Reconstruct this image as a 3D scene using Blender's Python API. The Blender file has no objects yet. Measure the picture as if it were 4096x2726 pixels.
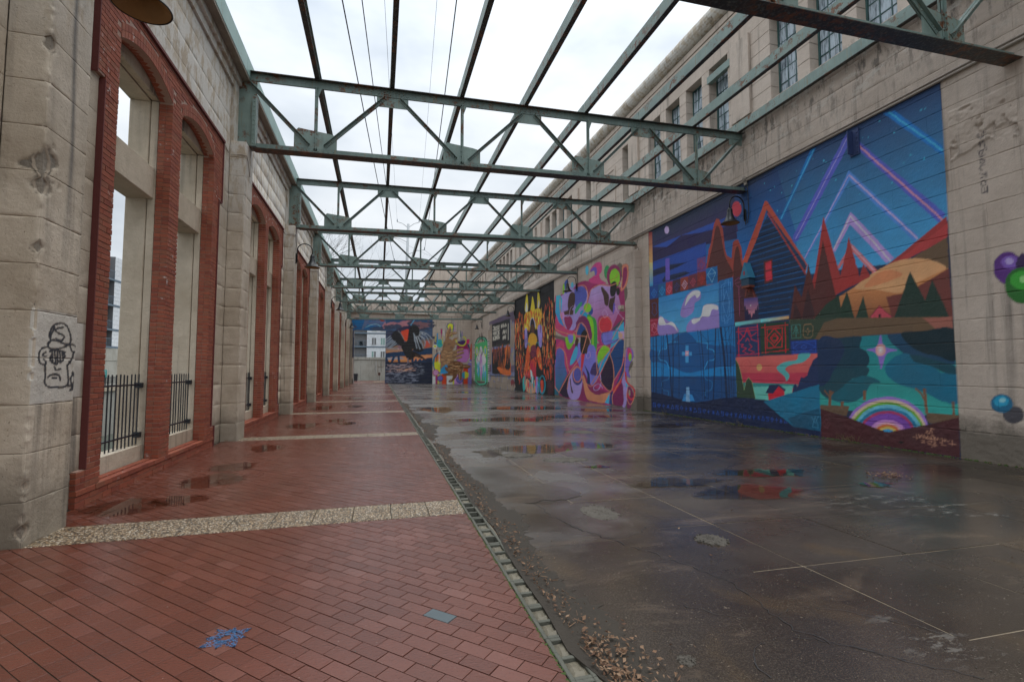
import bpy, math, random
import numpy as np
from mathutils import Vector, Matrix
rnd = random.Random(7); R = math.radians
sc = bpy.context.scene; col = sc.collection
# ---------------------------------------------------------------- camera
cam_d = bpy.data.cameras.new('camera'); cam = bpy.data.objects.new('camera', cam_d); col.objects.link(cam)
cam_d.sensor_width = 36; cam_d.lens = 36 * 1934 / 4096; cam_d.clip_end = 2000; cam_d.clip_start = .05
cam.location = (0, 0, 1.6); cam.rotation_euler = (R(90 + 3.43), 0, R(-15.33)); sc.camera = cam
# ---------------------------------------------------------------- sky, sun, exposure
SUN_DIR = Vector((.25, -.05, .95)).normalized()
w = bpy.data.worlds.new('World'); sc.world = w; w.use_nodes = True
nt = w.node_tree; nt.nodes.clear()
N = nt.nodes.new; LK = nt.links.new
out = N('ShaderNodeOutputWorld'); mix = N('ShaderNodeMixShader'); b1 = N('ShaderNodeBackground'); b2 = N('ShaderNodeBackground')
sky = N('ShaderNodeTexSky'); sky.sky_type = 'NISHITA'; sky.sun_disc = False
sky.sun_elevation = math.asin(SUN_DIR.z); sky.sun_rotation = math.atan2(SUN_DIR.x, SUN_DIR.y); sky.air_density = 1.4; sky.dust_density = 3
LK(sky.outputs[0], b1.inputs[0]); b1.inputs[1].default_value = .07
tc = N('ShaderNodeTexCoord'); mp = N('ShaderNodeMapping'); mp.inputs['Scale'].default_value = (1, 1, 2.2)
n1 = N('ShaderNodeTexNoise'); n1.inputs['Scale'].default_value = 2.6; n1.inputs['Detail'].default_value = 5; n1.inputs['Roughness'].default_value = .5
rp = N('ShaderNodeValToRGB'); rp.color_ramp.elements[0].position = .32; rp.color_ramp.elements[0].color = (.50, .56, .63, 1)
rp.color_ramp.elements[1].position = .66; rp.color_ramp.elements[1].color = (.87, .905, .94, 1)
e = rp.color_ramp.elements.new(.5); e.color = (.72, .77, .825, 1)
LK(tc.outputs['Generated'], mp.inputs[0]); LK(mp.outputs[0], n1.inputs[0]); LK(n1.outputs[0], rp.inputs[0]); LK(rp.outputs[0], b2.inputs[0])
sx_ = N('ShaderNodeSeparateXYZ'); LK(tc.outputs['Generated'], sx_.inputs[0]); pw = N('ShaderNodeMath'); pw.operation = 'POWER'; pw.use_clamp = True; LK(sx_.outputs[2], pw.inputs[0]); pw.inputs[1].default_value = 2.6; mr = N('ShaderNodeMapRange'); LK(pw.outputs[0], mr.inputs[0])   # overcast: brighter towards the zenith
mr.inputs[1].default_value = .0; mr.inputs[2].default_value = 1; mr.inputs[3].default_value = .84; mr.inputs[4].default_value = 2.6; LK(mr.outputs[0], b2.inputs[1])
mix.inputs[0].default_value = .93; LK(b1.outputs[0], mix.inputs[1]); LK(b2.outputs[0], mix.inputs[2]); LK(mix.outputs[0], out.inputs[0])
sd = bpy.data.lights.new('sun', 'SUN'); sd.energy = 1.5; sd.angle = R(50); sd.color = (1, .97, .93)
sun = bpy.data.objects.new('sun', sd); col.objects.link(sun); sun.rotation_euler = SUN_DIR.to_track_quat('Z', 'Y').to_euler(); sun.location = (20, 10, 40)
sc.view_settings.view_transform = 'Standard'; sc.view_settings.look = 'None'; sc.view_settings.exposure = .32; sc.view_settings.gamma = 1
# ---------------------------------------------------------------- material helpers
def lin(h):
    c = [int(h[i:i+2], 16) / 255 for i in (0, 2, 4)]
    return tuple(x / 12.92 if x <= .04045 else ((x + .055) / 1.055) ** 2.4 for x in c)
class NT:
    def __init__(s, name):
        s.m = bpy.data.materials.new(name); s.m.use_nodes = True; s.t = s.m.node_tree; s.t.nodes.clear()
        s.o = s.n('OutputMaterial'); s.p = s.n('BsdfPrincipled'); s.l(s.p.outputs[0], s.o.inputs[0]); s.g = s.n('NewGeometry')
    def n(s, k, **kw):
        x = s.t.nodes.new('ShaderNode' + k)
        for a, b in kw.items(): setattr(x, a, b)
        return x
    def l(s, a, b): s.t.links.new(a, b)
    def pos(s, sx=1, sy=1, sz=1, rot=0):
        m = s.n('Mapping'); m.inputs['Scale'].default_value = (sx, sy, sz); m.inputs['Rotation'].default_value[2] = rot; s.l(s.g.outputs['Position'], m.inputs[0]); return m.outputs[0]
    def noise(s, v, sc_, det=4, ro=.55, dist=0):
        x = s.n('TexNoise'); x.inputs['Scale'].default_value = sc_; x.inputs['Detail'].default_value = det; x.inputs['Roughness'].default_value = ro; x.inputs['Distortion'].default_value = dist
        s.l(v, x.inputs[0]); return x.outputs[0]
    def ramp(s, v, stops):
        x = s.n('ValToRGB'); els = x.color_ramp.elements
        while len(els) < len(stops): els.new(.5)
        for e_, (p, c) in zip(els, stops):
            e_.position = p; e_.color = (c, c, c, 1) if isinstance(c, (int, float)) else tuple(c) + (1,)
        s.l(v, x.inputs[0]); return x.outputs[0]
    def mix(s, f, a, b, mode='MIX'):
        x = s.n('Mix', data_type='RGBA', blend_type=mode)
        for i, v in ((0, f), (6, a), (7, b)):
            if isinstance(v, (int, float)): x.inputs[i].default_value = v if i == 0 else (v, v, v, 1)
            elif isinstance(v, tuple): x.inputs[i].default_value = v + (1,)
            else: s.l(v, x.inputs[i])
        return x.outputs[2]
    def math(s, op, a, b=0.):
        x = s.n('Math', operation=op)
        for i, v in ((0, a), (1, b)):
            if isinstance(v, (int, float)): x.inputs[i].default_value = v
            else: s.l(v, x.inputs[i])
        return x.outputs[0]
    def bump(s, h, st, dist=.01):
        b = s.n('Bump'); b.inputs['Strength'].default_value = st; b.inputs['Distance'].default_value = dist; s.l(h, b.inputs['Height']); s.l(b.outputs[0], s.p.inputs['Normal']); return b
    def set(s, **k):
        for a, v in k.items():
            i = s.p.inputs[a.replace('_', ' ')]
            if isinstance(v, (int, float)): i.default_value = v
            elif isinstance(v, tuple): i.default_value = v + (1,)
            else: s.l(v, i)
        return s
    def attr(s, nm):
        a = s.n('Attribute'); a.attribute_name = nm; return a
def concrete(name, a, b, streak=.5, paint=True, drip=None, dark=(.05, .045, .04), sp=1., grime_shade=.0, rough=.75, var=.05, peel=0):
    t = NT(name); p = t.pos()
    c = t.mix(t.ramp(t.noise(p, .9, 6, .6), [(.3, 0), (.7, 1)]), a, b)
    c = t.mix(t.math('MULTIPLY', t.ramp(t.noise(p, 7, 5, .7), [(.35, 0), (.75, 1)]), .35), c, tuple(x * .72 for x in a))
    # rain streaks: thin and long in z
    st = t.noise(t.pos(3.2, 3.2, .16), 1.6, 4, .6); st2 = t.noise(p, .35, 2)
    sm = t.math('MULTIPLY', t.ramp(st, [(.52, 0), (.72, 1)]), t.ramp(st2, [(.42, 0), (.62, 1)]))
    c = t.mix(t.math('MULTIPLY', sm, streak), c, dark)
    if drip:   # black runs below a ledge
        sd_ = t.n('SeparateXYZ'); t.l(t.g.outputs['Position'], sd_.inputs[0]); bandm = t.ramp(t.math('MULTIPLY', sd_.outputs[2], .1), [(drip[0] / 10, 0), (drip[1] / 10, 1), (drip[2] / 10, 1), (drip[2] / 10 + .03, 0)])
        dm = t.math('MULTIPLY', t.ramp(t.noise(t.pos(2.2, 2.2, .7), 2.0, 6, .72), [(.50, 0), (.60, 1)]), bandm)
        c = t.mix(t.math('MULTIPLY', dm, .75), c, (.075, .068, .06))
        c = t.mix(t.math('MULTIPLY', t.math('MULTIPLY', t.ramp(t.noise(t.pos(1, 1, 2.2), 2.4, 6, .75), [(.55, 0), (.60, 1)]), bandm), .8), c, (.60, .56, .50))
    # pinholes and scuffs
    pits = t.ramp(t.noise(p, 42, 3, .5), [(.25, 1), (.33, 0)])
    c = t.mix(t.math('MULTIPLY', pits, .6), c, tuple(x * .35 for x in a))
    big = t.math('MULTIPLY', t.ramp(t.noise(p, 15, 3, .65), [(.22, 1), (.29, 0)]), t.ramp(t.noise(p, 1.3, 3), [(.45, 0), (.6, 1)]))
    c = t.mix(t.math('MULTIPLY', big, .75), c, tuple(x * .3 for x in a))
    at = t.attr('var')
    c = t.mix(1., c, t.ramp(at.outputs['Fac'], [(0, 1 - var), (1, 1 + var * .4)]), 'MULTIPLY') if var else c
    if peel:    # flaking whitewash high on the wall
        sz = t.n('SeparateXYZ'); t.l(t.g.outputs['Position'], sz.inputs[0]); hm = t.ramp(t.math('MULTIPLY', sz.outputs[2], .1), [(.45, 0), (.68, 1)])
        c = t.mix(t.math('MULTIPLY', t.math('MULTIPLY', t.ramp(t.noise(t.pos(2, 2, .8), 2.6, 6, .72), [(.44, 0), (.52, 1)]), hm), peel), c, (.62, .60, .56))
    if grime_shade:   # soil splashed up from the ground, doubling as painted contact shade
        sx = t.n('SeparateXYZ'); t.l(t.g.outputs['Position'], sx.inputs[0])
        gz = t.math('ADD', sx.outputs[2], t.math('MULTIPLY', t.noise(p, 2.5, 5, .7), -.8))
        c = t.mix(t.math('MULTIPLY', t.ramp(gz, [(.0, 1), (.35, 0)]), grime_shade), c, (.06, .052, .035))
    if paint:
        pa = t.attr('paint'); wear = t.ramp(t.noise(p, 5, 6, .75), [(.25, 0), (.31, 1)])
        pc = t.mix(t.math('MULTIPLY', t.ramp(t.noise(p, 1.4, 5, .6), [(.3, 0), (.8, 1)]), .3), pa.outputs['Color'], .07)
        pc = t.mix(t.math('MULTIPLY', pits, .5), pc, .02)
        c = t.mix(t.math('MULTIPLY', t.attr('cov').outputs['Fac'], wear), c, pc)
    h = t.math('ADD', t.noise(p, 30, 5, .7), t.math('MULTIPLY', t.noise(p, 6, 4, .6), 1.5))
    t.bump(t.math('SUBTRACT', h, t.math('ADD', t.math('MULTIPLY', pits, .6), t.math('MULTIPLY', big, 1.2))), .6, .012 * sp)
    t.set(Base_Color=c, Roughness=rough); return t.m
M = {}
M['conc'] = concrete('weathered beige concrete', (.39, .315, .23), (.62, .54, .435), .95, grime_shade=.4, peel=.85)
M['wallR'] = concrete('painted beige concrete', (.49, .405, .335), (.61, .515, .435), .75, drip=(7.7, 8.9, 9.5), grime_shade=.75, var=.03)
M['cream'] = concrete('cream concrete', (.42, .345, .25), (.62, .535, .42), .9, False)
M['quay'] = concrete('dark quay concrete', (.05, .047, .036), (.13, .125, .10), .9, False)
M['far'] = concrete('grey retaining concrete', (.30, .29, .25), (.42, .41, .37), .9, False)
M['spall'] = concrete('broken concrete', (.22, .19, .15), (.36, .31, .25), .1, False, sp=3)
def brickmat(name, c1, c2, c3, mottled=.3, rough=.8, white=False):
    t = NT(name); p = t.pos(); at = t.attr('var'); ob = t.n('ObjectInfo')
    v = t.math('FRACT', t.math('ADD', at.outputs['Fac'], ob.outputs['Random']))
    c = t.ramp(v, [(0, c1), (.5, c2), (1, c3)])
    c = t.mix(t.math('MULTIPLY', t.ramp(t.noise(p, 14, 6, .7), [(.35, 0), (.75, 1)]), mottled), c, tuple(x * .45 for x in c1))
    if white:
        wm = t.math('MULTIPLY', t.ramp(t.noise(p, 9, 5, .75), [(.61, 0), (.65, 1)]), t.ramp(t.noise(p, .8, 2), [(.56, 0), (.63, 1)]))
        c = t.mix(t.math('MULTIPLY', wm, .8), c, (.6, .57, .55))
    t.bump(t.noise(p, 55, 4, .7), .5, .006); t.set(Base_Color=c, Roughness=rough); return t.m
M['brick'] = brickmat('red brick', (.21, .048, .026), (.31, .078, .038), (.25, .085, .045), white=True)
M['mortar'] = concrete('pink mortar', (.34, .20, .155), (.42, .28, .22), .2, False, var=0)
M['hood'] = brickmat('dark red painted render', (.13, .03, .028), (.15, .035, .03), (.16, .04, .035))
# wet pavers
t = NT('wet clay paver'); p = t.pos(); at = t.attr('var'); ob = t.n('ObjectInfo')
v = t.math('FRACT', t.math('ADD', at.outputs['Fac'], ob.outputs['Random']))
c = t.ramp(v, [(0, (.105, .030, .018)), (.35, (.125, .037, .022)), (.85, (.14, .044, .028)), (1, (.165, .062, .045))])
c = t.mix(t.math('MULTIPLY', t.ramp(t.noise(p, 1.1, 5, .6), [(.35, 0), (.7, 1)]), .45), c, (.07, .028, .02))
c = t.mix(t.math('MULTIPLY', t.ramp(t.noise(p, 90, 2, .6), [(.60, 0), (.72, 1)]), .5), c, (.05, .03, .025))
c = t.mix(t.math('MULTIPLY', t.ramp(t.noise(p, 60, 2, .6), [(.70, 0), (.78, 1)]), .5), c, (.4, .34, .3))
ro = t.ramp(t.noise(t.pos(1, .55, 1), .55, 4, .6), [(.33, .15), (.6, .27), (.8, .38)])
ht = t.math('ADD', t.noise(t.pos(9, 26, 9, R(30)), 2.2, 5, .65), t.math('MULTIPLY', t.noise(p, 60, 3, .7), .6))
t.bump(ht, .45, .006); t.set(Base_Color=c, Roughness=ro); t.p.inputs['Specular IOR Level'].default_value = .6; M['paver'] = t.m
M['bed'] = concrete('dirty joint sand', (.03, .028, .02), (.06, .055, .035), 0, False, var=0, rough=.9)
# exposed aggregate strips
t = NT('exposed aggregate'); p = t.pos(); vo = t.n('TexVoronoi'); vo.inputs['Scale'].default_value = 55; t.l(p, vo.inputs[0])
sx = t.n('SeparateColor'); t.l(vo.outputs['Color'], sx.inputs[0])
c = t.ramp(sx.outputs[0], [(0, (.20, .12, .06)), (.35, (.38, .26, .14)), (.7, (.50, .40, .27)), (1, (.68, .62, .52))])
c = t.mix(t.ramp(vo.outputs['Distance'], [(.30, 0), (.62, 1)]), c, (.06, .045, .03))
t.bump(t.math('SUBTRACT', 1., vo.outputs['Distance']), .7, .012); t.set(Base_Color=c, Roughness=.38); M['agg'] = t.m
# court: wet stained concrete
def court(name, dark=1., speck=.4):
    t = NT(name); p = t.pos(); at = t.attr('var'); ob = t.n('ObjectInfo')
    c = t.mix(t.ramp(t.noise(p, .42, 6, .62, .6), [(.36, 0), (.64, 1)]), (.019 * dark, .014 * dark, .0105 * dark), (.052 * dark, .040 * dark, .030 * dark))
    sy = t.n('SeparateXYZ'); t.l(t.g.outputs['Position'], sy.inputs[0]); dry = t.math('ADD', t.math('SUBTRACT', t.math('MULTIPLY', sy.outputs[1], .09), t.math('MULTIPLY', sy.outputs[0], .12)), t.math('MULTIPLY', t.noise(p, .5, 5, .6), 1.2))  # dry: paler far-left floor, reflected sky put into the base colour
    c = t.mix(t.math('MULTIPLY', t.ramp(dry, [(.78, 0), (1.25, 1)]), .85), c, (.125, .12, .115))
    c = t.mix(t.math('MULTIPLY', t.ramp(t.noise(t.pos(1, .7, 1), 1.15, 4, .6, .4), [(.56, 0), (.70, 1)]), .6), c, (.075, .048, .022))
    v = t.math('FRACT', t.math('ADD', at.outputs['Fac'], ob.outputs['Random']))
    c = t.mix(1., c, t.ramp(v, [(0, .8), (1, 1.25)]), 'MULTIPLY')
    c = t.mix(t.math('MULTIPLY', t.ramp(t.noise(t.pos(.5, 1.6, 1, .3), .9, 5, .7, .8), [(.56, 0), (.66, 1)]), .5), c, (.15, .11, .078))
    c = t.mix(t.math('MULTIPLY', t.ramp(t.noise(p, 34, 4, .7), [(.5, 0), (.75, 1)]), speck), c, (.02, .018, .016))
    c = t.mix(t.math('MULTIPLY', t.ramp(t.noise(p, 48, 2, .5), [(.69, 0), (.75, 1)]), .7), c, (.24, .20, .16))
    fl = t.math('MULTIPLY', t.ramp(t.noise(t.pos(1, 2.4, 1), 3.2, 6, .8), [(.55, 0), (.6, 1)]), t.ramp(t.noise(p, .33, 1), [(.60, 0), (.66, 1)]))
    c = t.mix(t.math('MULTIPLY', fl, .6), c, (.22, .21, .19))
    ro = t.ramp(t.noise(t.pos(.55, 1, 1), .62, 5, .6, .5), [(.38, .10), (.52, .26), (.66, .46)])
    t.bump(t.math('ADD', t.noise(p, 38, 5, .75), t.math('MULTIPLY', t.noise(p, 5, 4, .6), .5)), .26, .006)
    c = t.mix(t.math('MULTIPLY', t.ramp(t.noise(p, 130, 3, .6), [(.46, 0), (.70, 1)]), speck), c, (.11, .09, .072))
    t.set(Base_Color=c, Roughness=ro); t.p.inputs['Specular IOR Level'].default_value = .55; return t.m
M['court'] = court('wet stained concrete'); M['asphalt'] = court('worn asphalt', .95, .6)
def simple(name, c, rough=.5, metal=0, bump=0, bs=30, var=None):
    t = NT(name); p = t.pos()
    cc = t.mix(t.ramp(t.noise(p, 3, 5, .6), [(.3, 0), (.7, 1)]), c, tuple(x * .75 for x in c)) if var is None else var
    if bump: t.bump(t.noise(p, bs, 4, .7), bump, .01)
    t.set(Base_Color=cc, Roughness=rough, Metallic=metal); return t.m
# weathered green steel
def steel(name, c1, c2, rust=.52):
    t = NT(name); p = t.pos()
    c = t.mix(t.ramp(t.noise(p, 2.2, 5, .6), [(.3, 0), (.7, 1)]), c1, c2)
    c = t.mix(t.math('MULTIPLY', t.ramp(t.noise(t.pos(12, 12, 1.2), 1.5, 4, .6), [(.5, 0), (.8, 1)]), .45), c, (.28, .36, .30))
    rm = t.math('MULTIPLY', t.ramp(t.noise(p, 6, 6, .75), [(rust, 0), (rust + .06, 1)]), t.ramp(t.noise(p, .8, 2), [(.44, 0), (.54, 1)]))
    c = t.mix(rm, c, t.ramp(t.noise(p, 20, 4), [(.3, (.05, .02, .012)), (.7, (.22, .085, .03))]))
    rs = t.math('MULTIPLY', t.ramp(t.noise(t.pos(9, 9, .5), 2.2, 4, .7), [(.60, 0), (.68, 1)]), .6)
    c = t.mix(rs, c, (.24, .15, .06)); t.bump(t.noise(p, 25, 5, .7), .3, .006); t.set(Base_Color=c, Roughness=.5); return t.m
M['steel'] = steel('weathered green steel', (.115, .165, .152), (.17, .235, .215), .53); M['steel2'] = steel('pale green steel', (.15, .215, .195), (.22, .30, .27), .52)
M['flange_dark'] = steel('near-black flange steel', (.022, .022, .021), (.04, .038, .034), .5)  # near-black steel for truss flanges and purlin bottom flanges
M['flash'] = steel('green copper flashing', (.22, .36, .33), (.30, .44, .41), .7)
M['rail'] = simple('black painted iron', (.018, .02, .026), .45)
M['lamp'] = simple('dark enamel lamp metal', (.022, .025, .028), .35, .3)
M['lampin'] = simple('rusty lamp lining', (.30, .165, .055), .6, 0, .3)
M['pipe'] = simple('beige painted conduit', (.36, .31, .26), .5)
M['frame'] = simple('green window steel', (.05, .12, .115), .5)
t = NT('grimy window glass'); p = t.pos(); g = t.ramp(t.noise(t.pos(6, 6, .9), 1.7, 5, .65, .1), [(.34, 0), (.58, 1)])
t.set(Base_Color=t.mix(g, (.05, .07, .09), (.44, .52, .58)), Roughness=t.ramp(g, [(0, .08), (1, .4)])); M['glass'] = t.m
M['cmu'] = concrete('mossy cinder block', (.065, .068, .052), (.13, .13, .105), .3, False, rough=.7, var=0)
M['fill'] = concrete('sandy mortar fill', (.12, .105, .075), (.20, .18, .13), 0, False, rough=.6, var=0)
M['bed2'] = concrete('sand in slab joints', (.13, .105, .075), (.30, .24, .17), 0, False, var=0, rough=.8)
M['moss'] = simple('moss', (.045, .085, .012), .9, 0, .6, 60)
M['soil'] = simple('damp soil', (.035, .027, .018), .8, 0, .8, 40)
M['leaf'] = brickmat('dead leaves', (.085, .04, .022), (.16, .085, .045), (.28, .18, .11))
M['stone'] = concrete('rubble stone', (.06, .053, .043), (.12, .105, .085), 0, False, sp=3, var=0)
M['bark'] = simple('grey bark', (.09, .075, .065), .9, 0, .6, 20)
M['wood'] = simple('silver pole wood', (.42, .45, .47), .7)
M['wire'] = simple('black wire', (.02, .02, .022), .6)
M['white'] = simple('white cladding', (.74, .77, .80), .55); M['greyp'] = simple('grey panel', (.16, .16, .165), .7)
M['slate'] = simple('slate blue beam', (.13, .18, .23), .6); M['brown'] = simple('brown brick far', (.10, .045, .035), .85)
M['curtain'] = simple('pale green blind', (.26, .42, .38), .5); M['dk'] = simple('dark opening', (.02, .02, .022), .6)
M['teal'] = simple('teal sign board', (.02, .30, .29), .5); M['print'] = simple('white print', (.8, .82, .82), .6)
M['chalk'] = simple('blue chalk', (.07, .20, .42), .9); M['plate'] = simple('blue grey metal plate', (.085, .11, .12), .4)
M['roof'] = simple('terracotta edge', (.30, .11, .06), .8); M['ground'] = simple('dull ground', (.10, .095, .08), .9, 0, .4)
t = NT('canal water'); t.bump(t.noise(t.pos(1, 2.5, 1), 2.2, 4, .6), .5, .06); t.set(Base_Color=(.035, .05, .035), Roughness=.08); M['water'] = t.m
t = NT('puddle water'); t.t.nodes.remove(t.p); tr = t.n('BsdfTransparent'); gl = t.n('BsdfGlossy'); gl.inputs['Roughness'].default_value = .015
fr = t.n('Fresnel'); fr.inputs[0].default_value = 1.36; wt = t.attr('var'); ms = t.n('MixShader'); bp = t.n('Bump'); bp.inputs['Strength'].default_value = .06; bp.inputs['Distance'].default_value = .01
t.l(t.noise(t.pos(), 6, 2), bp.inputs['Height']); t.l(bp.outputs[0], gl.inputs['Normal']); tr.inputs[0].default_value = (.86, .83, .78, 1)
wk = t.ramp(t.math('ADD', wt.outputs['Fac'], t.math('MULTIPLY', t.math('SUBTRACT', t.noise(t.pos(), 7, 5, .7), .5), .9)), [(.30, 0), (.55, 1)]); t.l(t.math('MULTIPLY', fr.outputs[0], wk), ms.inputs[0]); t.l(t.mix(wk, 1., (.86, .83, .78)), tr.inputs[0]); t.l(tr.outputs[0], ms.inputs[1]); t.l(gl.outputs[0], ms.inputs[2]); t.l(ms.outputs[0], t.o.inputs[0]); M['puddle'] = t.m
# ---------------------------------------------------------------- object helpers
def tag(o, label=None, cat=None, group=None, kind=None):
    for k, v in (('label', label), ('category', cat), ('group', group), ('kind', kind)):
        if v: o[k] = v
    return o
def empty(name, loc, label, cat, group=None):
    o = bpy.data.objects.new(name, None); col.objects.link(o); o.location = loc; o.empty_display_size = .2
    return tag(o, label, cat, group)
def worldloc(o):
    v = Vector((0, 0, 0))
    while o is not None: v += Vector(o.location); o = o.parent
    return v
def mesh(name, V, F, mat, parent=None, var=None, paint=None, smooth=False):
    V = np.asarray(V, np.float32)
    me = bpy.data.meshes.new(name)
    if isinstance(F, np.ndarray):
        k = F.shape[1]; me.vertices.add(len(V)); me.vertices.foreach_set('co', (V - (np.array(worldloc(parent), np.float32) if parent else 0)).ravel())
        me.loops.add(F.size); me.loops.foreach_set('vertex_index', F.ravel().astype(np.int32))
        me.polygons.add(len(F)); me.polygons.foreach_set('loop_start', np.arange(0, F.size, k, dtype=np.int32))
        try: me.polygons.foreach_set('loop_total', np.full(len(F), k, np.int32))
        except Exception: pass
        me.update(calc_edges=True)
    else:
        if parent: V = V - np.array(worldloc(parent), np.float32)
        me.from_pydata([tuple(map(float, v)) for v in V], [], F); me.update()
    if var is not None:
        a = me.attributes.new('var', 'FLOAT', 'POINT'); a.data.foreach_set('value', np.asarray(var, np.float32))
    if paint is not None:
        a = me.attributes.new('paint', 'FLOAT_COLOR', 'POINT'); a.data.foreach_set('color', np.asarray(paint, np.float32).ravel())
        a = me.attributes.new('cov', 'FLOAT', 'POINT'); a.data.foreach_set('value', np.ascontiguousarray(np.asarray(paint, np.float32)[:, 3]))
    if mat: me.materials.append(mat)
    if smooth: me.polygons.foreach_set('use_smooth', [True] * len(me.polygons))
    o = bpy.data.objects.new(name, me); col.objects.link(o); o.parent = parent
    return o
def link(name, me, loc, parent, rot=(0, 0, 0)):
    o = bpy.data.objects.new(name, me); col.objects.link(o); o.parent = parent; o.location = Vector(loc) - (worldloc(parent) if parent else Vector()); o.rotation_euler = rot; return o
def copy_tree(o, parent=None):
    c = o.copy(); col.objects.link(c); c.parent = parent
    for ch in list(o.children): copy_tree(ch, c)
    return c
BF = [(0, 3, 2, 1), (4, 5, 6, 7), (0, 1, 5, 4), (1, 2, 6, 5), (2, 3, 7, 6), (3, 0, 4, 7)]
class MB:
    def __init__(s): s.V = []; s.F = []; s.c = []
    def quadv(s, P8, var=0):
        n = len(s.V); s.V += P8; s.F += [tuple(n + i for i in f) for f in BF]; s.c += [var] * 8
    def box(s, x0, x1, y0, y1, z0, z1, var=0, ch=0):
        if ch:   # box with chamfered edges: 24 verts
            n = len(s.V); xs, ys, zs = (x0, x1), (y0, y1), (z0, z1); idx = {}
            for i in (0, 1):
                for j in (0, 1):
                    for k in (0, 1):
                        sx, sy, sz = (1, -1)[i], (1, -1)[j], (1, -1)[k]
                        for a, p in enumerate(((xs[i], ys[j] + sy * ch, zs[k] + sz * ch), (xs[i] + sx * ch, ys[j], zs[k] + sz * ch), (xs[i] + sx * ch, ys[j] + sy * ch, zs[k]))):
                            idx[i, j, k, a] = len(s.V); s.V.append(p); s.c.append(var)
            q = lambda *t: s.F.append(tuple(idx[u] for u in t))
            for i in (0, 1):
                q((i, 0, 0, 0), (i, 1, 0, 0), (i, 1, 1, 0), (i, 0, 1, 0)); q((0, i, 0, 1), (1, i, 0, 1), (1, i, 1, 1), (0, i, 1, 1)); q((0, 0, i, 2), (1, 0, i, 2), (1, 1, i, 2), (0, 1, i, 2))
                for j in (0, 1):
                    q((i, j, 0, 0), (i, j, 1, 0), (i, j, 1, 1), (i, j, 0, 1)); q((i, 0, j, 0), (i, 1, j, 0), (i, 1, j, 2), (i, 0, j, 2)); q((0, i, j, 1), (1, i, j, 1), (1, i, j, 2), (0, i, j, 2))
                    for k in (0, 1): q((i, j, k, 0), (i, j, k, 1), (i, j, k, 2))
            return
        s.quadv([(x0, y0, z0), (x1, y0, z0), (x1, y1, z0), (x0, y1, z0), (x0, y0, z1), (x1, y0, z1), (x1, y1, z1), (x0, y1, z1)], var)
    def bar(s, a, b, w, h, up=(0, 0, 1), var=0):
        a = Vector(a); b = Vector(b); d = (b - a).normalized(); u = Vector(up); r = d.cross(u).normalized() * w / 2; u = r.cross(d).normalized() * h / 2
        s.quadv([tuple(p) for p in (a - r - u, b - r - u, b + r - u, a + r - u, a - r + u, b - r + u, b + r + u, a + r + u)], var)
    def tube(s, pts, rad, n=8, cap=True, var=0):
        pts = [Vector(p) for p in pts]; rings = []; ref = None
        for i, p in enumerate(pts):
            d = ((pts[i] - pts[i-1]) if i else (pts[1] - pts[0])); d2 = (pts[i+1] - pts[i]) if i < len(pts) - 1 else d
            d = (d.normalized() + d2.normalized()).normalized() if (d.normalized() + d2.normalized()).length > 1e-6 else d.normalized()
            if ref is None: ref = Vector((0, 0, 1)) if abs(d.z) < .9 else Vector((1, 0, 0))
            x = d.cross(ref).normalized(); y = x.cross(d).normalized(); ref = y
            r = rad[i] if isinstance(rad, (list, tuple)) else rad
            k = len(s.V); rings.append(k)
            for j in range(n):
                a = 2 * math.pi * j / n; s.V.append(tuple(p + x * r * math.cos(a) + y * r * math.sin(a))); s.c.append(var)
        for a, b in zip(rings, rings[1:]):
            for j in range(n): s.F.append((a + j, a + (j + 1) % n, b + (j + 1) % n, b + j))
        if cap: s.F.append(tuple(rings[0] + j for j in range(n))[::-1]); s.F.append(tuple(rings[-1] + j for j in range(n)))
    def lathe(s, c, prof, n=20, var=0):
        rings = []
        for r, z in prof:
            rings.append(len(s.V))
            for j in range(n): a = 2 * math.pi * j / n; s.V.append((c[0] + r * math.cos(a), c[1] + r * math.sin(a), c[2] + z)); s.c.append(var)
        for a, b in zip(rings, rings[1:]):
            for j in range(n): s.F.append((a + j, a + (j + 1) % n, b + (j + 1) % n, b + j))
    def prism(s, P, y0, y1, ax='y', var=0):   # polygon in the plane across the axis
        n = len(s.V); k = len(P)
        for t_ in (y0, y1):
            for a, b in P: s.V.append((a, t_, b) if ax == 'y' else ((t_, a, b) if ax == 'x' else (a, b, t_))); s.c.append(var)
        s.F.append(tuple(range(n, n + k))); s.F.append(tuple(range(n + 2 * k - 1, n + k - 1, -1)))
        for i in range(k): s.F.append((n + i, n + (i + 1) % k, n + k + (i + 1) % k, n + k + i))
    def build(s, name, mat, parent=None, smooth=False):
        return mesh(name, s.V, s.F, mat, parent, s.c, None, smooth)
def tmpl(mb, name, mat):
    o = mb.build(name, mat); me = o.data; bpy.data.objects.remove(o); return me
def fixn(o):
    import bmesh
    b = bmesh.new(); b.from_mesh(o.data); bmesh.ops.recalc_face_normals(b, faces=b.faces); b.to_mesh(o.data); b.free(); return o
_lat = np.random.RandomState(3).rand(64, 64)
def vn(x, y):
    x = np.asarray(x, float); y = np.asarray(y, float); xi = np.floor(x).astype(int); yi = np.floor(y).astype(int); fx = x - xi; fy = y - yi
    fx = fx * fx * (3 - 2 * fx); fy = fy * fy * (3 - 2 * fy); g = lambda a, b: _lat[a % 64, b % 64]
    return (g(xi, yi) * (1 - fx) + g(xi + 1, yi) * fx) * (1 - fy) + (g(xi, yi + 1) * (1 - fx) + g(xi + 1, yi + 1) * fx) * fy
def fbm(x, y, o=4):
    s = 0; a = .5
    for i in range(o): s = s + a * vn(x * 2 ** i + 17 * i, y * 2 ** i + 5 * i); a *= .5
    return s

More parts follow.
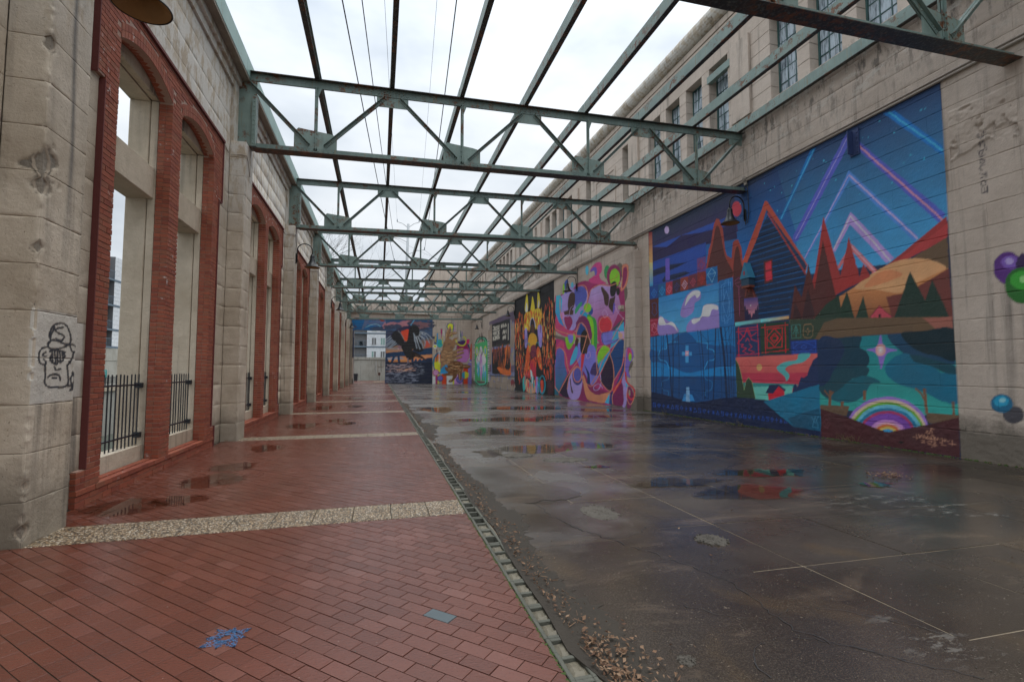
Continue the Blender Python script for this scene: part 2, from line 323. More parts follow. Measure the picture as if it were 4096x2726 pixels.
# ---------------------------------------------------------------- painted art, in wall centimetres (u along the wall, v up)
ART = """
@R
p 28,42,68 0 700 -20 1833 -20 1833 757 700 757
g 26,48,88/58,138,208 0 1138 765 702 752 697 467 814 400 1042 419 1125 505
g 27,49,88/29,102,168 0 1452 710 1131 752 1069 531 1078 444 1273 468 1457 538
b 58,160,216 90,0.018,0.016 1453 699 1132 743 704 746 711 539 1065 625 1454 613
g 28,42,64/58,44,90 0 1804 749 1483 751 1309 747 1296 609 1488 609 1806 636
p 38,68,143 0 1804 683 1486 674 1303 670 1304 637 1486 656 1580 675 1696 656
p 36,30,68 0 1804 682 1696 656 1600 677 1486 656 1304 634 1300 585 1488 609 1806 611
p 34,65,140 0 1801 619 1456 613 1457 504 1804 516
p 27,36,64 0 1802 582 1692 582 1562 566 1618 560 1704 556 1803 555
p 27,36,64 0 1734 528 1716 540 1578 533 1549 522 1640 515 1729 518
p 94,79,168 0 1708 612 1680 608 1680 519 1710 521
p 168,148,216 0 1679 721 1680 716 1682 713 1686 710 1690 709 1695 710 1700 712 1704 715 1708 720 1710 725 1711 730 1710 735 1707 738 1704 741 1699 742 1694 741 1689 739 1685 736 1682 731 1680 726
g 138,47,60/216,149,92 0 1831 755 1803 748 1803 616 1831 622
g 216,176,112/42,134,192 0 1831 622 1803 616 1804 516 1830 518
p 18,96,159 0 1015 753 998 752 1116 593 1128 597
l 58,146,204 3.1,1.18 1006 749 1121 597
p 15,98,166 0 820 752 794 745 704 623 703 601
l 58,154,208 3.1,0.91 806 747 704 613
p 74,82,168 0 910 749 897 734 900 725 1067 517 1083 521 1082 535 920 739
l 143,134,200 2.1,1.11 908 738 1074 524
p 74,82,168 0 910 751 895 733 704 479 718 465 904 723
l 207,127,140 3.6,0.95 907 739 709 467
p 69,118,184 0 909 654 903 634 1038 466 1051 464 980 554
l 168,148,208 2.1,1.1 909 643 1045 465
p 69,118,184 0 909 654 758 448 766 438 912 634
l 183,154,212 2.6,0.98 908 641 760 443
p 154,128,200 0 909 549 902 532 955 459 962 465
p 154,128,200 0 909 549 810 411 828 404 917 526
l 201,184,224 2.4,1.07 910 538 958 468
l 201,184,224 2.6,1.01 909 537 819 407
p 208,100,104 0 911 471 848 389 859 385 912 455
p 208,100,104 0 911 471 907 456 946 414 950 421
l 221,160,176 1.9,1.02 909 462 853 387
p 138,44,44 0 702 474 703 431 747 414 852 382 920 364 959 350 987 337 957 402 932 385 867 381 814 406
p 156,52,52 0 701 459 703 431 747 414 852 382 920 364 814 399
p 90,70,50 0 703 431 704 365 749 380 815 386 780 400
g 181,120,72/90,44,34 0 908 361 786 355 704 367 701 262 1033 290 988 329
p 98,48,42 0 787 329 704 366 701 262 820 274 832 327
s 207,138,96 0 907 359 859 387 807 403 761 400 730 387 708 368 735 358 770 346 804 331 853 347
s 184,117,78 0 851 384 822 387 795 371 830 360 883 357
p 26,46,38 0 817 276 778 375 751 307 736 349 707 267
p 28,50,38 0 1031 289 1007 315 976 338 950 349 945 317 927 355 909 283
p 28,50,38 0 908 283 886 337 875 280
p 168,63,76 0 874 280 849 310 818 276
l 90,34,48 1.5,1.0 875 281 849 309 818 277
p 58,22,32 0 852 290 846 289 847 278 852 278
p 140,44,42 0 1029 386 1016 418 984 561 943 395 916 488 893 383 882 414 866 380 955 352 988 329
p 138,58,48 0 1458 519 1452 543 1442 581 1427 606 1411 666 1397 681 1383 675 1366 636 1357 560 1349 540 1328 527 1320 578 1310 583 1295 581 1282 550 1278 500 1252 459 1261 420 1460 453
s 76,36,34 0 1452 512 1438 551 1419 598 1404 647 1390 654 1378 629 1365 562 1351 526 1323 478 1354 457 1451 474
s 76,36,34 0 1320 472 1314 534 1303 561 1293 550 1285 502 1274 463
p 160,68,52 0 1282 501 1179 669 1171 666 1037 444 1050 416 1057 430 1175 638 1251 494 1274 473
p 22,48,78 0 1176 644 1040 442 1052 423 1171 627
p 15,36,64 0 1171 622 1045 424 1053 386 1100 362 1104 310 1222 310 1219 379 1261 420 1271 481 1188 603
h 15,79,134 0.165,0.022 1171 622 1045 424 1053 386 1100 362 1104 310 1222 310 1219 379 1261 420 1271 481 1188 603
l 143,52,46 4.1,1.22 1169 627 1046 422
p 80,30,32 0 1192 486 1158 486 1159 421 1191 419
p 196,42,60 0 1185 481 1162 482 1162 458 1185 458
p 196,42,60 0 1185 453 1162 454 1161 427 1185 426
p 176,56,72 0 1277 676 1278 669 1282 663 1287 659 1293 657 1299 658 1306 661 1312 667 1317 674 1320 682 1320 690 1319 698 1315 704 1310 708 1304 709 1297 708 1291 705 1285 699 1281 692 1278 684
p 74,34,32 0 1103 294 1082 399 1060 358 1035 446 1019 374 988 500 957 344 988 329 1031 289
p 51,26,30 0 1094 295 1083 350 1062 301 1040 380 1021 308 1033 290
p 74,34,32 0 1271 473 1219 379 1222 301 1326 305 1324 452
p 74,34,32 0 1323 478 1259 465 1254 419 1324 431
p 20,63,128 0 1831 515 1765 514 1767 459 1832 461
p 18,80,127 0 1763 515 1710 513 1712 459 1765 460
p 140,44,60 0 1708 514 1663 512 1665 459 1710 461
p 58,37,48 0 1661 513 1612 513 1614 461 1662 460
p 124,50,40 0 1610 513 1560 512 1562 461 1612 463
p 92,40,54 0 1558 513 1510 513 1512 461 1560 463
p 110,40,38 0 1508 514 1460 512 1462 460 1510 463
l 42,112,184 2.0,1.82 1818 484 1797 501 1776 483 1798 465 1818 484
l 42,112,184 1.7,1.82 1806 484 1797 491 1789 482 1797 475 1806 484
l 42,128,184 2.0,1.76 1756 484 1736 501 1717 483 1737 466 1756 484
l 42,128,184 1.6,1.76 1744 485 1736 491 1728 482 1736 476 1744 485
l 192,96,112 1.9,1.72 1704 483 1685 499 1667 482 1686 466 1704 483
l 192,96,112 1.6,1.72 1693 484 1685 491 1677 482 1685 475 1693 484
l 44,58,106 1.9,1.68 1654 484 1635 500 1618 484 1637 468 1654 484
l 44,58,106 1.6,1.68 1643 485 1636 491 1629 483 1636 476 1643 485
l 201,160,184 1.8,1.63 1602 484 1584 500 1568 484 1585 468 1602 484
l 201,160,184 1.5,1.63 1592 485 1585 491 1578 483 1585 477 1592 485
l 160,64,80 1.8,1.59 1550 484 1533 499 1518 483 1534 469 1550 484
l 160,64,80 1.5,1.59 1540 485 1534 491 1527 483 1534 477 1540 485
l 160,48,48 1.7,1.55 1499 485 1483 499 1469 484 1484 469 1499 485
l 160,48,48 1.4,1.54 1490 485 1483 491 1478 483 1484 477 1490 485
p 90,58,112 0 1508 566 1458 564 1458 515 1508 514
l 140,48,56 1.7,1.54 1490 554 1490 546 1500 545 1500 536 1489 534 1489 523 1477 523 1477 532 1468 533 1467 542 1478 544 1478 553 1490 554
p 15,90,146 0 1458 520 1399 517 1399 457 1458 461
l 106,156,204 1.7,1.5 1450 497 1428 514 1408 495 1427 465 1450 497 1408 495
p 74,36,38 0 1833 461 1764 458 1764 375 1833 378
l 58,74,120 1.8,1.82 1815 441 1795 444 1777 433 1785 416 1775 399 1797 387 1817 404 1807 418 1815 441
p 140,32,56 0 1833 378 1764 375 1763 304 1832 301
l 192,106,128 1.8,1.82 1818 352 1798 357 1777 346 1777 325 1799 316 1819 326 1818 352 1777 325 1798 357 1819 326
l 192,106,128 1.5,1.82 1827 370 1768 369
l 192,106,128 1.5,1.82 1826 307 1770 310
g 42,116,172/74,146,196 0 1763 459 1394 458 1398 303 1765 303
s 130,112,172 0 1616 376 1585 430 1541 453 1495 445 1492 416 1525 405 1531 382 1552 366 1592 358
s 130,112,172 0 1763 380 1726 370 1696 356 1672 350 1651 337 1631 305 1765 304
s 130,112,172 0 1576 303 1575 328 1540 351 1495 352 1477 388 1446 392 1405 382 1398 366 1399 303 1529 301
s 201,184,218 0 1586 402 1572 433 1536 451 1499 447 1493 432 1512 422 1524 434 1550 427 1564 418
s 201,184,218 0 1763 374 1736 376 1712 348 1677 351 1651 337 1635 308 1658 329 1697 341 1732 342 1764 347
s 201,184,218 0 1545 346 1495 352 1476 388 1438 390 1404 379 1402 366 1431 370 1447 347 1486 351 1503 337 1537 329
p 28,92,148 0 1394 463 1325 465 1324 303 1397 302
l 74,134,188 1.2,1.44 1381 447 1363 449 1363 458 1345 459 1346 450 1336 449 1337 330 1354 327 1354 315 1370 314 1369 325 1382 325 1381 447
l 74,134,188 1.2,1.44 1371 438 1363 442 1363 452 1346 452 1346 443 1345 444 1346 338 1354 334 1354 322 1369 321 1369 331 1372 331 1371 438
l 74,134,188 1.2,1.44 1378 383 1357 424 1342 383 1360 337 1378 383 1342 383
p 68,34,44 0 1323 464 1273 462 1275 314 1321 303
l 138,68,104 1.4,1.39 1298 433 1299 331
l 138,68,104 1.2,1.38 1316 450 1297 457 1280 441 1297 423 1316 441 1280 441
l 138,68,104 1.2,1.38 1297 391 1289 395
p 124,58,48 0 1274 390 1264 427 1257 408 1247 429 1230 383
p 76,38,36 0 1272 389 1263 418 1256 401 1246 423 1234 384
g 58,58,124/196,116,112 0 1278 386 1219 382 1218 316 1276 315
p 30,28,60 0 1278 386 1279 358 1273 364 1268 348 1263 352 1258 333 1252 338 1247 322 1241 336 1235 333 1231 348 1226 343 1222 358 1219 355 1218 315 1276 315
p 216,200,176 0 1247 360 1247 360 1248 359 1248 359 1249 359 1250 359 1250 359 1251 359 1252 360 1252 360 1252 361 1252 361 1251 362 1251 362 1250 362 1249 362 1249 362 1248 362 1248 361 1247 361
G 90,180,216/122,52,38 0 1321 314 1105 313 1105 304 1321 302
G 90,180,216/200,138,88 0 1210 313 1105 313 1105 304 1210 303
p 92,72,52 0 1104 303 702 268 701 243 1008 241 1101 245
p 44,58,44 0 1103 302 954 290 995 283 1023 242 1101 245
p 138,84,72 0 758 271 702 267 702 245 734 246
g 15,100,158/20,120,180 0 1831 300 1321 303 1323 67 1828 57
s 14,74,128 0 1831 246 1757 237 1655 284 1576 301 1506 259 1407 244 1324 235 1325 179 1409 170 1494 158 1586 150 1678 172 1758 190 1830 197
p 14,63,112 0 1832 133 1324 140 1324 67 1414 59 1539 40 1672 54 1830 57
m 47,134,188 3.0,1.53 1521 262 1499 261 1460 254 1461 236 1428 227 1425 198 1458 191 1472 176 1485 158
m 36,106,156 2.0,1.54 1477 69 1477 84 1446 92 1441 119 1471 126 1482 139 1494 155
m 47,134,188 3.4,1.74 1637 269 1664 270 1712 267 1713 247 1759 240 1766 205 1720 195 1704 178 1689 158
m 36,106,156 2.3,1.75 1706 57 1706 75 1746 81 1750 112 1709 121 1694 137 1679 155
p 58,134,188 0 1610 229 1549 227 1549 214 1611 215
p 58,134,188 0 1587 253 1568 252 1570 187 1589 188
p 208,138,160 0 1589 232 1568 231 1568 213 1590 214
p 224,184,200 0 1583 226 1573 226 1573 219 1584 219
p 42,120,180 0 1602 69 1554 71 1538 46 1617 41
p 106,148,204 0 1588 96 1569 97 1567 41 1592 40
l 12,36,68 3.0,1.83 1811 300 1809 179 1815 37
l 12,36,68 4.2,1.82 1787 300 1788 180 1797 38
l 12,36,68 1.8,1.78 1749 302 1747 184 1753 41
l 12,36,68 2.3,1.77 1734 301 1737 184 1748 41
l 12,36,68 4.6,1.73 1708 302 1692 186 1682 45
l 12,36,68 3.9,1.71 1667 301 1669 188 1677 45
l 12,36,68 2.2,1.68 1631 302 1629 191 1635 48
l 12,36,68 1.5,1.57 1513 304 1500 199 1493 56
l 12,36,68 2.6,1.55 1496 302 1486 199 1481 57
l 12,36,68 2.0,1.53 1457 303 1456 202 1462 58
l 12,36,68 3.9,1.5 1415 302 1422 204 1436 59
l 12,36,68 7.2,1.46 1390 302 1376 205 1368 63
l 12,36,68 2.4,1.44 1369 302 1360 206 1357 64
l 12,36,68 1.4,1.43 1351 303 1345 208 1344 65
l 12,36,68 1.4,1.43 1338 302 1345 208 1357 64
l 12,36,68 1.5,1.47 1404 303 1395 204 1392 62
l 12,36,68 1.4,1.42 1329 302 1330 208 1336 65
l 12,36,68 0.9,1.55 1513 304 1451 256
l 12,36,68 0.9,1.46 1348 303 1407 229
l 12,36,68 1.1,1.78 1708 302 1802 173
l 12,36,68 0.9,1.44 1335 292 1379 209
l 12,36,68 1.0,1.69 1631 299 1667 217
l 12,36,68 1.1,1.78 1734 301 1769 196
p 14,28,60 0 1830 67 1742 61 1672 54 1608 41 1539 40 1413 62 1324 74 1261 76 1215 67 1177 47 1131 26 1102 5 1020 1 1016 -14 1831 -14
l 28,74,160 1.6,1.84 1818 23 1800 24 1801 7 1818 6 1818 23 1801 7
l 28,74,160 1.5,1.81 1786 14 1775 23 1764 16 1775 7 1786 14 1764 16
l 28,74,160 1.5,1.78 1742 23 1742 7 1742 15 1752 14 1732 16
l 28,74,160 1.5,1.75 1719 20 1701 10 1710 15 1701 22 1719 9 1710 15 1710 23 1710 7
l 28,74,160 1.5,1.73 1689 8 1679 23 1670 9 1689 8
l 28,74,160 1.4,1.7 1656 23 1641 24 1642 8 1657 7 1656 23 1642 8
l 28,74,160 1.4,1.67 1629 15 1620 23 1611 16 1620 8 1629 15 1611 16
l 28,74,160 1.4,1.65 1591 23 1592 8 1592 15 1601 15 1583 16
l 28,74,160 1.4,1.62 1572 20 1557 11 1564 15 1556 21 1572 10 1564 15 1564 23 1564 8
l 28,74,160 1.4,1.6 1546 7 1537 22 1529 9 1546 7
l 28,74,160 1.3,1.58 1518 21 1505 22 1505 8 1518 7 1518 21 1505 8
l 28,74,160 1.3,1.56 1494 14 1486 22 1479 15 1487 7 1494 14 1479 15
l 28,74,160 1.3,1.53 1462 22 1462 8 1462 15 1470 14 1454 15
l 28,74,160 1.3,1.51 1445 19 1432 10 1438 15 1431 20 1445 9 1438 15 1438 21 1438 8
l 28,74,160 1.3,1.5 1422 8 1415 21 1408 9 1422 8
l 28,74,160 1.2,1.47 1398 21 1386 22 1387 8 1398 7 1398 21 1387 8
l 28,74,160 1.2,1.46 1377 14 1370 21 1363 15 1371 8 1377 14 1363 15
l 28,74,160 1.2,1.44 1349 21 1349 8 1349 15 1356 14 1342 15
l 28,74,160 1.2,1.42 1334 19 1322 11 1328 15 1322 20 1334 10 1328 15 1328 21 1328 8
l 28,74,160 1.2,1.4 1314 9 1307 21 1302 10 1314 9
l 28,74,160 1.2,1.38 1293 21 1283 22 1283 9 1293 8 1293 21 1283 9
l 28,74,160 1.2,1.37 1275 14 1268 21 1262 15 1269 9 1275 14 1262 15
l 28,74,160 1.1,1.35 1249 21 1250 9 1250 15 1255 14 1244 15
l 28,74,160 1.1,1.33 1236 19 1226 11 1231 15 1226 20 1236 10 1231 15 1231 21 1231 9
l 28,74,160 1.1,1.32 1219 9 1213 21 1208 10 1219 9
l 28,74,160 1.1,1.3 1200 21 1191 21 1191 10 1200 9 1200 21 1191 10
l 28,74,160 1.1,1.29 1184 15 1178 21 1173 16 1178 9 1184 15 1173 16
l 28,74,160 1.1,1.27 1161 21 1162 9 1161 15 1167 15 1156 16
l 28,74,160 1.1,1.26 1150 19 1141 12 1145 15 1140 20 1150 11 1145 15 1145 21 1145 9
l 28,74,160 1.1,1.25 1134 10 1129 21 1124 11 1134 10
p 28,44,84 0 1318 302 1219 300 1219 205 1319 201
p 28,52,40 0 1214 301 1106 297 1108 207 1213 207
l 176,32,56 2.3,1.36 1309 292 1226 292
l 176,32,56 2.3,1.36 1314 283 1222 283
l 176,32,56 2.3,1.39 1305 297 1307 202
l 176,32,56 2.2,1.32 1224 298 1223 204
l 176,32,56 2.3,1.36 1301 280 1281 265 1267 293 1250 265 1229 275
l 176,32,56 2.3,1.36 1310 248 1294 257 1268 284 1248 254 1227 248
l 176,32,56 2.3,1.38 1310 244 1285 240 1295 234 1273 228 1289 220 1268 212
l 176,32,56 2.2,1.35 1260 241 1249 232 1264 223 1240 216 1256 210
l 176,32,56 2.2,1.36 1315 207 1220 209
l 176,32,56 2.3,1.36 1275 251 1268 260 1260 250
l 176,28,40 2.5,1.27 1208 288 1110 287
l 176,28,40 2.5,1.27 1209 212 1110 217
l 176,28,40 2.6,1.3 1195 296 1195 210
l 176,28,40 2.4,1.23 1119 295 1121 209
l 176,28,40 2.5,1.27 1190 255 1159 282 1132 254 1160 227 1190 255
l 176,28,40 2.5,1.27 1176 254 1159 267 1144 253 1160 238 1176 254
l 176,28,40 2.5,1.27 1168 260 1149 258 1150 246 1169 247 1168 260
l 176,28,40 2.5,1.27 1186 282 1189 225 1133 226 1130 281 1186 282
l 58,122,116 1.2,1.2 1097 285 1068 284 1068 248 1098 248 1097 285
l 58,122,116 1.2,1.2 1083 282 1091 270 1086 270 1094 261 1074 260 1080 270 1076 270 1083 282 1083 252
l 138,106,76 1.2,1.17 1055 283 1034 283 1028 276 1030 252 1036 247 1055 248 1060 254 1058 278 1055 283
l 138,106,76 1.2,1.17 1044 274 1041 266 1034 264 1041 262 1045 254 1047 262 1054 265 1047 267 1044 274
p 20,47,112 0 1102 241 1018 241 1018 203 1102 202
l 40,80,168 1.2,1.19 1095 237 1022 236 1022 208 1094 206 1095 237
m 40,80,168 1.2,1.18 1093 221 1076 232 1059 234 1041 230 1024 221 1042 214 1060 211 1079 214 1093 221
m 40,80,168 1.2,1.18 1069 223 1059 228 1051 222 1060 217 1069 223
g 200,90,84/168,48,64 0 1322 201 1018 204 1020 97 1242 73 1289 115 1313 170
p 168,48,70 0 1303 151 1044 153 1073 121 1287 118
p 208,144,92 0 1210 168 1211 165 1213 162 1216 159 1219 158 1222 157 1226 158 1229 159 1232 162 1233 165 1233 168 1233 171 1231 174 1228 177 1225 178 1221 179 1218 178 1215 177 1212 174 1211 171
l 176,68,68 1.4,1.37 1290 188 1265 192 1256 178 1263 165 1285 163 1299 172 1290 188
l 176,68,68 1.4,1.37 1285 176 1277 184 1268 178 1277 170 1285 176
s 74,154,154 0 1077 203 1039 203 1061 182 1102 175 1125 163 1111 148 1116 132 1142 119 1124 128 1131 144 1151 158 1153 171 1124 183 1085 188
p 42,122,120 0 1290 120 1078 120 1100 109 1287 106
p 90,168,156 0 1287 106 1100 116 1103 96 1189 71 1243 72
p 38,58,40 0 1323 195 1310 179 1300 151 1289 108 1288 97 1278 127 1268 136 1253 123 1241 73 1322 72
l 122,154,96 0.9,1.38 1323 195 1310 179 1300 151 1288 97 1278 127 1268 136 1253 123 1241 73
p 176,28,48 0 1191 90 1149 115 1131 100 1130 87 1189 71
p 24,36,68 0 1201 91 1184 116 1149 118 1125 104 1130 99 1150 113 1172 91
p 22,40,78 0 1102 97 1097 117 1091 121 1084 113 1073 140 1063 139 1052 145 1042 168 1031 186 1015 197 1015 123 1017 112
p 15,100,132 0 1209 65 1015 123 1015 1 1104 4 1146 27
p 12,74,102 0 1121 23 1072 43 1018 61 1015 1 1102 3
l 58,122,152 1.1,1.16 1032 37 1041 10 1023 10 1032 37
l 58,122,152 0.9,1.16 1043 35 1032 20 1022 38
g 21,106,116/42,144,136 0 1011 240 700 242 700 66 1016 59
s 12,50,66 0 1011 239 956 241 896 241 901 216 884 203 878 181 892 164 929 162 960 150 989 131 1016 123
s 18,60,72 0 968 160 929 164 885 167 881 154 897 140 922 139 934 125 963 99 991 87 1012 101 1013 123
s 15,82,96 0 987 91 954 114 930 134 890 147 853 132 877 127 892 103 918 84 948 79 971 81
s 16,40,72 0 1011 239 960 240 942 221 943 203 955 182 976 153 985 135 1016 123
s 15,90,116 0 841 167 824 186 802 197 784 195 746 172 728 154 702 155 700 95 728 96 760 112 782 120 815 129 837 147
s 15,60,72 0 787 198 758 197 737 190 701 166 700 152 723 155 743 166 762 173 779 179
p 22,58,84 0 835 240 803 241 786 213 756 197 701 183 701 170 737 181 770 191 802 198 823 218
s 6,32,40 0 803 242 759 243 700 243 700 180 732 188 761 197 786 213
s 122,96,168 0 849 241 842 214 813 204 837 197 851 161 859 197 884 208 860 214
p 192,138,138 0 838 205 839 201 841 197 844 195 847 193 851 192 854 193 858 195 860 198 862 202 862 206 861 211 859 215 857 218 853 219 849 220 846 219 843 217 840 214 839 210
p 216,160,160 0 843 206 843 203 844 201 846 199 848 198 850 197 853 198 855 199 856 201 857 204 857 206 857 209 856 211 854 213 852 214 850 215 847 214 845 213 844 211 843 208
p 216,200,192 0 847 206 847 205 848 204 848 203 849 203 850 203 851 203 852 203 853 204 853 205 853 206 853 207 852 208 852 209 851 209 850 209 849 209 848 209 848 208 847 207
p 92,72,54 0 1015 69 933 72 942 46 1016 58
p 92,72,54 0 759 71 700 70 700 65 752 48 760 55
l 110,76,56 7.3,1.12 984 104 988 68
l 110,76,56 6.8,1.04 893 108 894 92
l 110,76,56 7.1,1.09 952 78 953 69
l 110,76,56 6.0,0.92 761 118 759 70
l 110,76,56 5.7,0.88 709 94 709 70
l 110,76,56 3.7,1.12 1000 106 987 91 976 104
l 110,76,56 3.7,0.93 778 120 767 109 761 94
p 138,106,180 0 755 23 755 34 757 44 760 54 764 63 770 71 777 79 785 85 795 91 805 95 816 98 828 100 841 100 853 98 866 95 879 91 892 85 904 77 915 69 925 59 933 48 940 36 946 23 949 11 951 -2
p 196,164,140 0 760 23 760 32 762 42 765 51 769 59 774 67 781 74 789 80 797 85 807 89 818 92 829 93 841 93 853 92 865 89 877 85 889 79 900 72 910 64 920 55 928 45 934 34 939 22 942 11 944 -1
p 92,148,40 0 766 22 766 31 767 40 770 48 774 56 779 63 785 70 792 75 801 80 810 83 820 86 830 87 841 87 852 86 864 83 875 79 886 74 896 67 905 60 914 51 921 42 927 32 932 21 935 11 936 0
p 90,164,204 0 770 21 770 30 772 38 774 46 778 53 783 60 789 66 796 71 803 75 812 79 821 81 831 82 841 82 852 80 862 78 873 74 883 69 893 63 901 56 909 48 916 39 922 30 926 20 929 11 930 1
p 20,108,144 0 777 20 777 28 778 35 781 42 784 49 789 55 794 60 800 65 807 68 815 71 824 73 832 74 842 74 851 73 861 70 870 67 879 63 888 57 896 51 903 44 909 36 914 28 918 19 920 10 921 2
p 152,48,88 0 783 20 783 26 785 33 787 39 790 45 794 50 799 55 804 59 811 63 818 65 826 67 834 68 842 67 851 66 859 64 868 61 876 57 883 52 890 47 897 40 902 33 907 26 910 18 912 11 913 3
p 108,60,148 0 789 19 789 25 790 31 792 37 795 42 798 47 803 51 808 55 814 58 820 60 827 61 835 62 842 62 850 60 858 59 865 56 873 52 880 48 886 43 892 37 897 31 901 24 904 18 906 11 907 4
p 176,120,180 0 803 17 803 22 804 26 805 30 807 34 810 37 814 41 817 43 822 45 827 47 832 48 837 48 843 48 849 47 854 46 860 44 865 41 870 38 875 34 879 30 883 25 885 21 888 16 889 11 890 6
p 196,140,154 0 809 16 810 20 810 24 812 27 813 30 816 33 819 36 822 38 826 39 830 41 834 41 839 42 843 41 848 41 853 39 857 38 862 36 866 33 870 30 873 26 876 23 879 19 880 15 882 11 882 7
p 196,96,44 0 814 16 814 19 815 22 816 25 818 27 820 30 822 32 825 34 828 35 832 36 835 37 839 37 843 37 847 36 852 35 856 34 859 32 863 30 866 27 869 24 872 21 874 18 875 14 876 11 877 8
p 208,160,80 0 820 15 820 17 820 20 821 22 823 24 824 26 826 28 829 29 831 30 834 31 837 32 840 32 844 32 847 31 850 30 853 29 857 28 859 26 862 24 864 21 866 19 868 16 869 14 870 11 870 8
p 42,136,180 0 825 14 826 16 826 18 827 20 828 21 829 23 831 24 832 25 834 26 837 26 839 27 841 27 844 27 846 26 849 25 851 25 854 23 856 22 858 21 860 19 861 17 863 15 863 13 864 11 864 9
p 18,64,92 0 835 13 835 14 835 15 836 15 836 16 837 17 838 18 838 18 839 18 841 19 842 19 843 19 844 19 846 19 847 18 848 18 849 17 850 17 851 16 852 15 853 14 853 13 854 12 854 11 854 10
p 64,26,30 0 1014 59 945 45 845 19 756 46 700 66 702 -14 1016 -14
l 90,48,56 0.9,1.13 1008 34 1001 44 991 41 989 21 997 10 1007 14 1008 34
l 90,48,56 0.9,1.13 1004 27 999 35 993 28 998 18 1004 27
l 168,122,98 0.4,0.92 763 28 759 31 758 33 761 32 761 28 759 26 755 29 750 39 753 38 755 27 753 26
l 168,122,98 0.4,0.92 750 33 751 26
l 168,122,98 0.4,0.91 749 36 747 37
l 168,122,98 0.4,0.92 777 24 776 16 774 21 773 16 771 23 769 17 768 20 767 22 768 20 769 16 767 16 765 22 765 15 763 20 762 15 760 21 759 20 760 15 758 15 756 21 756 15 754 16 751 25 753 15 750 15 748 25 750 15 747 15 745 19 746 21 747 18 746 15 743 16 741 20 741 15 739 19 737 16 734 20 731 19 733 15 730 15 728 19 728 14 726 18 724 15 719 17
l 168,122,98 0.4,0.95 789 16 784 16
l 168,122,98 0.4,0.94 782 22 781 12
l 168,122,98 0.4,0.94 778 15 775 15
l 168,122,98 0.4,0.93 772 11 767 12 767 10 772 6 766 7
l 168,122,98 0.4,0.92 760 10 757 12 754 12 752 10 754 8 758 7 761 8 760 10
l 168,122,98 0.4,0.91 750 12 746 13 745 11 749 7 744 8
l 168,122,98 0.4,0.9 737 11 732 13 731 11 735 7 726 7
l 168,122,98 0.4,0.92 759 5 742 5
l 168,122,98 0.4,0.92 753 1 746 2
l 168,122,98 0.4,0.89 714 18 714 8
l 168,122,98 0.4,0.89 720 12 708 11
p 12,8,8 0 810 2 810 0 811 -1 812 -2 813 -2 815 -3 816 -3 817 -2 818 -2 819 -1 819 0 819 1 818 2 817 3 816 4 814 4 813 4 812 4 811 3 810 3
c 0 0 400 -40 700 -40 700 900 400 900
c 0 0 400 757 1900 757 1900 900 400 900
l 58,54,60 2.0,0.81 642 618 642 610 638 607 634 609 633 618
l 58,54,60 2.0,0.81 637 614 637 608
l 58,54,60 2.0,0.81 642 596 634 599
l 58,54,60 2.0,0.81 635 601 631 580
l 58,54,60 2.0,0.81 641 600 639 591
l 58,54,60 2.0,0.81 643 583 635 582 640 571 634 572
l 58,54,60 2.0,0.82 642 580 641 572
l 58,54,60 2.0,0.81 636 564 641 566 641 559 635 557 634 562 638 563
l 58,54,60 2.0,0.81 635 553 641 554 642 548 639 544
l 58,54,60 2.0,0.81 633 538 633 528
l 58,54,60 2.0,0.81 642 539 638 535 633 533
l 58,54,60 2.0,0.81 642 529 637 530
l 58,54,60 2.0,0.81 641 522 637 523 633 518 635 513 640 513 642 519 641 522
l 58,54,60 2.0,0.81 641 510 641 500 632 499 632 510
l 58,54,60 2.0,0.81 637 509 636 500
p 74,30,106 0 588 343 589 335 592 327 597 321 603 318 610 317 617 320 622 326 627 333 630 342 630 352 629 362 625 370 620 375 614 378 607 378 601 375 595 369 591 362 588 353
p 106,74,154 0 593 355 594 351 596 348 599 346 602 345 606 346 610 347 614 349 616 353 618 357 619 361 618 364 616 367 613 370 609 370 605 370 601 369 598 366 595 363 594 359
p 154,138,192 0 600 358 601 356 602 355 603 354 605 353 607 353 608 354 610 355 611 357 612 359 612 360 612 362 611 364 610 365 608 365 606 365 604 364 603 363 601 362 601 360
p 42,20,64 0 587 372 569 350 573 323 594 335 598 354
p 28,90,28 0 565 308 567 298 571 290 577 283 584 280 591 279 599 282 606 287 611 296 614 306 615 316 613 327 609 335 603 342 596 345 588 345 580 342 574 336 569 328 566 318
p 47,138,42 0 572 318 573 313 576 309 580 306 585 304 590 304 596 306 600 309 604 314 607 319 607 325 606 330 603 334 599 337 594 339 588 339 583 337 578 333 575 329 572 324
p 122,176,106 0 580 321 581 319 582 317 583 316 585 316 587 316 589 316 591 318 592 319 593 321 594 324 593 326 592 327 591 329 589 329 587 329 585 329 583 327 581 325 581 323
p 60,58,64 0 599 80 600 75 602 70 606 66 610 64 615 62 620 63 624 65 627 68 629 72 630 77 629 82 626 87 623 91 618 93 613 94 609 94 604 92 601 89 599 85
p 12,88,120 0 613 99 614 93 617 89 621 84 625 82 631 80 636 81 640 83 644 86 646 91 647 96 646 102 643 107 639 111 634 114 629 115 624 114 619 112 616 108 614 104
p 24,134,168 0 620 103 621 99 622 97 625 94 628 93 631 92 635 92 638 93 640 95 641 98 642 101 641 104 639 107 637 110 634 111 630 112 627 112 624 110 622 108 620 106
p 122,176,196 0 624 104 624 103 625 102 626 101 627 100 629 100 630 100 632 101 633 101 633 103 634 104 633 105 632 106 631 107 630 108 629 108 627 108 626 108 625 107 624 106
s 90,80,72 0 2101 675 2060 646 2061 602 2082 610
p 95,85,76 0 2060 639 2062 630 2067 622 2074 617 2084 615 2094 615 2104 619 2113 625 2121 633 2125 642 2127 652 2125 661 2120 669 2112 674 2103 676 2092 676 2082 672 2073 666 2066 658 2062 648
